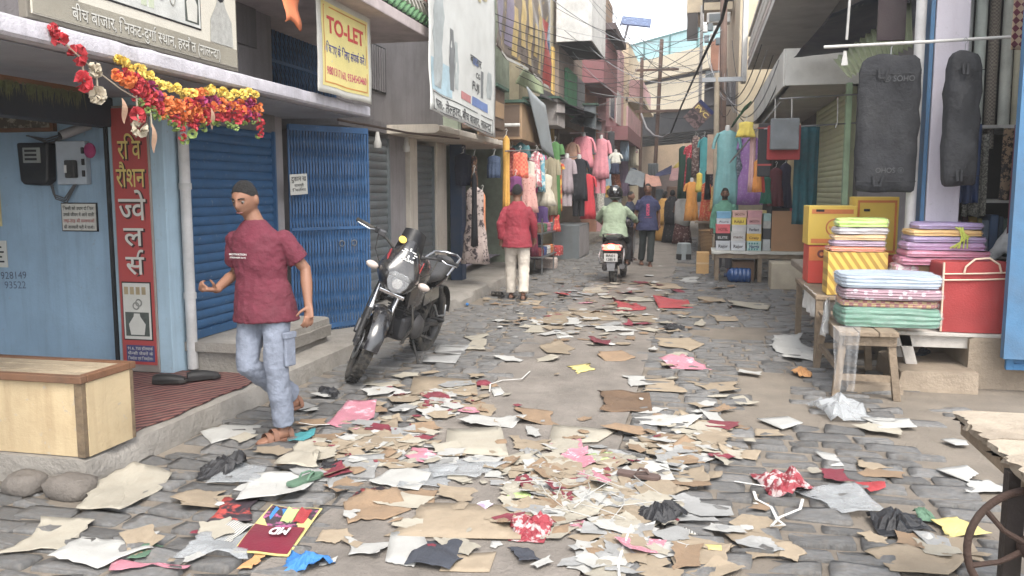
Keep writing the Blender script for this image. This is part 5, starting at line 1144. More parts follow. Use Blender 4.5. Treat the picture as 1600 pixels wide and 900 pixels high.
gpx('orange dupatta falling beside the floral dress', 754, 300, 395, 10, C('orange', (226, 140, 90)), X=-3.3, sleeve=0, group=GL); gpx('black dupatta over the floral dress', 741, 270, 385, 9, C('blackdup', (30, 30, 36)), X=-3.28, sleeve=0, group=GL)
gpx('cluster of navy and black clothes in the dark shop', 724, 240, 290, 30, C('navyblack', (34, 38, 56)), X=-3.7, sleeve=0, waist=1, flare=.8, group=GL); gpx('brown patterned scarf hanging beside the navy clothes', 741, 243, 300, 10, C('brownpat', (150, 110, 80), pattern=('blotch', S(60, 40, 40), 14, .5)), X=-3.5, sleeve=0, group=GL)
gpx('dark red skirt beside the violet one', 833, 330, 400, 14, C('darkred', (110, 36, 60)), X=-3.0, sleeve=0, group=GL); gpx('navy blue gown standing behind the man in maroon', 838, 330, 405, 14, C('navygown', (50, 52, 90)), X=-3.2, sleeve=0, group=GL)
for k, (x0, x1, yy) in enumerate(((790, 850, 236), (868, 935, 246), (890, 960, 208))):
    tag(MB().tube([atx(x0, yy, -3.0), atx(x1, yy - 2, -2.9)], .014, 6).build('display_rail', STEEL), ['nearest', 'middle', 'farthest'][k] + ' garment rail of the left cloth shops', 'rail', 'garment rails on the left')
tarp('counter_cloth', 'grey cloth covered low counter of the first cloth shop', (atz(722, 418, .3), atz(780, 398, .3), atz(800, 388, .3), atz(745, 400, .3)), paint('lilac_counter', (170, 160, 176), .8), 0, 2, 'cloth')
t = thing('steel_pot', 'steel water pot on a stand at the left shops', 'pot', tuple(atx(958, 300, -2.6))); MB().lathe([(.0, -.16), (.14, -.15), (.2, -.05), (.2, .05), (.12, .12), (.09, .15), (.13, .19), (.0, .2)], None, 18).build('body', STEEL, t, world=False, smooth=60); MB().box(-.25, .25, -.25, .25, -.95, -.17).build('stand', GREYSH, t, world=False)
t = thing('steel_cupboard', 'grey steel cupboard standing below the black kurta', 'cupboard', (-3.0, 20.5, 0)); MB().box(-3.4, -2.75, 19.6, 21.4, 0, .82).build('carcass', GREYSH, t, bevel=.01)
for k in range(3): MB().box(-2.749, -2.74, 19.65 + k * .58, 20.2 + k * .58, .05, .78).build('door', GREYP, t)
t = thing('display_rack', 'steel rack with folded cloth at the first cloth shop', 'rack', (-3.2, 16.2, 0))
for y in (15.6, 16.9): [MB().tube([(x, y, 0), (x, y, 1.1)], .015, 6).build('post', STEEL, t) for x in (-3.3, -2.9)]
for z in (.35, .8): MB().box(-3.35, -2.85, 15.5, 17.0, z, z + .02).build('shelf', STEEL, t)
for i in range(8): pack('cloth_pile', '%s folded cloth pile on the steel rack' % ['dark red', 'blue', 'white', 'orange', 'brown', 'green', 'pink', 'grey'][i], (-3.1, 15.72 + .36 * (i % 4), .375 + .45 * (i // 4)), (.4, .3, .16), C('pile%d' % i, [(120, 40, 44), (60, 80, 130), (200, 196, 190), (206, 120, 60), (110, 80, 60), (70, 110, 80), (200, 120, 140), (120, 120, 124)][i]), group='cloth piles on the rack', layers=3, seed=80 + i)
for i, (px, py, c, nm) in enumerate(((862, 398, (190, 60, 60), 'red'), (852, 408, (200, 180, 170), 'pale'), (775, 405, (60, 62, 70), 'black'), (700, 0, 0, ''))):
    if nm: p = atz(px, py, .15); pack('cloth_pile', nm + ' folded cloth heap on the ground before the left shops', (p.x, p.y, .142 if p.x < -3.3 else 0), (.5, .4, .22), C('heap%d' % i, c, pattern=('dots', S(220, 210, 200), 20, .25)), layers=4, seed=95 + i)
t = thing('plastic_drum', 'white plastic tub on the pavement of the first cloth shop', 'tub', tuple(atz(712, 408, .16))); MB().lathe([(.16, 0), (.19, .3), (.2, .31), (.2, .34), (.0, .35)], None, 20).build('tub', PAINT_WHITE, t, world=False, smooth=50)

BK = [('brick red', (150, 60, 50)), ('dusty teal', (70, 120, 124)), ('ivory', (206, 200, 184)), ('magenta', (170, 50, 110)), ('peacock blue', (40, 100, 140)), ('leaf green', (80, 130, 70)), ('charcoal', (52, 52, 56)), ('peach', (220, 170, 140)), ('indigo', (60, 60, 120)), ('ochre', (196, 150, 70)), ('wine', (96, 30, 46)), ('powder blue', (150, 176, 196)), ('rust', (168, 90, 54)), ('lilac', (176, 150, 186)), ('bottle green', (34, 74, 60)), ('cherry', (176, 30, 50)), ('sand', (190, 170, 136)), ('turquoise', (70, 166, 170)), ('plum black', (44, 34, 44)), ('rose', (206, 110, 126)), ('lemon', (226, 210, 110)), ('slate', (96, 106, 120)), ('coffee', (92, 66, 52)), ('off white', (210, 206, 198))]
for i, (nm, c) in enumerate(BK):
    r_ = random.Random(i + 50); pt = None if i % 3 else ('blotch', S(*(min(255, q + 70) for q in c)), 18, .56)
    if i < 14: x_ = 800 + i * 13.5; gpx('%s garment in the crowded back row of the left shops' % nm, x_, 228 + r_.uniform(-16, 22) + i * 1.2, 300 + r_.uniform(-10, 45), 20 - i * .4, C('bk%d' % i, c, pattern=pt), X=-3.25 + .12 * (i % 3), sleeve=.2 if i % 2 else 0, flare=r_.uniform(.95, 1.3), group=GL)
    else: j = i - 14; gpx('%s garment in the back row of the right stalls' % nm, 1068 + j * 11 + (14 if j > 4 else 0), 226 + r_.uniform(-14, 20), 300 + r_.uniform(-14, 24), 15, C('bk%d' % i, c, pattern=pt), Y=25.5 - j * .7, sleeve=.2 if i % 2 else 0, flare=r_.uniform(.95, 1.3), group=GR)
# right-hand garments
gpx('shiny teal dress under plastic on the right mannequin', 1137, 203, 330, 34, mat('teal_satin', S(120, 180, 182), .35, var=.15, bump=.2), Y=17.4, sleeve=.3, flare=1.15, group=GR, mann=True)
gpx('lilac gown with lace top beside the teal dress', 1172, 212, 320, 30, mat('lilac_satin', S(166, 112, 186), .4, var=.15, pattern=('blotch', S(200, 180, 206), 30, .62)), Y=17.4, sleeve=.2, flare=1.5, waist=.65, group=GR, mann=True)
gpx('yellow flower cluster cloth above the lilac gown', 1166, 190, 214, 24, C('yellowr', (232, 206, 70)), Y=14.6, sleeve=0, group=GR); gpx('pale pink scarf beside the lilac gown', 1177, 205, 300, 10, C('pinkscarf', (214, 170, 168)), Y=14.7, sleeve=0, group=GR)
gpx('orange scarf under the pale pink one', 1184, 250, 300, 12, C('oranger', (236, 150, 50)), Y=14.6, sleeve=0, group=GR); gpx('red scarf under the striped black bag', 1190, 262, 300, 10, C('redr', (206, 60, 50)), Y=14.75, sleeve=0, group=GR)
pb = lambda label, x0, x1, y0, y1, Y, m, cat='bag': tag(pxbox(MB(), x0, x1, y0, y1, Y, .1).build('hanging_bag', m, bevel=.02), label, cat, 'bags hung under the white canopy')
t = pb('black garment bag with red bands under the canopy', 1183, 1206, 192, 276, 14.3, mat('black_bag', (.03, .03, .034), .6)); pxbox(MB(), 1183.5, 1205.5, 199, 201, 14.29, .005).build('band', RED, t, world=False); pxbox(MB(), 1183.5, 1205.5, 256, 259, 14.29, .005).build('band', RED, t, world=False)
pb('flat red cloth bag hanging behind the grey one', 1198, 1252, 195, 250, 14.2, MATS['red_nonwoven']); pb('flat grey cloth bag hanging in front of the red one', 1203, 1250, 184, 234, 14.05, paint('grey_nonwoven', (130, 136, 140), .85))
drape('net_curtain', 'dark teal net curtain beside the olive shutter', tuple(aty(1262, 198, 14.6)), (1, 0, 0), .38, 1.6, mat('teal_net', S(30, 96, 106), .7, var=.25, scale=14), .03, 3, 5)
gpx('maroon dress hanging in the shade under the grey bag', 1213, 262, 322, 20, C('maroonr', (110, 50, 60)), Y=15.4, sleeve=0, group=GR); gpx('small green frock under the black banded bag', 1198, 276, 318, 14, C('greenr', (50, 130, 110)), Y=15.0, sleeve=0, flare=1.3, group=GR); gpx('dark navy dress in the back of the right shop', 1228, 255, 325, 18, C('navyr', (48, 44, 70)), Y=15.6, sleeve=0, group=GR)
gpx('golden cloth lengths at the back of the right shop', 1240, 245, 320, 20, C('goldr', (180, 160, 120)), Y=16.2, sleeve=0, waist=1, flare=1, group=GR)
pack('cloth_packet', 'pink packet lying on the shoe stall behind the cardboard sheet', tuple(aty(1258, 330, 15.75) - Vector((0, 0, .04))), (.5, .4, .12), C('pinkpack', (210, 80, 100)), seed=70)
gpx('orange kurta on display in the far right row', 1081, 283, 345, 18, C('orangekurta', (226, 150, 50)), Y=23, sleeve=.2, group=GR, mann=True); gpx('bright yellow blouse beside the orange kurta', 1093, 270, 300, 10, C('yellowb', (236, 206, 60)), Y=22.5, sleeve=0, group=GR)
gpx('red and gold sparkling dupatta in the far right row', 1104, 285, 345, 16, C('redgold', (220, 84, 50), pattern=('dots', S(236, 200, 110), 30, .3)), Y=21.8, sleeve=0, flare=1.3, group=GR); gpx('black scarf in front of the red and gold dupatta', 1106, 265, 312, 8, C('blackscarf', (30, 30, 32)), Y=21.4, sleeve=0, group=GR)
gpx('brown floral dress hanging high in the far right row', 1087, 212, 275, 12, C('brownfl', (110, 84, 80), pattern=('blotch', S(190, 170, 160), 20, .55)), Y=24, sleeve=0, group=GR); gpx('dark plum dress hanging high in the far right row', 1101, 212, 270, 16, C('plum', (62, 44, 62)), Y=24, sleeve=0, waist=1, group=GR); gpx('dark green dress left of the brown floral one', 1077, 246, 295, 9, C('dgreen', (40, 66, 58)), Y=24, sleeve=0, group=GR)
gpx('gold sequin cloth beside the wooden pole', 1116, 290, 330, 10, C('goldseq', (226, 170, 80), pattern=('dots', S(240, 220, 150), 36, .3)), Y=20.6, sleeve=0, group=GR)
tag(pxbox(MB(), 1104, 1119, 210, 272, 21, .05).build('plain_board', paint('peach_board', (206, 176, 150), .8)), 'plain peach board beside the far right dresses', 'board')

# ---------------------------------------------------------------- far right houses, poles, meters
t = thing('cable_house', 'cream house tangled with cables and meters on the right', 'building', (2.4, 30, 0))
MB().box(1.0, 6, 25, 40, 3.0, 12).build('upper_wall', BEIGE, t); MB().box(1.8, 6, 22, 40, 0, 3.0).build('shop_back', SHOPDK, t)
for y in (25.2, 30, 35): MB().box(1.0, 1.8, y, y + .3, 0, 3).build('pier', BEIGE, t)
pxbox(MB(), 1073, 1100, -60, 20, 34, 3).build('balcony_block', BEIGE, t); pxbox(MB(), 1073, 1091, 20, 60, 34, .6).build('dark_panel', mat('dim_grille', S(80, 76, 74), .8), t); pxbox(MB(), 1091, 1100, 8, 160, 33.9, .6).build('white_column', PAINT_WHITE, t)
pxbox(MB(), 1098, 1150, -60, -8, 30, 3).build('slab_edge', GREYSH, t); pxbox(MB(), 1100, 1145, 2, 16, 29, 2).build('slab_edge', BEIGE, t)
pxbox(MB(), 1110, 1132, 60, 110, 24.6, .3).build('brick_niche', BRICK, t); pxbox(MB(), 1102, 1136, 110, 128, 24.4, .5).build('ledge', GREYSH, t); pxbox(MB(), 1100, 1150, 128, 165, 24.8, .4).build('dark_sill', GREYP2, t)
t = thing('air_conditioner', 'white air conditioner box on the cable house', 'air conditioner', tuple(aty(1118, 30, 27))); pxbox(MB(), 1104, 1142, 18, 36, 27, .5).build('case', PAINT_WHITE, t, bevel=.03); pxbox(MB(), 1108, 1126, 21, 33, 26.98, .02).build('fan_grille', GREYSH, t)
for k in range(7):
    x0 = (1098, 1106, 1114, 1100, 1109, 1118, 1126)[k]; y0 = (38, 36, 40, 54, 52, 58, 50)[k]
    tag(pxbox(MB(), x0, x0 + 8, y0, y0 + 12, 24.0 - .02 * k, .15).build('meter_box', GREYSH if k % 2 else PAINT_WHITE, bevel=.02), 'small meter box in the cable tangle, %s from the left' % ('first', 'third', 'fifth', 'second', 'fourth', 'sixth', 'seventh')[k], 'meter', 'meter boxes on the cable house')
t = thing('utility_pole', 'pale wooden pole beside the teal dress', 'pole', (.36, 20, 0)); MB().tube([(.40, 20, 0), (.33, 20, 4.3)], [.07, .06], 10).build('post', paint('pale_post', (186, 170, 146), .9), t, smooth=60); MB().box(.0, .9, 19.95, 20.05, 4.1, 4.2).build('crossarm', STEEL, t)
t = thing('utility_pole', 'rusty steel pole in front of the brick niche', 'pole', (.75, 23.5, 0)); p = aty(1131, 160, 23.5); MB().tube([(p.x + .05, 23.5, 0), (p.x - .1, 23.5, 8)], .09, 8).build('post', mat('rust_post', S(120, 96, 84), .9), t)
t = thing('utility_pole', 'left rusty steel pole in front of the flyover', 'pole', (-2.6, 38, 0)); MB().box(-2.68, -2.54, 37.93, 38.07, 0, 7.5).build('post', MATS['rust_post'], t); MB().box(-2.9, -.9, 37.95, 38.05, 5.1, 5.22).build('crossarm', MATS['rust_post'], t); MB().box(-2.9, -1.0, 37.95, 38.05, 6.9, 7.0).build('crossarm', MATS['rust_post'], t)
t = thing('utility_pole', 'right leaning rusty steel pole in front of the flyover', 'pole', (-1.95, 38.3, 0)); MB().tube([(-2.05, 38.3, 0), (-1.78, 38.3, 8.3)], .085, 6).build('post', MATS['rust_post'], t)
t = thing('transformer_box', 'grey transformer box between the rusty poles', 'transformer', tuple(aty(1018, 272, 37.5))); pxbox(MB(), 1012, 1028, 255, 285, 37.5, .6).build('tank', GREYSH, t, bevel=.03); [pxbox(MB(), 1013 + k * 5, 1016 + k * 5, 257, 283, 37.3, .2).build('fin', GREYSH, t) for k in range(3)]
t = thing('hanging_sign', 'tilted navy and yellow sign board near the cable house', 'sign', tuple(aty(1092, 175, 23))); F_ = frame(aty(1097, 174, 23), (1, 0, -1), (.9, -.2, 1)) @ Matrix.Scale(.5, 4)
MB(F_).box(-.5, .5, -.2, .22, -.03, 0).build('board', paint('sign_brown', (110, 84, 82), .7), t); MB(F_).box(-.5, .5, .22, .4, -.05, .02).build('navy_edge', paint('sign_navy', (40, 50, 100)), t)
lettering('PVC', YEL, t, F_ @ Vector((0, .0, .02)), F_.to_3x3() @ Vector((1, 0, 0)), F_.to_3x3() @ Vector((0, 1, 0)), w=.42, h=.12, bold=.02)
MB(F_).box(-.5, .5, -.9, -.22, -.03, 0).build('lower_board', mat('sign_print', S(120, 96, 96), .7, pattern=('blotch', S(60, 50, 54), 8, .5)), t)
corr('corrugated_awning', 'green corrugated awning behind the teal dress', aty(1143, 200, 19), aty(1163, 168, 19), aty(1148, 190, 17), aty(1175, 158, 17), GREENP, 10)
tarp('tarpaulin', 'yellow triangular awning over the far stalls', (aty(1052, 262, 30), aty(1052, 262, 30.2), aty(1084, 228, 29), aty(1080, 262, 27)), paint('yellow_tarp', (232, 206, 90), .7), .0, 2)
tarp('tarpaulin', 'dark blue far tarpaulin left of the yellow awning', (aty(1022, 276, 33), aty(1048, 272, 33), aty(1050, 258, 35), aty(1026, 270, 35)), paint('blue_tarp', (44, 54, 98), .7), .05, 3)
tarp('tarpaulin', 'faded pink tarpaulin behind the yellow awning', (aty(1045, 282, 36), aty(1082, 282, 36), aty(1082, 258, 38), aty(1050, 262, 38)), paint('pink_tarp', (200, 150, 146), .7), .05, 4)
tarp('tarpaulin', 'salmon cloth awning at the far left stalls', (aty(1008, 292, 30), aty(1034, 290, 30), aty(1030, 276, 31), aty(1008, 272, 31)), paint('salmon_tarp', (206, 150, 130), .7), .03, 5)
tarp('tarpaulin', 'grey far stall roof left of the salmon awning', (aty(975, 285, 28), aty(1005, 292, 28), aty(1008, 270, 31), aty(985, 262, 31)), GREYSH, .02, 6)
for k, (x0, x1, y0, y1, Y, c, lab) in enumerate(((1000, 1012, 285, 312, 31, (90, 70, 76), 'maroon cloth bundle under the salmon awning'), (1025, 1036, 296, 312, 34, (120, 130, 136), 'grey goods heap on a far stall'), (1042, 1060, 292, 310, 34, (150, 120, 100), 'brown goods heap under the pink tarpaulin'), (1060, 1072, 288, 306, 33, (60, 150, 150), 'teal cloth pile on a far stall'))):
    p = aty((x0 + x1) / 2, y1, Y); pack('goods_heap', lab, tuple(p), ((x1 - x0) * Y / FPX, .6, (y1 - y0) * Y / FPX), C('far%d' % k, c), seed=k, layers=3)
for k, (x0, x1, Y, lab) in enumerate(((995, 1040, 33, 'long far stall counter on the left of the lane'), (1040, 1075, 36, 'long far stall counter under the pink tarpaulin'))):
    t = thing('far_counter', lab, 'counter', tuple(aty((x0 + x1) / 2, 345, Y))); a, c = aty(x0, 312, Y), aty(x1, 312, Y); MB().box(a.x, c.x, Y, Y + 1, .75, a.z).build('top', OLDWOOD, t); MB().box(a.x + .1, c.x - .1, Y + .1, Y + .9, 0, .749).build('base', mat('dim_cloth', S(96, 84, 80), .9), t)

# flyover
br = thing('flyover', 'beige concrete flyover crossing the end of the street', 'bridge', (-2.2, 60, 0), radians(-51))
BRC = mat('bridge_concrete', S(222, 206, 176), .9, var=.06, scale=.3, bump=.1, grime=.18, gscale=.25)
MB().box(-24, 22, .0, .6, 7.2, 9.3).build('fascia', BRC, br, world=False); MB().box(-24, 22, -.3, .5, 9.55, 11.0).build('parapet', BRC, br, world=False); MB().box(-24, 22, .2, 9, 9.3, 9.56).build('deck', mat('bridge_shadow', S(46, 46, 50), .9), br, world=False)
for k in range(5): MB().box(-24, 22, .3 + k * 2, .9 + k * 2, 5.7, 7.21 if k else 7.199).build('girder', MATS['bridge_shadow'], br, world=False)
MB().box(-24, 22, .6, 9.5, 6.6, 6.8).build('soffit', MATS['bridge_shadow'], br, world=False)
TURQ = mat('turquoise_paint', S(130, 200, 205), .6, grime=.1); MB().box(-24, 22, -.05, -.02, 11.05, 12.3).build('rail_sheet', mat('turquoise_sheet', S(170, 225, 228), .5, alpha=.75, grime=.05), br, world=False)
MB().box(-24, 22, -.12, -.04, 12.3, 12.42).build('top_rail', paint('rail_green', (90, 140, 140)), br, world=False)
for k in range(15): MB().box(-24 + k * 3, -23.9 + k * 3, -.14, -.05, 11.0, 12.3).build('rail_post', MATS['rail_green'], br, world=False)
for x in (-14, 14): MB().box(x - .7, x + .7, 3, 6, 0, 6.6).build('pillar', BRC, br, world=False)
t = thing('brick_building', 'old brick building under the flyover at the street end', 'building', (-2, 78, 0)); MB().box(-14, 10, 78, 80, 0, 9).build('wall', mat('old_brick', S(176, 150, 120), .9, var=.1, scale=1, grime=.25), t); MB().prism([(-7, 0), (6, 0), (6, 3.6), (1, 3.9), (-3, 2.6), (-7, 1.8)], frame((-2, 76, .0), (1, 0, 0), (0, 0, 1)), -.6).build('ruined_wall', mat('ruin_brown', S(112, 92, 84), .9, var=.2, scale=1), t)

# wires
WIRE = mat('black_cable', (.03, .03, .032), .7, bump=0, grime=.1); GWIRE = mat('grey_wire', (.3, .3, .31), .7, bump=0, grime=.1)
def wire(label, A, Bp, sag, r=.012, m=WIRE, group='overhead wires across the street'):
    A, Bp = Vector(A), Vector(Bp); tag(MB().tube([A.lerp(Bp, i / 14) + Vector((0, 0, -sag * 4 * (i / 14) * (1 - i / 14))) for i in range(15)], r * .7, 5, cap=False).build('overhead_wire', m, smooth=60), label, 'wire', group)
W1 = 'thin dark overhead wire sagging across the street'
LS = [(855, 10, 19), (880, 40, 19), (905, 25, 22), (900, 80, 22), (930, 60, 24), (925, 100, 26), (870, -40, 18), (950, 120, 30), (940, 20, 24), (915, 140, 24), (960, 60, 30), (895, 110, 21)]
RS = [(1110, 70, 24), (1100, 60, 24), (1115, 90, 24), (1120, 110, 23), (1112, 130, 23), (1108, 100, 24), (1128, 60, 23), (1104, 118, 24), (1098, 80, 24), (1125, 140, 22), (1003, 95, 38), (1030, 80, 38)]
for i in range(24):
    l, r_ = LS[i % 12], RS[(i * 5 + i // 12) % 12]; wire(W1 if i % 3 else W1.replace('dark', 'grey'), aty(*l) + Vector((rnd.uniform(-.2, .2), 0, rnd.uniform(-.5, .5))), aty(*r_) + Vector((0, 0, rnd.uniform(-.4, .4))), rnd.uniform(.2, 1.1), rnd.choice((.008, .011, .014)), WIRE if i % 3 else GWIRE)
for i in range(8): wire('thin wire running along the left shop fronts', atx(770 + i * 6, 20 + 14 * i, -2.9), atx(985, 60 + 14 * i, -2.8), .3, .01, WIRE, 'wires along the left fronts')
for i in range(12): wire('loose wire drooping at the right cable house', aty(1100 + i * 4, 60 + (i * 13) % 70, 23.6), aty(1120 + (i * 7) % 40, 120 + (i * 17) % 60, 22.5), rnd.uniform(.2, .7), .011, WIRE if i % 2 else GWIRE, 'drooping wires at the cable house')
for i in range(6): wire('grey wire drooping under the right balcony', aty(1190 + i * 9, 70 + 8 * i, 15), aty(1130 + 6 * i, 140 + 10 * i, 20), .5, .014, GWIRE if i % 2 else WIRE, 'wires under the right balcony')
tc2 = [(1140, -20, 12), (1128, 30, 15), (1108, 70, 20), (1085, 120, 24), (1065, 165, 28), (1048, 208, 30)]
tag(MB().tube([aty(*p) for p in tc2], [.03, .03, .035, .03, .03, .03], 8).build('thick_cable', WIRE, smooth=60), 'thick black service cable sweeping down from the upper right', 'cable'); tag(MB().tube([aty(*p) for p in ((1048, 208, 30), (1036, 215, 31), (1022, 212, 32), (1010, 200, 33), (1002, 178, 34))], .04, 8).build('grey_conduit', GWIRE, smooth=60), 'grey looped conduit under the flyover', 'cable')
# ================================================================== PEOPLE
SKIN = mat('skin_brown', S(140, 97, 73), .6, var=.08, scale=12, bump=.05, grime=0)
SKIND = mat('skin_dark_brown', S(122, 84, 64), .6, var=.08, scale=12, bump=.05, grime=0)
HAIR = mat('black_hair', (.02, .018, .017), .55, var=.6, scale=60, bump=.9, bscale=120, grime=0)
EYEW = mat('eye_white', (.26, .22, .19), .3, grime=0, bump=0); IRIS = mat('dark_iris', (.012, .008, .006), .2, grime=0, bump=0); LIPM = mat('lip_brown', S(122, 72, 66), .5, grime=0, bump=0)
CLOUD = bpy.data.textures.new('folds', 'CLOUDS'); CLOUD.noise_scale = .09
CLOUD2 = bpy.data.textures.new('crumple', 'CLOUDS'); CLOUD2.noise_scale = .035
V = Vector
def head_pt(th, ph, k=1.0):
    """skull and face as one surface; front is -Y, th from crown, ph around (0 = +X)"""
    d = V((sin(th) * cos(ph), sin(th) * sin(ph), cos(th)))
    rx, ry, rz = .074, .094, .112
    p = V((d.x * rx, d.y * ry, d.z * rz))
    f = max(0, -d.y)                       # how much it faces forward
    low = max(0, -d.z)
    p.x *= 1 - .28 * low * low; p.y *= 1 - .10 * low          # jaw narrows
    if low > .35 and f > .1: p.y -= .010 * f * low            # chin
    g = lambda x0, z0, sx, sz: exp(-((p.x - x0) / sx) ** 2 - ((p.z - z0) / sz) ** 2) * (f > .2)
    p.y -= .024 * g(0, -.022, .013, .022) + .010 * g(0, .004, .011, .03)     # nose
    p.y += .010 * (g(.031, .010, .017, .011) + g(-.031, .010, .017, .011))   # eye sockets
    p.y -= .005 * g(0, .030, .05, .010)                                      # brow
    p.y -= .007 * g(0, -.060, .022, .010); p.y += .003 * g(0, -.050, .02, .004)
    p.y -= .006 * g(0, -.092, .02, .016)
    return p * k
def add_head(mb, T, k=1.0):
    n, m = 36, 28; rings = []
    for i in range(m + 1):
        th = pi * min(max(i / m, .004), .996); rings.append([T @ head_pt(th, 2 * pi * j / n, k) for j in range(n)])
    mb.loft(rings)
    for s_ in (1, -1): mb.ball((0, 0, 0), (.012, .026, .033), 10, 7, T @ TR(s_ * .074, .012, -.008) @ RZ(s_ * .3))
def blob(mb, pts, rads, n=12):
    mb.tube(pts, rads, n)
    for p, r in ((pts[0], rads[0]), (pts[-1], rads[-1])):
        r = r if isinstance(r, (int, float)) else min(r); mb.ball(tuple(p), r * .98, 10, 6)
def add_hand(mb, W, d, nrm, side, curl=.5, spread=.12, k=1.0):
    """W wrist, d direction towards the fingers, nrm palm normal, side = thumb direction"""
    d = V(d).normalized(); s_ = V(side); s_ = (s_ - d * s_.dot(d)).normalized(); n_ = d.cross(s_); n_ = n_ if n_.dot(V(nrm)) > 0 else -n_
    W = V(W); blob(mb, [W - d * .02, W + d * .03 * k, W + d * .085 * k], [(.026 * k, .02 * k), (.036 * k, .017 * k), (.04 * k, .014 * k)], 12)
    for i, (off, L) in enumerate(((.028, .068), (.010, .078), (-.009, .072), (-.027, .056))):
        p = W + d * (.078 * k) + s_ * off * k; a = curl * .5; dd = (d + s_ * spread * off / .03).normalized(); pts = [p]
        for seg in range(3):
            dd2 = dd * cos(a) + n_ * sin(a); pts.append(pts[-1] + dd2 * L * k * (.45, .32, .25)[seg]); a += curl * .75
        blob(mb, pts, [.0088 * k, .0086 * k, .008 * k, .0066 * k], 8)
    p = W + d * .025 * k + s_ * .03 * k
    blob(mb, [p, p + (d * .55 + s_ * .75 + n_ * .25).normalized() * .035 * k, p + (d * .8 + s_ * .75 + n_ * .5).normalized() * .065 * k], [.012 * k, .010 * k, .0078 * k], 8)
def add_foot(mb, A, f, k=1.0):
    f = V((f[0], f[1], 0)).normalized(); s_ = V((-f.y, f.x, 0)); A = V(A); g = A.z
    base = V((A.x, A.y, A.z)); rings = []
    for t_, w, h in ((-.055, .028, .05), (-.03, .034, .075), (.02, .034, .085), (.07, .038, .058), (.12, .044, .04), (.165, .040, .026), (.19, .022, .016)):
        c = base + f * t_ * k; zb = g - .085 * k
        rings.append([V((c.x, c.y, zb)) + s_ * (w * k * cos(a)) + V((0, 0, h * k * .5 * (1 + sin(a)))) for a in [2 * pi * q / 12 for q in range(12)]])
    mb.loft(rings)
def vox(v, sm=6, disp=None, st=.012, tex=None):
    r = [('REMESH', dict(mode='VOXEL', voxel_size=v, use_smooth_shade=True)), ('SMOOTH', dict(factor=.5, iterations=sm))]
    if disp: r.append(('DISPLACE', dict(texture=tex or CLOUD, strength=st, mid_level=.5, texture_coords='LOCAL')))
    return r
def lerp(a, c, t_): return V(a).lerp(V(c), t_)
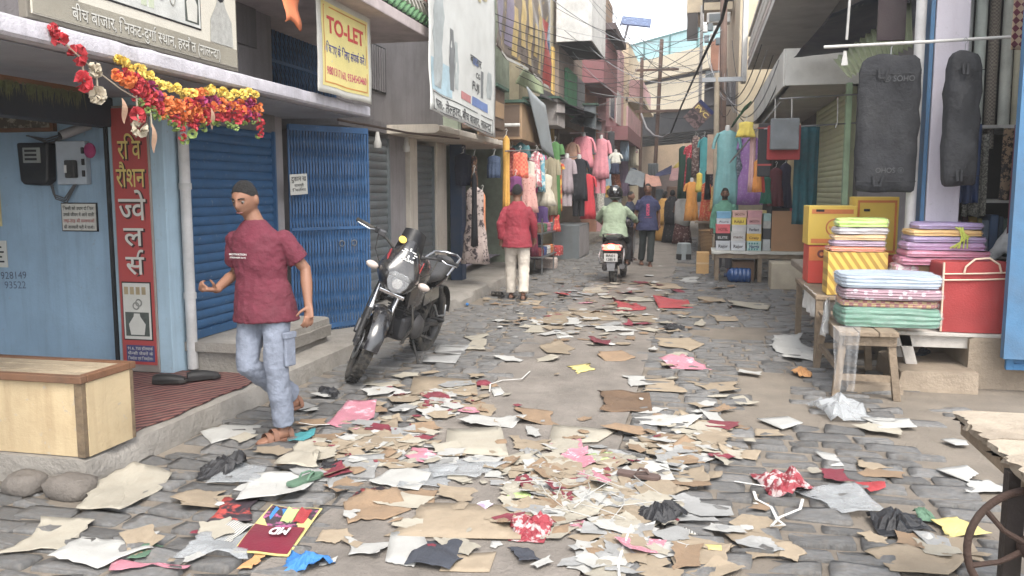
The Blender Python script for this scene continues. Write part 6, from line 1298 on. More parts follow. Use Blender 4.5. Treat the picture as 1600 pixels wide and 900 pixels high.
def person(label, loc, rz, J, top, bottom, skin=SKIN, k=1.0, v=.008, sleeve='short', hem=.80, look=(0, 0, 0), hand=(.5, .5), shoes=None, bare=True, hairstyle='short', beard=False, eyes=True, fat=1.0, legw=1.0, group=None, top_name='shirt', handn=None):
    t = thing('person', label, 'person', loc, rz, group)
    for a in list(J): J[a] = V(J[a]) * k
    pel, ch, nk, hd = J['pelvis'], J['chest'], J['neck'], J['head']
    TH = TR(*hd) @ RZ(look[0]) @ RX(look[1]) @ RY(look[2])
    b = MB(); sp = [(pel + V((0, 0, -.05)), .13, .09), (pel + V((0, 0, .06)), .13, .09), (lerp(pel, ch, .5), .125, .085), (ch, .15, .095), (lerp(ch, nk, .5), .12, .075), (nk, .056, .052)]
    ax = (J['shl'] - J['shr']).normalized(); ay = V((0, 0, 1)).cross(ax)
    ring = lambda c, rx, ry, z=0: [c + ax * rx * k * fat * cos(2 * pi * q / 20) + ay * ry * k * fat * sin(2 * pi * q / 20) for q in range(20)]
    b.loft([ring(*r_) for r_ in sp])
    blob(b, [lerp(ch, nk, .8), nk, hd + TH.to_3x3() @ V((0, .012, -.06)) * k], [.07 * k, .056 * k, .052 * k], 14); add_head(b, TH, k)
    for s_ in 'lr':
        S_, E_, W_ = J['sh' + s_] + (ch - J['sh' + s_]) * .14 + V((0, 0, -.065 * k)), J['el' + s_], J['wr' + s_]
        blob(b, [S_, lerp(S_, E_, .5), E_, lerp(E_, W_, .35), W_], [.045 * k, .042 * k, .036 * k, .038 * k, .025 * k])
        hn = (handn or {}).get(s_)
        sd = 1 if s_ == 'l' else -1
        if hn: add_hand(b, W_, hn[0], hn[1], hn[2], hn[3], k=k)
        else: add_hand(b, W_, (W_ - E_), V((-sd, 0, 0)), V((0, -1, 0)), hand[0 if s_ == 'l' else 1], k=k)
        H_, K_, A_ = J['hp' + s_], J['kn' + s_], J['an' + s_]
        blob(b, [H_, lerp(H_, K_, .5), K_, lerp(K_, A_, .35), A_], [.075 * k, .065 * k, .05 * k, .048 * k, .034 * k])
        add_foot(b, A_, J.get('ft' + s_, V((0, -1, 0))), k)
    body = b.build('body', skin, t, world=False, smooth=180, mods=vox(v, 3))
    # hair: shell over the skull
    hb = MB(); n, m = 36, 16; rings = []
    lim = {'short': 1.42, 'cap': 1.5, 'long': 1.7}[hairstyle]
    for i in range(m + 1):
        row = []
        for j in range(n):
            ph = 2 * pi * j / n; front = max(0, -sin(ph)); L = lim + (.5 if hairstyle != 'long' else .5) * max(0, sin(ph)) - .52 * front ** 1.2
            th = max(.01, (L + .07 * noise.noise((ph * 5, 1, 2)) + .05 * noise.noise((ph * 17, 4, 2))) * i / m); p = head_pt(th, ph, k * (1.075 - .05 * (i / m) ** 2 if i < m else .998)); p += p.normalized() * .004 * noise.noise(p * 60) * k
            row.append(TH @ p)
        rings.append(row)
    hb.loft(rings, cap=True); hb.build('hair', HAIR, t, world=False, smooth=60)
    if beard:
        bb = MB(); rings = []
        for i in range(9):
            th = 1.95 + .75 * i / 8; rings.append([TH @ head_pt(th, pi + .25 + (pi - .5) * j / 20, k * 1.035) for j in range(21)])
        bb.loft(rings, cap=False, closed=False); bb.build('beard', HAIR, t, world=False, smooth=180)
    if eyes:
        for s_ in (1, -1):
            MB().ball((0, 0, 0), .0105 * k, 10, 6, TH @ TR(s_ * .031 * k, -.0755 * k, .006 * k)).build('eye', EYEW, t, world=False, smooth=180)
            MB().ball((0, 0, 0), .0068 * k, 8, 6, TH @ TR(s_ * .031 * k, -.0815 * k, .004 * k)).build('iris', IRIS, t, world=False, smooth=180)
            MB().tube([TH @ (V((s_ * x, y, z)) * k) for x, y, z in ((.012, -.093, .026), (.03, -.092, .032), (.05, -.078, .027))], .004 * k, 6).build('eyebrow', HAIR, t, world=False)
        MB().tube([TH @ (V((x, y, -.058)) * k) for x, y in ((-.022, -.087), (-.008, -.0985), (.008, -.0985), (.022, -.087))], .0045 * k, 6).build('mouth', LIPM, t, world=False, smooth=60)
    # top
    s = MB(); hz = hem * k
    dz = pel.z - hz
    low = pel + (pel - ch).normalized() * max(.02, dz)
    s.loft([ring(low, .222, .186), ring(lerp(low, pel, .6), .21, .172), ring(lerp(pel, ch, .45), .172, .128), ring(ch, .180, .128), ring(lerp(ch, nk, .42), .170, .108), ring(lerp(ch, nk, .70), .128, .088), ring(lerp(ch, nk, .9), .086, .074), ring(lerp(ch, nk, 1.0), .066, .066)])
    for s_ in 'lr':
        S_, E_, W_ = J['sh' + s_] + (ch - J['sh' + s_]) * .10 + V((0, 0, -.05 * k)), J['el' + s_], J['wr' + s_]
        q = lerp(ch, S_, .5)
        if sleeve == 'short': s.tube([lerp(q, S_, .6), S_, lerp(S_, E_, .4), lerp(S_, E_, .72)], [.055 * k, .06 * k, .066 * k, .072 * k], 14)
        else: s.tube([lerp(q, S_, .6), S_, lerp(S_, E_, .5), E_, lerp(E_, W_, .5), lerp(E_, W_, .93)], [.064 * k, .064 * k, .062 * k, .056 * k, .05 * k, .042 * k], 14)
        s.ball(tuple(S_), .06 * k, 12, 8)
    s.build(top_name, top, t, world=False, smooth=180, mods=vox(v * 1.25, 4, True, .024 * k) + [('DISPLACE', dict(texture=CLOUD2, strength=.006 * k, mid_level=.5, texture_coords='LOCAL'))])
    if bottom:
        l = MB(); l.loft([ring(pel + V((0, 0, .07)), .15, .108), ring(pel + V((0, 0, .0)), .158, .118), ring(pel + V((0, 0, -.08)), .155, .118), ring(pel + V((0, 0, -.13)), .12, .09)])
        for s_ in 'lr':
            H_, K_, A_ = J['hp' + s_], J['kn' + s_], J['an' + s_]; w = legw
            l.tube([H_ + V((0, 0, .02)), lerp(H_, K_, .3), lerp(H_, K_, .7), K_, lerp(K_, A_, .35), lerp(K_, A_, .75), lerp(K_, A_, .97)], [q * k * w for q in (.086, .088, .080, .074, .074, .069, .068)], 16)
            l.ball(tuple(H_), .084 * k * w, 12, 8)
        l.build('trousers', bottom, t, world=False, smooth=180, mods=vox(v * 1.25, 4, True, .018 * k) + [('DISPLACE', dict(texture=CLOUD2, strength=.007 * k, mid_level=.5, texture_coords='LOCAL'))])
    if shoes:
        for s_ in 'lr':
            A_ = J['an' + s_]; f = V(J.get('ft' + s_, V((0, -1, 0)))).normalized(); T = frame((A_.x, A_.y, A_.z - .092 * k), (f.x, f.y, 0), (-f.y, f.x, 0)); out = [(-.065, .03), (-.04, .04), (.03, .037), (.1, .05), (.16, .046), (.2, .02), (.195, -.015), (.14, -.045), (.06, -.036), (-.03, -.038), (-.062, -.026)]
            MB().prism([(x * k, y * k) for x, y in out], T, .02 * k).build('sandal_sole', shoes, t, world=False, bevel=.004)
            st = MB()
            for x, hh in ((.12, .055), (.075, .075), (-.03, .07)): st.loft([[T @ V(((x + dx) * k, .05 * k * cos(a), .015 * k + hh * k * sin(a))) for a in [pi * q / 10 for q in range(11)]] for dx in (-.017, .017)], cap=False, closed=False)
            st.build('sandal_strap', shoes, t, world=False, smooth=60)
    return t
def standing(**o):
    J = dict(pelvis=(0, 0, .93), chest=(0, 0, 1.24), neck=(0, .01, 1.44), head=(0, -.02, 1.565), shl=(.178, 0, 1.365), shr=(-.178, 0, 1.365), ell=(.225, .02, 1.10), elr=(-.225, .02, 1.10), wrl=(.235, -.04, .86), wrr=(-.235, -.04, .86),
             hpl=(.09, 0, .9), hpr=(-.09, 0, .9), knl=(.10, -.01, .49), knr=(-.10, -.01, .49), anl=(.10, .02, .09), anr=(-.10, .02, .09)); J.update(o); return J
# --- the man in the maroon t-shirt, mid-stride on the left
MAROON = C('maroon_tee', (104, 34, 52)); DENIM = mat('pale_blue_denim', S(122, 130, 146), .85, var=.16, scale=7, bump=.7, bscale=14, grime=.08, gcol=S(100, 105, 120))
BRSAN = mat('brown_sandal', S(120, 82, 62), .6, grime=.15)
g0 = atz(430, 690)
Jm = standing(pelvis=(-.03, .0, .93), chest=(-.045, -.02, 1.235), neck=(-.06, -.035, 1.425), head=(-.085, -.08, 1.555), shl=(.135, .03, 1.365), shr=(-.22, -.05, 1.36),
    ell=(.22, .10, 1.11), wrl=(.29, .02, .885), elr=(-.265, .03, 1.08), wrr=(-.245, -.19, .99),
    hpl=(.06, 0, .9), knl=(.085, -.05, .49), anl=(.09, .0, .092), ftl=(-.45, -1, 0), hpr=(-.12, 0, .9), knr=(-.10, -.10, .50), anr=(.0, .24, .23), ftr=(-.1, -1, 0))
man = person('man in maroon t-shirt and pale jeans striding past the blue shutter', (g0.x - .05, g0.y + .06, 0), -.14, Jm, MAROON, DENIM, k=1.0, v=.0065, look=(.08, .30, .0), shoes=BRSAN, fat=.97, legw=1.02, hem=.78,
    handn={'r': ((-.35, -.9, .1), (.3, .3, .9), (.6, -.4, .5), 1.5), 'l': ((.25, -.35, -.9), (-.8, .2, 0), (-.3, -.9, 0), .7)})
F_ = frame((-.02, -.158, 1.21), (1, .05, 0), (0, -.05, 1)); 
lettering('MOTIVATION', WHITE_INK, man, (-.085, -.172, 1.215), (1, .02, 0), (0, -.08, 1), w=.13, h=.012, bold=.02, world=False, name='shirt_print'); lettering('STRONGER DAYS', WHITE_INK, man, (-.085, -.173, 1.195), (1, .02, 0), (0, -.08, 1), w=.12, h=.009, bold=.02, world=False, name='shirt_print')
MB().box(-.045, .045, -.012, .012, -.1, .1, TR(.175, -.03, .60) @ RZ(1.45)).build('cargo_pocket', DENIM, man, world=False, bevel=.01)
MB().box(-.05, .05, -.016, .016, -.02, .02, TR(.177, -.03, .70) @ RZ(1.45)).build('pocket_flap', DENIM, man, world=False, bevel=.006)
# --- man in maroon shirt walking away
g1 = atz(808, 470)
person('man in maroon shirt and white trousers walking away by the left shops', (g1.x, g1.y, 0), pi + .12, standing(ell=(.24, .06, 1.12), wrl=(.23, .0, .88), elr=(-.24, -.03, 1.12), wrr=(-.24, -.12, .9), knl=(.10, -.09, .5), anl=(.1, -.12, .1), knr=(-.1, .0, .5), anr=(-.1, .15, .12)), C('maroon_shirt', (150, 42, 58)), C('cream_trousers', (206, 196, 182)), SKIND, 1.02, .009, 'long', .78, eyes=False, shoes=BLK, legw=1.1)
# --- man in blue t-shirt walking towards us
g2 = atz(1010, 416)
mb_ = person('man in navy t-shirt with pink print walking towards the camera', (g2.x, g2.y, 0), .12, standing(wrl=(.24, .06, .86), wrr=(-.24, .06, .86), ell=(.23, .06, 1.1), elr=(-.23, .06, 1.1), knl=(.08, -.07, .5), anl=(.06, -.12, .09), knr=(-.08, .02, .5), anr=(-.1, .14, .12)), C('navy_tee', (52, 56, 92)), C('dark_green_trousers', (50, 58, 58)), SKIND, 1.06, .009, 'short', .74, look=(-.1, -.05, 0), shoes=BRSAN, fat=1.05)
for i, tx in enumerate(('S', 'N', 'S')): lettering(tx, paint('pink_print', (206, 70, 110), bump=0), mb_, (0, -.165, 1.31 - i * .085), (1, 0, 0), (0, 0, 1), w=.07, h=.075, bold=.04, world=False, name='shirt_print')
lettering('COLLECTION', MATS['pink_print'], mb_, (0, -.165, 1.06), (1, 0, 0), (0, 0, 1), w=.16, h=.012, bold=.02, world=False, name='shirt_print')
# --- another man in dark shirt behind the rider, reaching out
g3 = aty(985, 300, 19.5)
person('man in dark navy shirt half hidden behind the scooter rider', (g3.x, 19.5, 0), 1.1, standing(elr=(-.24, -.2, 1.22), wrr=(-.22, -.42, 1.3)), C('dark_navy_shirt', (40, 46, 66)), C('grey_trousers', (120, 118, 122)), SKIND, .96, .011, 'long', .8, eyes=False, shoes=BLK)
# --- shopkeeper in green behind the shoe stall
g4 = aty(1133, 300, 17.0)
person('bearded shopkeeper in green shirt behind the shoe boxes', (g4.x, 17.0, 0), .0, standing(), C('green_shirt', (92, 150, 128)), C('grey_tr2', (90, 90, 96)), SKIND, 1.0, .009, 'long', .78, beard=True, hairstyle='cap')
# --- women in the middle distance
def woman(label, px, py, Y, rz, skirt, wrap, head, kk=.92, skin=SKIND):
    g = aty(px, py, Y); t = thing('person', label, 'person', (g.x, Y, 0), rz); b = MB()
    add_head(b, TR(0, -.02, 1.55 * kk), kk); blob(b, [(0, 0, 1.3 * kk), (0, 0, 1.46 * kk)], [.06, .055]); b.loft([[V((cos(a) * rx, sin(a) * ry, z * kk)) for a in [2 * pi * q / 16 for q in range(16)]] for z, rx, ry in ((.1, .12, .09), (.9, .15, .11), (1.1, .13, .1), (1.3, .17, .1), (1.38, .08, .07))])
    for s_ in (1, -1):
        blob(b, [V((s_ * .16, 0, 1.33 * kk)), V((s_ * .23, -.02, 1.08 * kk)), V((s_ * .2, -.2, 1.0 * kk))], [.045, .04, .028]); add_hand(b, V((s_ * .2, -.2, 1.0 * kk)), (0, -1, 0), (-s_, 0, 0), (0, 0, 1), .6); add_foot(b, V((s_ * .08, 0, .09)), (0, -1, 0))
    b.build('body', skin, t, world=False, smooth=180, mods=vox(.011, 3))
    sk = MB(); rings = []
    for v_, z, rx, ry in ((0, .04, .30, .26), (.2, .3, .27, .23), (.5, .62, .22, .18), (.8, .9, .19, .14), (1, 1.02, .15, .11)):
        rings.append([V((cos(a) * rx * (1 + .07 * (1 - v_) * sin(a * 9 + v_)), sin(a) * ry * (1 + .07 * (1 - v_) * sin(a * 9 + 1)), z * kk)) for a in [2 * pi * q / 40 for q in range(40)]])
    sk.loft(rings); sk.build('skirt', skirt, t, world=False, smooth=180)
    w = MB(); rings = []
    for z, rx, ry, oy in ((.62, .24, .19, .03), (.85, .25, .19, .03), (1.1, .24, .17, .02), (1.3, .23, .14, .01), (1.40, .13, .11, .01), (1.47, .09, .1, .015)):
        rings.append([V((cos(a) * rx, sin(a) * ry + oy, (z + .05 * sin(a * 2 + 1) * (z < .9)) * kk)) for a in [2 * pi * q / 32 for q in range(32)]])
    w.loft(rings); w.build('shawl', wrap, t, world=False, smooth=180)
    h = MB(); rings = []
    for i in range(12):
        rings.append([TR(0, -.02, 1.55 * kk) @ head_pt(max(.01, (1.5 + .6 * max(0, sin(2 * pi * j / 30)) - .35 * max(0, -sin(2 * pi * j / 30))) * i / 11), 2 * pi * j / 30, kk * 1.1) for j in range(30)])
    h.loft(rings); h.build('head_cover' if head is not HAIR else 'hair', head, t, world=False, smooth=180); return t
woman('woman with white shawl over a brown patterned skirt seen from behind', 1066, 340, 26.0, pi + .3, C('brown_sari', (96, 52, 50), pattern=('blotch', S(190, 160, 150), 16, .58)), C('white_shawl', (214, 212, 206)), HAIR, 1.0)
woman('woman in black patterned robe left of the white shawl', 1050, 340, 26.6, pi, C('black_robe', (34, 34, 38), pattern=('dots', S(150, 140, 130), 12, .12)), C('black_shawl', (38, 38, 42), pattern=('dots', S(160, 150, 140), 14, .14)), C('black_scarf2', (28, 28, 30)), 1.0)
woman('woman in mustard yellow dress beyond the navy t-shirt man', 1037, 340, 27.5, pi - .4, C('mustard_dress', (206, 150, 60)), C('mustard_shawl', (214, 160, 70)), HAIR, .95)
# --- far shoppers
for i, (px, Y, c, nm) in enumerate(((1040, 33, (120, 130, 150), 'grey blue'), (1052, 35, (60, 60, 66), 'black'), (1028, 36, (170, 90, 90), 'dusty red'), (1075, 34, (200, 190, 180), 'cream'), (1015, 34, (90, 110, 100), 'grey green'), (1062, 38, (150, 70, 120), 'plum'))):
    g = aty(px, 300, Y); person('far shopper in %s shirt among the stalls under the flyover' % nm, (g.x, Y, 0), rnd.uniform(0, 6.2), standing(), C('farshirt%d' % i, c), C('fartr%d' % (i % 2), ((60, 62, 70), (110, 100, 92))[i % 2]), SKIND, .97, .016, 'long', .8, eyes=False, group='shoppers far down the street')
# --- seated shop assistant behind the blue door
person('seated person in white shirt and grey jeans, mostly behind the blue door', (2.78, 8.12, -.02), -.9, standing(pelvis=(0, .1, .86), chest=(0, .1, 1.18), neck=(0, .08, 1.38), head=(0, .05, 1.52), shl=(.175, .1, 1.33), shr=(-.175, .1, 1.33), ell=(.22, .0, 1.08), elr=(-.22, .0, 1.08), wrl=(.16, -.22, 1.02), wrr=(-.16, -.22, 1.02), hpl=(.09, .08, .83), hpr=(-.09, .08, .83), knl=(.13, -.34, .88), knr=(-.13, -.34, .88), anl=(.12, -.36, .48), anr=(-.12, -.36, .48)), C('white_shirt', (210, 210, 208)), C('grey_jeans', (112, 122, 140)), SKIND, 1.0, .01, 'long', .8, eyes=False)
# ================================================================== MOTORCYCLE
BPAINT = mat('black_tank_paint', (.018, .018, .021), .25, coat=.8, bump=.02, grime=.25, gcol=(.2, .18, .15), gscale=4); PLAST = mat('black_plastic', (.025, .025, .027), .55, grime=.3, gcol=(.18, .16, .13), bump=.1)
ENG = mat('engine_grey', (.10, .10, .105), .5, metal=.6, grime=.3, gcol=(.1, .085, .07)); ALLOY = mat('fork_alloy', (.62, .63, .65), .28, metal=1, grime=.2, bump=.02); SEATM = mat('seat_vinyl', (.03, .03, .032), .45, grime=.2, gcol=(.2, .19, .17), bump=.15)
LENS = mat('clear_lens', (.6, .62, .63), .06, alpha=.22, bump=0, grime=.05, spec=.8); AMBER = mat('smoked_lens', S(206, 190, 180), .15, alpha=.9, bump=.05, grime=.1); REFL = mat('reflector', (.3, .3, .32), .3, metal=1, bump=.3, bscale=30, grime=.05)
REDST = mat('red_sticker', S(196, 40, 40), .35, grime=.1); DUST = mat('dusty_tyre', (.055, .052, .048), .9, bump=.5, bscale=90, grime=.6, gcol=(.2, .175, .14), gscale=7)
def wheel(t, T, R, w, tread=True, spokes=5, disc=True, rim_m=None):
    """T maps wheel axis to local Z"""
    ty = MB(); n = 48; prof = [(R - .085, -w * .36), (R - .05, -w * .5), (R - .018, -w * .47), (R - .004, -w * .25), (R, 0), (R - .004, w * .25), (R - .018, w * .47), (R - .05, w * .5), (R - .085, w * .36)]
    vs, fs = [], []
    for i in range(n):
        a = 2 * pi * i / n
        for r, z in prof: vs.append(T @ V((r * cos(a), r * sin(a), z)))
    m = len(prof)
    for i in range(n):
        for j in range(m): fs.append((i * m + j, ((i + 1) % n) * m + j, ((i + 1) % n) * m + (j + 1) % m, i * m + (j + 1) % m))
    ty.add(vs, fs); o = ty.build('tyre', DUST, t, world=False, smooth=50)
    tb_ = MB()
    for i in range(40):
        a = 2 * pi * i / 40
        for s_ in (1, -1): tb_.box(-.005, .005, -.011, .011, -w * .17, w * .17, T @ RZ(a + (.03 if s_ > 0 else 0)) @ TR(R - .0035, 0, s_ * w * .23) @ RX(s_ * .5))
    tag(tb_.build('tread_block', RUBBER, o, world=False), kind='stuff')
    rm = MB(); rm.torus(R - .085, .012, T, 40, 8, rx=w * .42); rim = rm.build('rim', rim_m or PLAST, t, world=False, smooth=60)
    for i in range(spokes):
        a = 2 * pi * i / spokes
        for d in (-.14, .14): MB().loft([[T @ RZ(a) @ V((x, y + yy, z)) for y, z in ((-.011, -.014), (.011, -.014), (.011, .014), (-.011, .014))] for x, yy in ((.035, 0), (R - .09, d * .45))]).build('spoke', rim_m or PLAST, rim, world=False)
    MB().lathe([(.0, -w * .7), (.038, -w * .7), (.045, -w * .3), (.045, w * .3), (.038, w * .7), (.0, w * .7)], T, 16).build('hub', ENG, t, world=False, smooth=40)
    if disc:
        MB().lathe([(.075, 0), (.125, 0), (.125, .005), (.075, .005)], T @ TR(0, 0, w * .62), 28, False).build('brake_disc', STEEL, t, world=False)
        MB().lathe([(.04, 0), (.08, 0)], T @ TR(0, 0, w * .62), 20, False).build('disc_carrier', PLAST, t, world=False)
    return o
bp = atz(558, 597); rear = atz(682, 537)
hd_ = atan2(bp.y - rear.y, bp.x - rear.x)     # heading of the parked bike
fx, fy = bp.x, bp.y
WB = 1.32
fwd = V((cos(hd_), sin(hd_), 0)); mid = V((fx, fy, 0)) - fwd * WB * .54
bike = thing('motorcycle', 'black motorcycle parked on its side stand by the blue gate', 'motorcycle', tuple(mid), rot=(radians(-9), 0, hd_))
bike.rotation_euler = (Matrix.Rotation(hd_, 3, 'Z') @ Matrix.Rotation(radians(15), 3, 'X').inverted()).to_euler(); ROOTM[bike.name] = TR(*mid) @ bike.rotation_euler.to_matrix().to_4x4()
B = bike; bike.scale = (1.08, 1.08, 1.08)
# local frame: x forward, y left, z up; leaning to the left (stand side)
wheel(B, TR(-WB / 2, 0, .30) @ RX(pi / 2), .30, .11, disc=False)
STEER = radians(30); RAKE = radians(26)
head0 = V((WB / 2 - .32, 0, .95)); axle0 = V((WB / 2, 0, .295)); ax_ = V((-sin(RAKE), 0, cos(RAKE)))
RS_ = TR(*head0) @ Matrix.Rotation(STEER, 4, ax_) @ TR(*(-head0))
def sb(mb): mb.v = [RS_ @ p for p in mb.v]; return mb
wheel(B, RS_ @ TR(*axle0) @ RX(pi / 2), .295, .09, disc=True)
for s_ in (1, -1):
    sb(MB().tube([axle0 + V((.0, s_ * .085, 0)), axle0 + V((0, s_ * .085, 0)) + ax_ * .30], .026, 12)).build('fork_slider', PLAST, B, world=False, smooth=50)
    sb(MB().tube([axle0 + V((0, s_ * .085, 0)) + ax_ * .29, axle0 + V((0, s_ * .085, 0)) + ax_ * .62], .018, 12)).build('fork_tube', ALLOY, B, world=False, smooth=50)
    sb(MB().cb(axle0 + V((.03, s_ * .085, .03)), (.05, .03, .08))).build('axle_clamp', ENG, B, world=False, bevel=.008)
sb(MB().cb(axle0 + V((-.13, -.10, .10)), (.07, .05, .12), RY(-.5))).build('brake_caliper', ENG, B, world=False, bevel=.012)
sb(MB().tube([axle0 + V((-.13, -.11, .14)), axle0 + V((-.12, -.12, .35)), axle0 + V((-.2, -.1, .62))], .006, 6)).build('brake_hose', RUBBER, B, world=False)
# front mudguard
fm = MB()
fm.sheet(18, 8, lambda u, v: axle0 + V(((.325 + .012 * (1 - (2 * v - 1) ** 2)) * cos(radians(15 + 125 * u)), (v - .5) * .14 * (1 - .25 * abs(2 * u - 1)), (.325 + .03 * (1 - (2 * v - 1) ** 2)) * sin(radians(15 + 125 * u)))), .006)
sb(fm).build('front_mudguard', BPAINT, B, world=False, smooth=60)
for s_ in (1, -1): sb(MB().prism([(-.09, -.06), (.08, -.05), (.05, .07), (-.05, .08)], frame(axle0 + V((-.06, s_ * .074, .26)), (1, 0, .1), (-.3, 0, 1)), .008)).build('mudguard_side', BPAINT, B, world=False, bevel=.003)
sb(MB().cb(head0 + V((.07, 0, -.16)), (.10, .22, .05), RY(RAKE))).build('lower_triple_clamp', ALLOY, B, world=False, bevel=.012); sb(MB().cb(head0 + V((-.03, 0, .05)), (.1, .21, .035), RY(RAKE))).build('upper_triple_clamp', PLAST, B, world=False, bevel=.01)
# headlight cowl (turns with the bars)
cw = MB(); H0 = head0 + V((.20, 0, -.03)); rings = []
for x, w, zb, zt, zc in ((-.14, .15, -.12, .18, 0), (-.05, .175, -.17, .26, 0), (.04, .16, -.18, .18, -.02), (.09, .13, -.165, .06, -.05), (.115, .095, -.14, .0, -.07)):
    rings.append([H0 + V((x - .12 * max(0, zz), w * cc * (1 - .35 * max(0, zz / .25)), zz)) for cc, zz in [(cos(a), (zt if sin(a) > 0 else -zb) * sin(a)) for a in [2 * pi * q / 24 for q in range(24)]]])
sb(cw.loft(rings)).build('headlamp_cowl', BPAINT, B, world=False, smooth=60)
# headlamp: twin-bottomed clear lens
hl = [(-.088, .05), (-.05, .075), (.05, .075), (.088, .05), (.082, -.01), (.05, -.065), (0, -.085), (-.05, -.065), (-.082, -.01)]
FH = frame(H0 + V((.112, 0, -.055)), (0, 1, 0), (-.22, 0, 1))
sb(MB().prism([(x * 1.0, y * 1.0) for x, y in hl], FH @ TR(0, 0, -.002), .012)).build('headlamp_reflector', REFL, B, world=False, bevel=.006)
sb(MB().loft([[FH @ V((x * k_, y * k_, z)) for x, y in hl] for k_, z in ((1.03, .01), (1.0, .028), (.75, .044), (.3, .05))])).build('headlamp_lens', LENS, B, world=False, smooth=60)
sb(MB().lathe([(.0, .0), (.03, .0), (.04, .02)], FH @ TR(0, -.01, .012), 16)).build('headlamp_bulb', CHROME, B, world=False, smooth=60)
sb(MB().cb(H0 + V((.10, .0, -.155)), (.03, .21, .03))).build('cowl_bracket', ALLOY, B, world=False, bevel=.006)
# visor
vz = MB(); vz.sheet(12, 10, lambda u, v: H0 + V((.085 - .23 * v - .05 * (2 * u - 1) ** 2 * (1 - v * .2), (u - .5) * .28 * (1 - .35 * v), .0 + .34 * v - .03 * (2 * u - 1) ** 2)), .004); sb(vz).build('windscreen', mat('dark_visor', (.01, .01, .012), .38, bump=0, spec=.25, grime=.12, gcol=(.3, .28, .25)), B, world=False, smooth=60)
FV = frame(H0 + V((-.005, 0, .145)), (0, 1, 0), (-.62, 0, .80))
for k_, (y, w) in enumerate(((.03, .1), (.01, .13), (-.01, .1))): sb(MB(FV).box(-w / 2, w / 2, y - .004, y + .004, .03, .033)).build('visor_sticker', WHITE_INK, B, world=False)
sb(MB(FV).box(-.006, .006, -.035, .055, .034, .036)).build('visor_sticker', WHITE_INK, B, world=False)
lettering('PULSAR', WHITE_INK, B, RS_ @ (FV @ V((0, -.05, .036))), RS_.to_3x3() @ V((0, 1, 0)), RS_.to_3x3() @ V((-.62, 0, .80)), w=.11, h=.02, bold=.02, world=False)
sb(MB().lathe([(.0, .0), (.032, .0), (.032, .006), (.0, .008)], FV @ TR(-.085, .11, .0) @ RX(-.1), 16)).build('yellow_badge', paint('badge_yellow', (232, 190, 40)), B, world=False)
for s_ in (1, -1): sb(MB().prism([(-.05, -.1), (.0, -.11), (.05, .0), (.02, .11), (-.015, .09)], frame(H0 + V((-.015, s_ * .142, .04)), (1, -s_ * .1, 0), (0, 0, 1)), .004 * s_)).build('red_flash', REDST, B, world=False)
# indicators
for s_ in (1, -1):
    c = H0 + V((.0, s_ * .22, -.03)); sb(MB().tube([H0 + V((-.03, s_ * .12, -.04)), c - V((.02, 0, 0))], .01, 8)).build('indicator_stalk', PLAST, B, world=False)
    sb(MB().ball(tuple(c), (.03, .052, .03), 14, 8)).build('indicator_lens', AMBER, B, world=False, smooth=180)
# handlebar
for s_ in (1, -1):
    pts = [head0 + V((-.02, s_ * .08, .07)), head0 + V((-.0, s_ * .18, .13)), head0 + V((-.07, s_ * .30, .15)), head0 + V((-.10, s_ * .36, .15))]
    sb(MB().tube(pts, .011, 10)).build('handlebar', PLAST, B, world=False, smooth=60); sb(MB().tube([pts[2], pts[3] + V((-.03, s_ * .09, 0))], .017, 12)).build('grip', RUBBER, B, world=False, smooth=50)
    sb(MB().cb(pts[2] + V((.01, -s_ * .03, .005)), (.05, .05, .05))).build('switch_cube', PLAST, B, world=False, bevel=.01)
    sb(MB().tube([pts[2] + V((.03, 0, 0)), pts[2] + V((.06, s_ * .04, -.005)), pts[3] + V((.03, s_ * .08, -.005))], .006, 8)).build('lever', ALLOY, B, world=False, smooth=60)
sb(MB().cb(head0 + V((.03, -.24, .165)), (.05, .06, .05))).build('brake_reservoir', ENG, B, world=False, bevel=.01)
for s_ in (1, -1): sb(MB().tube([head0 + V((.0, s_ * .26, .14)), head0 + V((.10, s_ * .24, .04)), head0 + V((.08, s_ * .1, -.12)), head0 + V((-.05, s_ * .06, -.2))], .005, 6)).build('control_cable', RUBBER, B, world=False, smooth=60)
# tank, seat, tail
def ringx(x, w, zb, zt, q=2.4): return [V((x, w * (abs(cos(a)) ** (2 / q)) * (1 if cos(a) > 0 else -1), (zb + zt) / 2 + (zt - zb) / 2 * (abs(sin(a)) ** (2 / q)) * (1 if sin(a) > 0 else -1))) for a in [2 * pi * k_ / 24 for k_ in range(24)]]
MB().loft([ringx(x, w, zb, zt) for x, w, zb, zt in ((.30, .06, .80, .93), (.25, .12, .74, 1.0), (.12, .155, .70, 1.03), (-.02, .145, .70, 1.0), (-.14, .10, .72, .90), (-.18, .07, .74, .84))]).build('fuel_tank', BPAINT, B, world=False, smooth=60)
for s_ in (1, -1):
    MB().loft([[V((x, s_ * (y + dy), z)) for dy, z in ((0, zb), (.03, zb + .01), (.035, zt - .02), (0, zt))] for x, y, zb, zt in ((.34, .11, .60, .82), (.22, .13, .58, .80), (.08, .13, .62, .76))]).build('tank_shroud', BPAINT, B, world=False, smooth=50)
    MB().prism([(-.2, -.07), (.14, -.1), (.18, .02), (.02, .06), (-.2, .05)], frame(V((-.22, s_ * .125, .66)), (1, 0, 0), (0, 0, 1)), .015 * s_).build('side_panel', BPAINT, B, world=False, bevel=.008)
MB().loft([ringx(x, w, zb, zt) for x, w, zb, zt in ((-.10, .09, .74, .83), (-.2, .13, .74, .84), (-.35, .14, .75, .84), (-.44, .135, .77, .89), (-.62, .12, .80, .93), (-.72, .09, .82, .93))]).build('seat', SEATM, B, world=False, smooth=60)
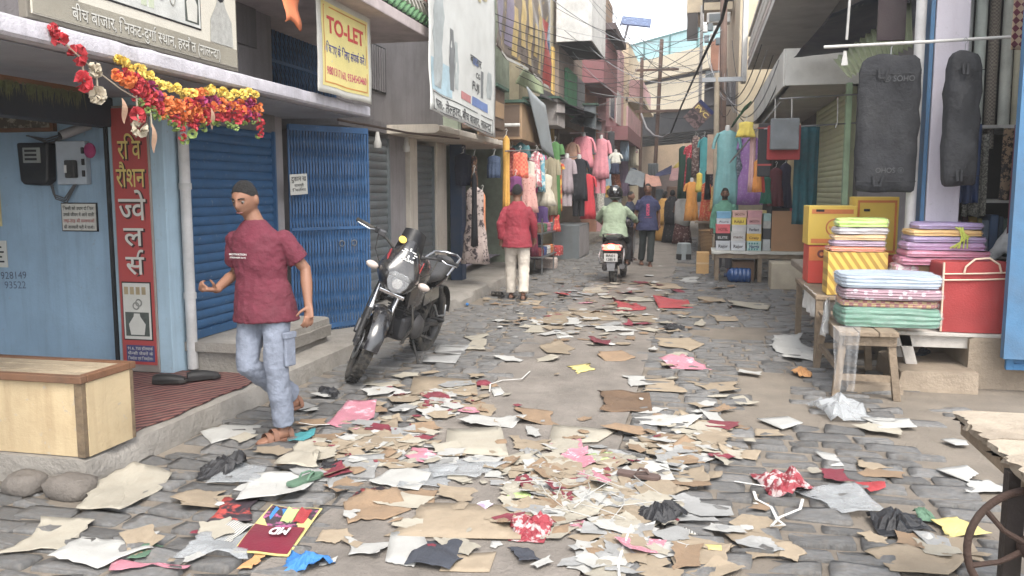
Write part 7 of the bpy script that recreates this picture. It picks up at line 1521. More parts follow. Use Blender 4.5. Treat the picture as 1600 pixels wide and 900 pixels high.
MB().loft([ringx(x, w, zb, zt) for x, w, zb, zt in ((-.3, .12, .66, .75), (-.55, .11, .70, .80), (-.75, .08, .76, .86), (-.84, .05, .80, .86))]).build('tail_cowl', BPAINT, B, world=False, smooth=60)
MB().tube([(-.45, .14, .80), (-.55, .15, .87), (-.75, .13, .93), (-.84, .06, .94), (-.84, -.06, .94), (-.75, -.13, .93), (-.55, -.15, .87), (-.45, -.14, .80)], .012, 10).build('grab_rail', ALLOY, B, world=False, smooth=60)
MB().prism([(-.02, -.04), (.02, -.04), (.02, .04), (-.02, .04)], frame(V((-.86, 0, .82)), (0, 1, 0), (0, 0, 1)), .02).build('tail_light', REDST, B, world=False)
MB().sheet(8, 6, lambda u, v: (-WB / 2 + .34 * cos(radians(60 + 110 * u)), (v - .5) * .13, .3 + .36 * sin(radians(60 + 110 * u))), .006).build('rear_mudguard', PLAST, B, world=False, smooth=60)
# frame, engine, exhaust
MB().tube([(.32, 0, .92), (.27, 0, .62), (.22, 0, .34), (.0, 0, .26), (-.25, 0, .3)], .02, 8).build('frame_tube', PLAST, B, world=False); MB().tube([(.3, 0, .86), (0, 0, .74), (-.3, 0, .7), (-.6, 0, .75)], .02, 8).build('frame_tube', PLAST, B, world=False)
MB().cb((.0, 0, .38), (.36, .20, .22)).build('crankcase', ENG, B, world=False, bevel=.04); MB().lathe([(0, 0), (.10, 0), (.11, .02), (.08, .06), (0, .065)], TR(-.04, .10, .38) @ RX(-pi / 2), 20).build('clutch_cover', ENG, B, world=False, smooth=50); MB().lathe([(0, 0), (.10, 0), (.11, .02), (.08, .06), (0, .065)], TR(-.04, -.10, .38) @ RX(pi / 2), 20).build('clutch_cover', ENG, B, world=False, smooth=50)
for i in range(7): MB().cb((.10 + i * .008, 0, .49 + i * .026), (.17, .17, .012), RY(-.3)).build('cooling_fin', ENG, B, world=False)
MB().cb((.12, 0, .56), (.12, .13, .2), RY(-.3)).build('cylinder', PLAST, B, world=False); MB().cb((-.12, 0, .58), (.16, .14, .16)).build('air_box', PLAST, B, world=False, bevel=.02)
MB().tube([(.2, -.05, .55), (.28, -.07, .42), (.2, -.11, .24), (-.1, -.14, .22), (-.4, -.17, .30), (-.75, -.18, .38)], [.018, .018, .02, .022, .04, .045], 12).build('exhaust', ENG, B, world=False, smooth=60)
for s_ in (1, -1):
    MB().tube([(-WB / 2, s_ * .09, .30), (-.25, s_ * .08, .36)], .02, 8).build('swingarm', PLAST, B, world=False); MB().tube([(-WB / 2 + .02, s_ * .12, .34), (-.42, s_ * .12, .70)], .025, 10).build('rear_shock', RUBBER, B, world=False)
    MB().tube([(-.12, s_ * .1, .30), (-.12, s_ * .26, .29)], .014, 8).build('footpeg', RUBBER, B, world=False); MB().tube([(-.36, s_ * .12, .42), (-.38, s_ * .24, .42)], .013, 8).build('footpeg', RUBBER, B, world=False)
MB().tube([(.28, .14, .30), (.27, .2, .45), (.27, .16, .62), (.27, -.16, .62), (.27, -.2, .45), (.28, -.14, .30)], .012, 8).build('crash_guard', PLAST, B, world=False, smooth=60)
MB().tube([(-.28, .15, .56), (-.32, .19, .46), (-.5, .19, .44), (-.56, .16, .52)], .009, 8).build('sari_guard', STEEL, B, world=False, smooth=60)
sd_t = (rootmat(B).inverted() @ atz(654, 571)) / 1.08; MB().tube([(-.06, .10, .27), V((sd_t.x, sd_t.y, sd_t.z + .005))], .012, 8).build('side_stand', PLAST, B, world=False); MB().cb(sd_t + V((0, 0, .008)), (.07, .04, .012)).build('stand_foot', PLAST, B, world=False)
MB().box(-.36, -.1, .105, .13, .30, .36).build('chain_case', PLAST, B, world=False, bevel=.01)

# ================================================================== SCOOTER WITH RIDER
sp_ = atz(957, 443); SCO = thing('scooter', 'dark scooter with glowing tail light ridden away from us', 'scooter', (sp_.x, sp_.y + .1, 0), pi / 2 - .06)
SP = mat('scooter_maroon_black', (.03, .022, .024), .3, coat=.6, grime=.2, gcol=(.2, .18, .15), bump=.02)
wheel(SCO, TR(0, 0, .22) @ RX(pi / 2), .22, .1, disc=False); wheel(SCO, TR(1.22, 0, .22) @ RX(pi / 2), .22, .09, disc=False)
MB().loft([ringx(x, w, zb, zt) for x, w, zb, zt in ((-.24, .10, .60, .76), (-.16, .17, .50, .78), (.1, .20, .40, .78), (.4, .19, .34, .76), (.55, .13, .30, .70))]).build('body', SP, SCO, world=False, smooth=60)
MB().loft([ringx(x, w, zb, zt) for x, w, zb, zt in ((-.2, .11, .775, .83), (0, .15, .77, .86), (.3, .15, .77, .85), (.55, .1, .76, .82))]).build('seat', SEATM, SCO, world=False, smooth=60)
MB().box(.5, 1.05, -.17, .17, .26, .31).build('footboard', PLAST, SCO, world=False, bevel=.02); MB().loft([[V((x, y, z)) for x, y in ((1.02, -.2), (1.1, -.2), (1.14, 0), (1.1, .2), (1.02, .2), (1.06, 0))] for z in (.3, .65, .95)]).build('leg_shield', SP, SCO, world=False, smooth=40); MB().cb((1.0, 0, 1.02), (.2, .3, .14)).build('headset', SP, SCO, world=False, bevel=.04)
MB().tube([(.95, -.34, 1.06), (1.02, 0, 1.04), (.95, .34, 1.06)], .015, 8).build('handlebar', PLAST, SCO, world=False, smooth=60)
t_ = MB().loft([[V((x, y, z)) for y, z in ((-w, .60), (w, .60), (w * .9, .69), (0, .71), (-w * .9, .69))] for x, w in ((-.20, .16), (-.255, .10))]).build('tail_light', mat('lit_tail_lens', S(230, 60, 50), .3, bump=0, grime=0, emit=(1, .10, .07, 2.2)), SCO, world=False)
MB().box(-.275, -.262, -.045, .045, .635, .67).build('tail_bulb', mat('lit_bulb', (.9, .5, .4), .3, bump=0, grime=0, emit=(1, .62, .5, 14)), t_, world=False)
for s_ in (1, -1): MB().ball((-.2, s_ * .15, .66), (.03, .04, .035), 12, 8).build('indicator', AMBER, SCO, world=False, smooth=180)
MB().tube([(.1, .18, .8), (-.15, .17, .86), (-.28, .1, .88), (-.28, -.1, .88), (-.15, -.17, .86), (.1, -.18, .8)], .012, 8).build('grab_rail', STEEL, SCO, world=False, smooth=60)
o = MB().box(-.30, -.292, -.12, .12, .40, .54).build('number_plate', PAINT_WHITE, SCO, world=False, bevel=.004); 
for tx, z in (('BR01', .505), ('1285 9', .44)): lettering(tx, INK, SCO, (-.302, 0, z), (0, -1, 0), (0, 0, 1), w=.17, h=.045, bold=.02, world=False, name='plate_lettering')
MB().prism([(-.08, 0), (.08, 0), (.06, -.16), (-.06, -.16)], frame((-.27, 0, .40), (0, 1, 0), (0, 0, 1)), .01).build('mud_flap', mat('grey_flap', (.25, .25, .26), .6), SCO, world=False)
MB().tube([(.3, -.17, .26), (.0, -.19, .26), (-.25, -.19, .32)], [.03, .05, .05], 12).build('silencer', ENG, SCO, world=False, smooth=60); MB().cb((.15, .15, .28), (.35, .1, .14)).build('engine_case', ENG, SCO, world=False, bevel=.03)
for s_ in (1, -1): MB().tube([(-.1, s_ * .2, .62), (-.24, s_ * .22, .5), (-.24, s_ * .2, .36), (-.05, s_ * .19, .34)], .011, 8).build('crash_guard', STEEL, SCO, world=False, smooth=60)
Jr = dict(pelvis=(0, 0, .93), chest=(0, -.05, 1.20), neck=(0, -.08, 1.42), head=(0, -.10, 1.55), shl=(.2, -.07, 1.36), shr=(-.2, -.07, 1.36), ell=(.32, -.22, 1.14), elr=(-.32, -.22, 1.14), wrl=(.33, -.48, 1.06), wrr=(-.33, -.48, 1.06), hpl=(.1, 0, .90), hpr=(-.1, 0, .90), knl=(.20, -.38, .74), knr=(-.20, -.38, .74), anl=(.19, -.34, .36), anr=(-.19, -.34, .36))
rd = person('scooter rider in pale green shirt and black helmet seen from behind', (sp_.x - .02, sp_.y + .35, 0), pi - .06, Jr, C('pale_green_shirt', (150, 166, 138)), C('black_trousers', (34, 34, 38)), SKIND, 1.0, .009, 'long', .80, eyes=False, fat=1.18, shoes=BLK)
MB().ball((0, -.10, 1.58), (.13, .155, .145), 24, 14).build('helmet', mat('helmet_black', (.015, .015, .017), .15, coat=.8, bump=0, grime=.1), rd, world=False, smooth=180)
MB().torus(.135, .012, TR(0, -.10, 1.50) @ Matrix.Diagonal((.95, 1.1, 1, 1)), 24, 6).build('helmet_rim', PLAST, rd, world=False, smooth=60); MB().box(-.02, .02, .045, .058, 1.63, 1.68).build('helmet_sticker', WHITE_INK, rd, world=False)
# ================================================================== STREET LITTER
LM = dict(
    tan=mat('litter_tan', S(152, 136, 113), .9, var=.12, scale=9, bump=.25, bscale=30, grime=.22, gscale=6, gcol=S(110, 94, 76), rand=.16),
    brown=mat('litter_brown', S(146, 120, 92), .9, var=.15, scale=9, bump=.3, grime=.22, gscale=6, rand=.18),
    cream=mat('litter_cream', S(162, 155, 139), .9, var=.08, scale=9, bump=.25, grime=.18, gscale=6, gcol=S(130, 116, 98), rand=.1),
    white=mat('litter_white', S(174, 173, 168), .85, var=.06, scale=9, bump=.2, grime=.14, gscale=7, gcol=S(140, 134, 126), rand=.08),
    grey=mat('litter_grey', S(150, 150, 148), .8, var=.12, bump=.2, grime=.2, gscale=7, rand=.1),
    plas=mat('litter_plastic', S(190, 194, 196), .25, alpha=.45, var=.05, bump=.5, bscale=18, grime=.12, gscale=6),
    pink=mat('litter_pink', S(196, 124, 140), .5, var=.15, scale=12, pattern=('blotch', S(230, 190, 200), 9, .6), bump=.3, grime=.12, rand=.1),
    red=mat('litter_red', S(168, 50, 54), .55, var=.15, bump=.3, grime=.15, rand=.12), redw=mat('litter_redwhite', S(156, 44, 58), .5, var=.2, pattern=('blotch', S(200, 180, 178), 15, .53), bump=.4, grime=.1),
    maroon=mat('litter_maroon', S(128, 42, 58), .7, var=.15, bump=.3, grime=.2, rand=.15), black=mat('litter_black', (.022, .022, .025), .38, var=.3, bump=.5, bscale=30, grime=.12, gcol=(.14, .13, .12)),
    dark=mat('litter_dark_cloth', S(62, 66, 76), .85, var=.15, bump=.3, grime=.15), dbrown=mat('litter_dark_brown', S(112, 88, 66), .85, var=.2, bump=.4, grime=.2), teal=mat('litter_teal', S(54, 140, 146), .7, var=.15, bump=.3, grime=.1),
    blue=mat('litter_blue', S(44, 124, 196), .6, var=.15, bump=.3, grime=.08), green=mat('litter_green', S(86, 120, 96), .7, var=.15, bump=.3, grime=.15), lime=mat('litter_lime', S(176, 200, 120), .7, bump=.2, grime=.12), yellow=mat('litter_yellow', S(204, 188, 110), .7, bump=.2, grime=.12), orange=mat('litter_orange', S(200, 144, 84), .8, bump=.25, grime=.15),
    news=mat('litter_newsprint', S(196, 194, 186), .85, pattern=('stripe', S(120, 118, 114), 22, (0, 0, .3)), bump=.15, grime=.15), print=mat('litter_print', S(60, 50, 56), .5, pattern=('blotch', S(190, 70, 60), 9, .55), bump=.15, grime=.12), violet=mat('litter_violet', S(170, 150, 176), .6, pattern=('blotch', S(220, 216, 216), 14, .5), bump=.3, grime=.12))
def scrap_mesh(w, l, kind, seed, torn=.16):
    """torn sheet: straight cut sides, ragged tears, sharp creases"""
    r = random.Random(seed); crush = kind == 'crush'
    nc = r.choice((4, 4, 4, 5, 5, 6)) if kind != 'stiff' else r.choice((4, 4, 5)); a0 = r.uniform(-.25, .25) + (pi / 4 if nc == 4 else 0)
    corner = []
    for k in range(nc):
        a = a0 + 2 * pi * (k + r.uniform(-.22, .22)) / nc; q = 6; c, s_ = cos(a), sin(a); rr = (abs(c) ** q + abs(s_) ** q) ** (-1 / q) * r.uniform(.72, 1.08); corner.append(V((c * rr * w / 2, s_ * rr * l / 2, 0)))
    out = []; per = 8; size = max(w, l)
    for k in range(nc):
        A, B2 = corner[k], corner[(k + 1) % nc]; nn = V((B2.y - A.y, A.x - B2.x, 0)); ragged = r.random() < (.3 if kind == 'stiff' else .75); bay = r.uniform(-.02, .16) * ragged * (0 if crush else 1); amp = r.uniform(.02, .07) * ragged
        for i in range(per):
            u = i / per; out.append(A.lerp(B2, u) - nn * (bay * sin(pi * u) + (amp * r.uniform(-1, 1) if i else 0)))
    n = len(out); am = {'card': .038, 'paper': .085, 'plas': .08, 'cloth': .15, 'stiff': .013, 'crush': .22}[kind] * min(size, .6); nf = {'card': 2, 'paper': 5, 'plas': 5, 'cloth': 7, 'stiff': 1, 'crush': 12}[kind]
    folds = [(r.uniform(0, 6.28), r.uniform(-.7, .7), r.uniform(-1, 1) * (1 if kind != 'card' else .9)) for _ in range(nf)]
    lift = (r.uniform(0, 6.28), r.uniform(.2, .7), r.uniform(0, .4) if kind in ('card', 'paper', 'cloth') else 0)
    def Z(x, y):
        u, v = x / size * 2, y / size * 2
        z = sum(am / (nf ** .5) * k * abs(u * cos(t_) + v * sin(t_) - o_) for t_, o_, k in folds) + am * .35 * noise.noise((u * 2.2, v * 2.2, seed))
        if crush: z += size * .22 * max(0, 1 - (u * u + v * v)) + am * .8 * abs(noise.noise((u * 3.5, v * 3.5, seed)))
        d = u * cos(lift[0]) + v * sin(lift[0]) - lift[1]
        if d > 0: z += lift[2] * d * size * .5
        return z
    K = (.22, .45, .68, .86, 1.0) if kind != 'stiff' else (.5, 1.0)
    vs = [V((0, 0, Z(0, 0)))]; fs = []
    for kk in K:
        for p in out:
            j = 1 + (.10 * r.uniform(-1, 1) if kk < 1 and kind != 'stiff' else 0); x, y = p.x * kk * j, p.y * kk * j; vs.append(V((x, y, Z(x, y))))
    for k in range(n): fs.append((0, 1 + k, 1 + (k + 1) % n))
    for i in range(len(K) - 1):
        for k in range(n):
            a = 1 + i * n; p0, p1, p2, p3 = a + k, a + n + k, a + n + (k + 1) % n, a + (k + 1) % n
            fs += [(p0, p1, p2), (p0, p2, p3)] if (k + i) % 2 else [(p0, p1, p3), (p1, p2, p3)]
    zs = sorted(p.z for p in vs); lo = zs[len(zs) // 5]
    m = MB(); m.add([V((p.x, p.y, max(p.z - lo, -.004 + .004 * noise.noise((p.x * 20, p.y * 20, 1))))) for p in vs], fs); return m
def extent(px, py, wpx, hpx):
    c = atz(px, py); D = (c - _O).dot(_fw); a, b_ = atz(px, py - hpx / 2), atz(px, py + hpx / 2); return c, wpx * D / FPX, (a - b_).length
LCOUNT = [0]
def litter(px, py, wpx, hpx, m, kind, label, cat='litter', name=None, group=None, z=.020, rz=None, seed=None):
    LCOUNT[0] += 1; seed = seed or (LCOUNT[0] * 7 + 3); c, w, l = extent(px, py, wpx, hpx)
    if kind == 'lump': kind = 'crush'; l = min(l, w * 1.2)
    if 1:
        o = scrap_mesh(w * 1.08, l * 1.15, kind, seed).build(name or {'card': 'cardboard_piece', 'paper': 'paper_sheet', 'plas': 'plastic_sheet', 'cloth': 'cloth_scrap', 'crush': 'crumpled_bag', 'stiff': 'card_board'}[kind], LM[m], smooth={'plas': 30, 'cloth': 30, 'crush': 26}.get(kind, 16))
        s_ = o.modifiers.new('solid', 'SOLIDIFY'); s_.thickness = {'card': .0035, 'stiff': .005}.get(kind, .0015); s_.offset = 1
    o.location = (c.x, c.y, z + .0006 * (LCOUNT[0] % 9)); o.rotation_euler = (0, 0, rz if rz is not None else YAW + rnd.uniform(-.12, .12))
    return tag(o, label, cat, group)
DATA = '''363 680 100 25 white paper white paper sheet lying left of the walking man's sandal
473 687 42 15 teal cloth small teal cloth scrap beside the walking man's sandal
353 737 68 46 black lump black plastic bag crumpled on the stones near the pavement
480 716 84 44 cream cloth long twisted cream cloth right of the teal scrap
195 772 135 52 cream paper large crumpled cream sheet beside the pavement corner
375 748 76 44 plas plas clear plastic sheet next to the black bag near the pavement
428 768 112 54 white paper crumpled white paper left of the green slipper piece
310 784 78 26 tan card flat tan card right of the cream sheet
362 806 80 34 print stiff black and red printed sheet left of the maroon packet
362 838 72 34 news paper torn newspaper page left of the maroon packet
335 862 130 46 plas plas hazy plastic sheet below the newspaper page
75 848 150 44 cream card long cream card at the lower left corner
165 868 165 46 white paper crumpled white sheet at the bottom left
228 868 46 26 green paper dark green wrapper edge under the bottom left white sheet
238 843 16 11 white stiff tiny white ticket above the bottom left white sheet
235 892 150 20 pink paper pinkish tissue strip at the bottom left edge
482 890 74 30 blue lump bright blue cloth bag at the bottom edge
400 874 40 46 orange paper orange and white wrapper below the maroon packet
595 603 72 11 cream stiff narrow cream card strip in front of the motorcycle
690 611 118 38 tan stiff big tan board in front of the parked motorcycle
514 620 38 30 black lump black bag crumpled between the man and motorcycle
555 652 84 42 pink plas glossy pink plastic sheet right of the walking man
690 634 62 20 maroon cloth maroon rag under the big tan board
755 604 26 13 maroon cloth small maroon rag right of the big tan board
585 684 112 42 tan card torn tan sheets in a heap right of the teal scrap
540 706 70 34 tan card curled tan card in front of the torn heap
610 706 70 40 tan card bent tan card at the right of the torn heap
778 617 24 15 white stiff small white card with dark print near the road middle
742 640 48 30 brown paper crumpled brown paper bag left of the road middle
838 658 68 30 brown card torn brown paper on the concrete strip
765 664 124 16 white paper narrow white paper strip above the large off-white board
752 693 152 52 cream stiff large off-white board lying on the concrete strip
905 683 118 28 cream stiff forked off-white card right of the large board
660 716 54 22 pink plas small pink plastic strip left of the large off-white board
730 738 126 34 plas plas clear plastic film below the large off-white board
668 752 96 34 plas plas second clear plastic film left of the white strip
560 738 84 52 grey card grey card piece left of the clear films
625 754 84 36 white paper crumpled white paper under the clear films
515 742 42 26 black cloth black rag right of the green slipper piece
585 802 104 42 brown card brown card sheet under the printed booklet
642 780 84 26 brown card curled brown flap right of the printed booklet
580 781 72 24 print stiff red and grey printed booklet in the litter heap
695 822 224 52 tan stiff longest tan cardboard at the bottom middle
833 836 78 46 redw lump maroon and white printed cloth bundle at the bottom
635 861 62 52 white stiff off-white sheet left of the dark grey cloth
690 868 84 56 dark cloth dark grey cloth lying at the bottom middle
742 886 112 34 tan stiff tan cardboard half under the dark grey cloth
818 874 62 26 dark cloth small slate cloth below the maroon bundle
776 858 20 12 white stiff tiny folded white ticket left of the slate cloth
822 764 26 40 white paper white paper triangle left of the shredded heap
832 718 46 24 grey lump silvery crumpled foil at the top of the shredded heap
940 720 72 15 lime stiff pale green printed sheet on the shredded heap
806 780 44 13 lime stiff lime card left of the shredded heap
742 801 68 15 violet paper white and violet wrapper above the longest cardboard
930 878 66 20 white stiff plain white card at the bottom right of the maroon bundle
905 800 60 40 tan card tan card in the middle of the shredded heap
950 820 66 44 brown card crumpled brown card at the right of the shredded heap
900 762 90 50 cream paper cream shredded paper mound
960 755 80 34 white paper white paper on the right of the shredded mound
860 790 60 34 tan card tan flap on the left of the shredded mound
570 862 84 30 white paper white cloth-like paper at the bottom left of the road
528 846 58 26 tan card small tan card above the bottom white paper
970 630 112 34 dbrown cloth dark brown rag stretched across the road edge
1035 606 76 36 tan card tan board leaning on the dark brown rag
998 600 46 17 white plas silvery plastic wrapper above the dark brown rag
1118 608 92 17 tan card tan board with dark fold right of the road edge
1160 628 42 12 cream card small cream card alone on the right stones
1042 663 108 24 white paper long white sheet on the right stones
1105 672 82 38 tan card folded brown bag paper right of the long white sheet
1040 696 108 24 tan card tan sheet below the long white sheet
1082 708 62 40 brown card crumpled brown wrapping below the folded bag paper
1222 664 72 18 white stiff white torn board on the right stones
1200 681 52 14 tan card tan flap under the white torn board
1160 714 72 20 tan card flat tan piece in the middle of the right stones
1022 744 78 36 white paper crumpled white sheet behind the brown slipper
1078 752 64 32 tan card folded tan card right of the brown slipper
1230 764 96 36 redw lump glossy red and white wrapper on the right stones
1030 812 78 40 black lump black bag crumpled near the shredded heap
1005 786 92 42 tan stiff tan board behind the black bag of the right heap
1070 846 42 25 news stiff photo card lying on the stones at the bottom
1100 872 132 54 tan card large curled tan board at the bottom right of the road
1115 862 28 10 yellow stiff small yellow card under the curled tan board
1180 850 84 52 tan card torn tan board on the bottom stones
1230 866 48 30 tan card smaller tan board right of the torn one
995 846 62 34 tan stiff squarish tan card left of the photo card
1310 648 94 27 plas lump clear crumpled plastic below the wooden stool
1390 667 74 15 white stiff white folded sheet right of the clear plastic
1493 697 38 10 white stiff small white card on the bare earth
1500 746 62 20 white stiff white bent sheet near the wooden table
1540 768 84 22 white paper white curled strip beside the iron wheel
1295 723 34 22 white stiff white torn corner on the right stones
1362 732 42 15 tan card small tan scrap right of the white torn corner
1360 766 46 14 red paper thin red thread knot on the right stones
1400 822 86 48 black lump big black bag crumpled on the lower right stones
1445 812 32 14 green lump small camouflage scrap right of the big black bag
1310 787 112 46 plas plas clear packet with yellow edge beside the red wrapper
1365 848 44 17 tan card tan chip left below the big black bag
1430 884 132 40 tan card pale tan paper at the lower right edge
1500 830 76 30 yellow paper pale yellow bag near the iron wheel
1490 862 82 40 tan card brown board near the iron wheel
1460 850 52 30 grey plas grey film below the big black bag
1070 571 62 20 pink cloth pink wrapper on the right stones
1253 587 36 28 orange lump crushed orange brown box near the stool
1238 546 74 34 white cloth white and brown wrapper left of the stool legs
1055 478 66 15 red cloth red cloth lying in the middle distance
980 484 52 11 red cloth smaller red rag left of the red cloth
1052 515 30 13 black lump black bag in the middle distance
905 579 42 16 yellow stiff oval pale yellow paper on the concrete strip
742 534 48 26 cream paper crumpled cream sheet behind the motorcycle
705 548 60 17 grey stiff grey card behind the motorcycle
690 564 60 14 grey stiff second grey card nearer the motorcycle stand
882 526 42 9 white stiff white sheet in the middle distance
1170 480 72 14 cream card cream sheet before the shoe stall
860 500 60 20 tan card tan card in the litter belt behind the concrete strip
920 495 70 18 tan card long tan card in the litter belt
840 516 50 12 cream card cream card at the left of the litter belt
950 515 80 16 white paper white crumpled paper in the litter belt
1005 500 60 14 tan card tan flap right in the litter belt
1060 540 76 24 tan card standing folded tan board in the middle distance
960 560 60 16 brown card brown roll of card in the middle
870 548 56 16 tan card tan sheet left of the middle roll
855 565 40 10 cream paper cream twist beside the yellow oval paper
940 540 40 14 maroon cloth maroon scrap in the middle
1130 500 44 10 tan card tan slip before the stone bench
1110 470 40 8 tan card tan slip before the shoe stall
930 455 50 10 cream card cream slip behind the scooter
880 462 36 9 red paper pale red slip behind the scooter
830 475 46 10 tan card tan sheet beside the maroon shirt man
1040 450 60 10 tan card tan sheet before the navy t-shirt man
1080 440 40 8 white paper white sheet near the plastic stool
1215 440 24 9 white paper white bag near the stone bench
1000 470 56 9 cream card pale strip in the middle distance'''
for ln in DATA.split('\n'):
    f = ln.split(' '); litter(float(f[0]), float(f[1]), float(f[2]), float(f[3]), f[4], f[5], ' '.join(f[6:]))
# printed packet MD, photo card, straps, slippers, tapes
t = thing('printed_packet', 'maroon packet with yellow border and upside-down MD lettering', 'packet', tuple(atz(437, 828, .03)), YAW - .06)
c, w, l = extent(437, 828, 84, 66)
PK = lambda x0, x1, y0, y1, z, m, nm: MB().sheet(8, 8, lambda u, v: (x0 + (x1 - x0) * u, y0 + (y1 - y0) * v, z + .02 * (1 - u) * v + .006 * sin(u * 5 + v * 3)), .003).build(nm, m, t, world=False, smooth=60)
PK(-w / 2, w / 2, -l / 2, l / 2, .0, LM['yellow'], 'border'); PK(-w * .46, w * .46, -l * .47, l * .02, .004, paint('packet_maroon', (124, 30, 52), .35), 'maroon_panel'); PK(-w * .46, w * .46, l * .02, l * .47, .004, mat('packet_photo', S(60, 50, 60), .35, pattern=('blotch', S(190, 90, 150), 14, .55)), 'photo_panel')
lettering('MD', WHITE_INK, t, (.02, -l * .12, .022), (-1, 0, -.0), (0, -1, 0), w=w * .36, h=l * .14, bold=.04, world=False)
for i, m in enumerate(('blue', 'lime', 'red')): PK(-w * .35 + i * w * .25, -w * .15 + i * w * .25, l * .15, l * .42, .008, LM[m], 'print_flash')
p = atz(997, 751, .02); slipper('rubber_slipper', 'brown slipper lying in the shredded heap', (p.x, p.y, .04), -.2, mat('brown_rubber', S(96, 76, 70), .8), L=.25)
p = atz(478, 755, .02); slipper('rubber_slipper', 'green slipper lying left of the black rag', (p.x, p.y, .03), 1.2, LM['green'], L=.24)
p = atz(778, 466, .0); slipper('leather_shoe', 'black sandal behind the maroon shirt man', (p.x, p.y, .03), -.5, BLK, strap='cross')
def strap(label, pts, r=.008, m=None, cat='strap', flat=.4):
    tag(MB().tube([atz(x, y, .03 + .012 * (i % 2)) for i, (x, y) in enumerate(pts)], r, 6, flat=flat).build('packing_strap', m or PAINT_WHITE, smooth=60), label, cat)
strap('white packing strap looped below the red wrapper', [(1178, 768), (1182, 780), (1205, 792), (1215, 812), (1226, 820), (1205, 822), (1218, 808), (1250, 795), (1254, 780)])
strap('short white strap right of the red wrapper', [(1148, 752), (1180, 757), (1200, 760)], .006); strap('thin white cord from the pale tan heap to the bottom', [(990, 810), (975, 850), (966, 880), (968, 905)], .006); strap('thin white cord curving beside the motorcycle litter', [(765, 612), (766, 600), (785, 594), (815, 592), (828, 580)], .006); strap('white cord near the walking man', [(465, 660), (490, 664), (515, 663)], .006)
p = atz(730, 476, .03); tag(MB().ball((p.x, p.y, .035), .022, 12, 8).build('bottle_cap', LM['blue'], smooth=180), 'small blue bottle cap beside the pavement', 'cap')
# countable loose scraps: shared outlines, many individuals
GEN = [('tan', 'card', 'small torn tan card scrap among the street litter', 'tan scraps'), ('cream', 'paper', 'small cream paper scrap among the street litter', 'cream scraps'), ('white', 'paper', 'small white paper scrap among the street litter', 'white scraps'), ('brown', 'card', 'small brown paper scrap among the street litter', 'brown scraps'), ('maroon', 'cloth', 'small maroon rag scrap among the street litter', 'maroon scraps'), ('grey', 'paper', 'small grey paper scrap among the street litter', 'grey scraps'), ('pink', 'paper', 'small pink paper scrap among the street litter', 'pink scraps')]
GM = {}
for m, kd, lab, g in GEN:
    GM[m] = []
    for i in range(7):
        o = scrap_mesh(1, .8, kd, 900 + i * 13 + len(m), .3).build('paper_scrap', LM[m], smooth=16); o.data.name = 'scrap_' + m; GM[m].append(o.data); bpy.data.objects.remove(o)
def density():
    """where in the street the scraps gather: heaps in the middle, a belt across, few on the right"""
    while True:
        k = rnd.random()
        if k < .30: x, y = rnd.gauss(900, 75), rnd.gauss(765, 32)
        elif k < .42: x, y = rnd.gauss(600, 70), rnd.gauss(700, 30)
        elif k < .58: x, y = rnd.gauss(930, 90), rnd.gauss(500, 22)
        elif k < .66: x, y = rnd.gauss(690, 40), rnd.gauss(625, 14)
        elif k < .74: x, y = rnd.gauss(960, 70), rnd.gauss(455, 14)
        elif k < .82: x, y = rnd.gauss(1070, 45), rnd.gauss(690, 30)
        elif k < .88: x, y = rnd.gauss(980, 60), rnd.gauss(850, 30)
        else: x, y = rnd.uniform(200, 1560), rnd.uniform(440, 890)
        if y < 398 or y > 930: continue
        p = atz(x, y)
        if -3.05 < p.x < 1.5 and p.y < 32 and not (p.x > 1.0 and p.y > 6.3): return p
WT = ['tan'] * 7 + ['cream'] * 6 + ['white'] * 5 + ['brown'] * 4 + ['maroon'] * 2 + ['grey'] * 2 + ['pink']
lab_of = {g[0]: g for g in GEN}
for i in range(270):
    m = rnd.choice(WT); p = density(); s_ = rnd.uniform(.10, .34) * (1 + .02 * p.y)
    o = link('paper_scrap', rnd.choice(GM[m]), None); o.location = (p.x, p.y, .021 + rnd.random() * .014); o.rotation_euler = (rnd.uniform(-.06, .06), rnd.uniform(-.06, .06), rnd.uniform(0, 6.28)); o.scale = (s_, s_ * rnd.uniform(.5, 1), s_ * rnd.uniform(.6, 1.4))
    v_ = p - _O; dz = v_.dot(_fw); qx, qy = 800 + FPX * v_.dot(_rt) / dz, 450 - FPX * v_.dot(_up) / dz
    zone = ('on the far stretch of street by the scooter' if qy < 470 else 'in the litter belt across the middle distance' if qy < 535 else 'near the parked motorcycle' if qx < 800 and qy < 640 else 'on the concrete strip in mid street' if qx < 1000 and qy < 680 else 'on the right-hand stones' if qx > 1010 else 'near the walking man' if qx < 640 and qy < 770 else 'in or beside the shredded paper heap' if qy < 825 and qx > 760 else 'in the nearest litter at the bottom')
    tag(o, lab_of[m][2].replace('among the street litter', zone), 'scrap', lab_of[m][3] + ' ' + zone)
for m, n_, s0 in (('tan', 110, .055), ('white', 90, .04), ('cream', 100, .05), ('brown', 60, .055), ('maroon', 40, .035), ('grey', 50, .045)):
    bb = MB()
    for i in range(n_):
        p = density(); s_ = s0 * rnd.uniform(.5, 1.5) * (1 + .03 * p.y); a = rnd.uniform(0, 6.28); T = TR(p.x, p.y, .024 + rnd.random() * .012) @ RZ(a) @ RX(rnd.uniform(-.25, .25)); k = rnd.randint(4, 6)
        out = [(cos(2 * pi * q / k) * s_ * rnd.uniform(.5, 1), sin(2 * pi * q / k) * s_ * rnd.uniform(.3, .8)) for q in range(k)]; bb.add([T @ V((0, 0, s_ * .12))] + [T @ V((x, y, 0)) for x, y in out], [(0, 1 + q, 1 + (q + 1) % k) for q in range(k)])
    tag(bb.build('litter_bits', LM[m]), 'fine %s paper bits strewn over the street' % m, 'litter', kind='stuff')
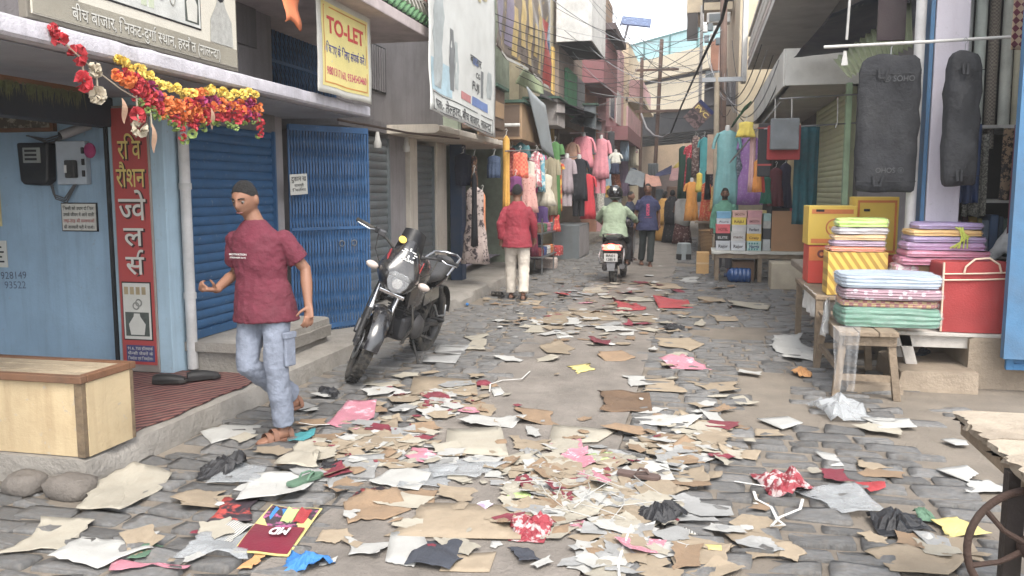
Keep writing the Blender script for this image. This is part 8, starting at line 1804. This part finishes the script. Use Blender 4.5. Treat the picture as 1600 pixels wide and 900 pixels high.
for m in ('tan', 'cream', 'white', 'brown', 'grey', 'maroon'):
    bb = MB()
    for i in range({'tan': 90, 'cream': 70, 'white': 50, 'brown': 50, 'grey': 20, 'maroon': 14}[m]):
        me = rnd.choice(GM[m]); p = density(); s_ = rnd.uniform(.13, .34) * (1 + .02 * p.y); T = TR(p.x, p.y, .022 + rnd.random() * .012) @ RZ(rnd.uniform(0, 6.28)) @ Matrix.Diagonal((s_, s_ * rnd.uniform(.5, 1), s_ * rnd.uniform(.3, .9), 1))
        bb.add([T @ v.co for v in me.vertices], [tuple(q.vertices) for q in me.polygons])
    tag(bb.build('litter_scraps', LM[m]), '%s scraps too many to count in the street litter' % m, 'litter', kind='stuff')
bb = MB()
for i in range(14):
    x, y = rnd.gauss(900, 60), rnd.gauss(775, 26); p = atz(x, y, .05); a = rnd.uniform(0, 6.28); d = V((cos(a), sin(a), 0)) * rnd.uniform(.06, .2); bb.tube([p - d, p + V((0, 0, .02)), p + d + V((d.y * .4, -d.x * .4, 0))], .0025, 4)
tag(bb.build('paper_shreds', LM['white'], smooth=60), 'thin white paper shreds on the heap', 'litter', kind='stuff')

# ================================================================== TREADLE TABLE AT THE LOWER RIGHT
t = thing('treadle_table', 'broken edged plank table on a rusty iron wheel stand', 'table', (1.3, 2.9, 0)); GPL = mat('bleached_planks', S(172, 158, 138), .9, var=.18, scale=7, bump=.6, bscale=30, grime=.3, gscale=4, gcol=S(105, 90, 75)); RUST = mat('rusty_wheel_iron', S(74, 56, 48), .8, var=.25, scale=14, bump=.3, metal=.3, grime=.3)
ZT = .78; cl = atz(1490, 640, ZT); cr = atz(1600, 727, ZT)
for i in range(4):
    rows = []; y1 = cl.y - i * .19; y0 = y1 - .185; n = 14
    b = MB(); rings = []
    for k in range(n + 1):
        u = k / n; x = cl.x + .9 * u; e = 0
        rings.append([V((x, y, z)) for y, z in ((y0, ZT - .028), (y1, ZT - .028), (y1, ZT), (y0, ZT))])
    jag = lambda y, z: .03 * noise.noise((y * 22, z * 40, 3)) + .025 * noise.noise((y * 60, z * 90, 8))
    m_ = 10; rings = []
    first = []
    b.loft([[V((cl.x + (jag(y0 + (y1 - y0) * q / m_, z) if xx == 0 else xx), y0 + (y1 - y0) * q / m_ , z - (.006 if xx == 0 and z > ZT - .01 else 0) + (.012 * noise.noise((q, 5, i)) if xx == 0 and z < ZT - .01 else 0))) for q, z in [(q, ZT + .003 * (i % 2)) for q in range(m_ + 1)] + [(q, ZT - .03) for q in range(m_, -1, -1)]] for xx in (0, .05, .3, .6, .95)])
    b.build('plank', GPL, t, smooth=25)
MB().box(cl.x + .02, cl.x + .09, cl.y - .75, cl.y - .03, ZT - .085, ZT - .034).build('batten', OLDWOOD, t)
lp = aty(1584, 740, 2.78); lx = lp.x
MB().box(lx - .025, lx + .025, 2.74, 2.79, 0, ZT - .035).build('leg', mat('dark_iron', S(46, 38, 36), .6, metal=.4), t); MB().box(lx + .55, lx + .6, 2.74, 2.79, 0, ZT - .035).build('leg', MATS['dark_iron'], t)
wc = aty(1612, 858, 2.70); TW = frame(wc, (1, .1, 0), (0, 0, 1))
wh = MB().torus(.185, .012, TW, 44, 10, rx=.010).build('drive_wheel', RUST, t, smooth=60)
for k in range(6):
    a = 2 * pi * k / 6 + .35; MB().tube([TW @ V((.03 * cos(a), .03 * sin(a), 0)), TW @ V((.10 * cos(a + .12), .10 * sin(a + .12), 0)), TW @ V((.178 * cos(a), .178 * sin(a), 0))], [.010, .008, .009], 8).build('spoke', RUST, wh)
MB().lathe([(0, -.03), (.032, -.03), (.036, 0), (.032, .03), (0, .03)], TW, 16).build('hub', RUST, wh, smooth=50)
MB().tube([wc, wc + V((.5, .06, 0))], .012, 8).build('axle', RUST, t)
for x_ in (lx, lx + .57): MB().tube([(x_, 2.77, .12), (x_, 2.2, .12)], .018, 8).build('foot_bar', RUST, t)

# ================================================================== DUSTY AIR
hz = MB().box(-204, 204, -64, 344, -1.5, 13.4).build('haze', None)
hm = bpy.data.materials.new('dusty_air'); hm.use_nodes = True; nt = hm.node_tree; nt.nodes.clear()
out_ = nt.nodes.new('ShaderNodeOutputMaterial'); pv = nt.nodes.new('ShaderNodeVolumePrincipled')
pv.inputs['Color'].default_value = (.93, .93, .92, 1); pv.inputs['Density'].default_value = .0028; pv.inputs['Anisotropy'].default_value = .3
nt.links.new(pv.outputs[0], out_.inputs['Volume']); hz.data.materials.append(hm)
tag(hz, 'thin dusty air filling the street', 'haze', kind='stuff')
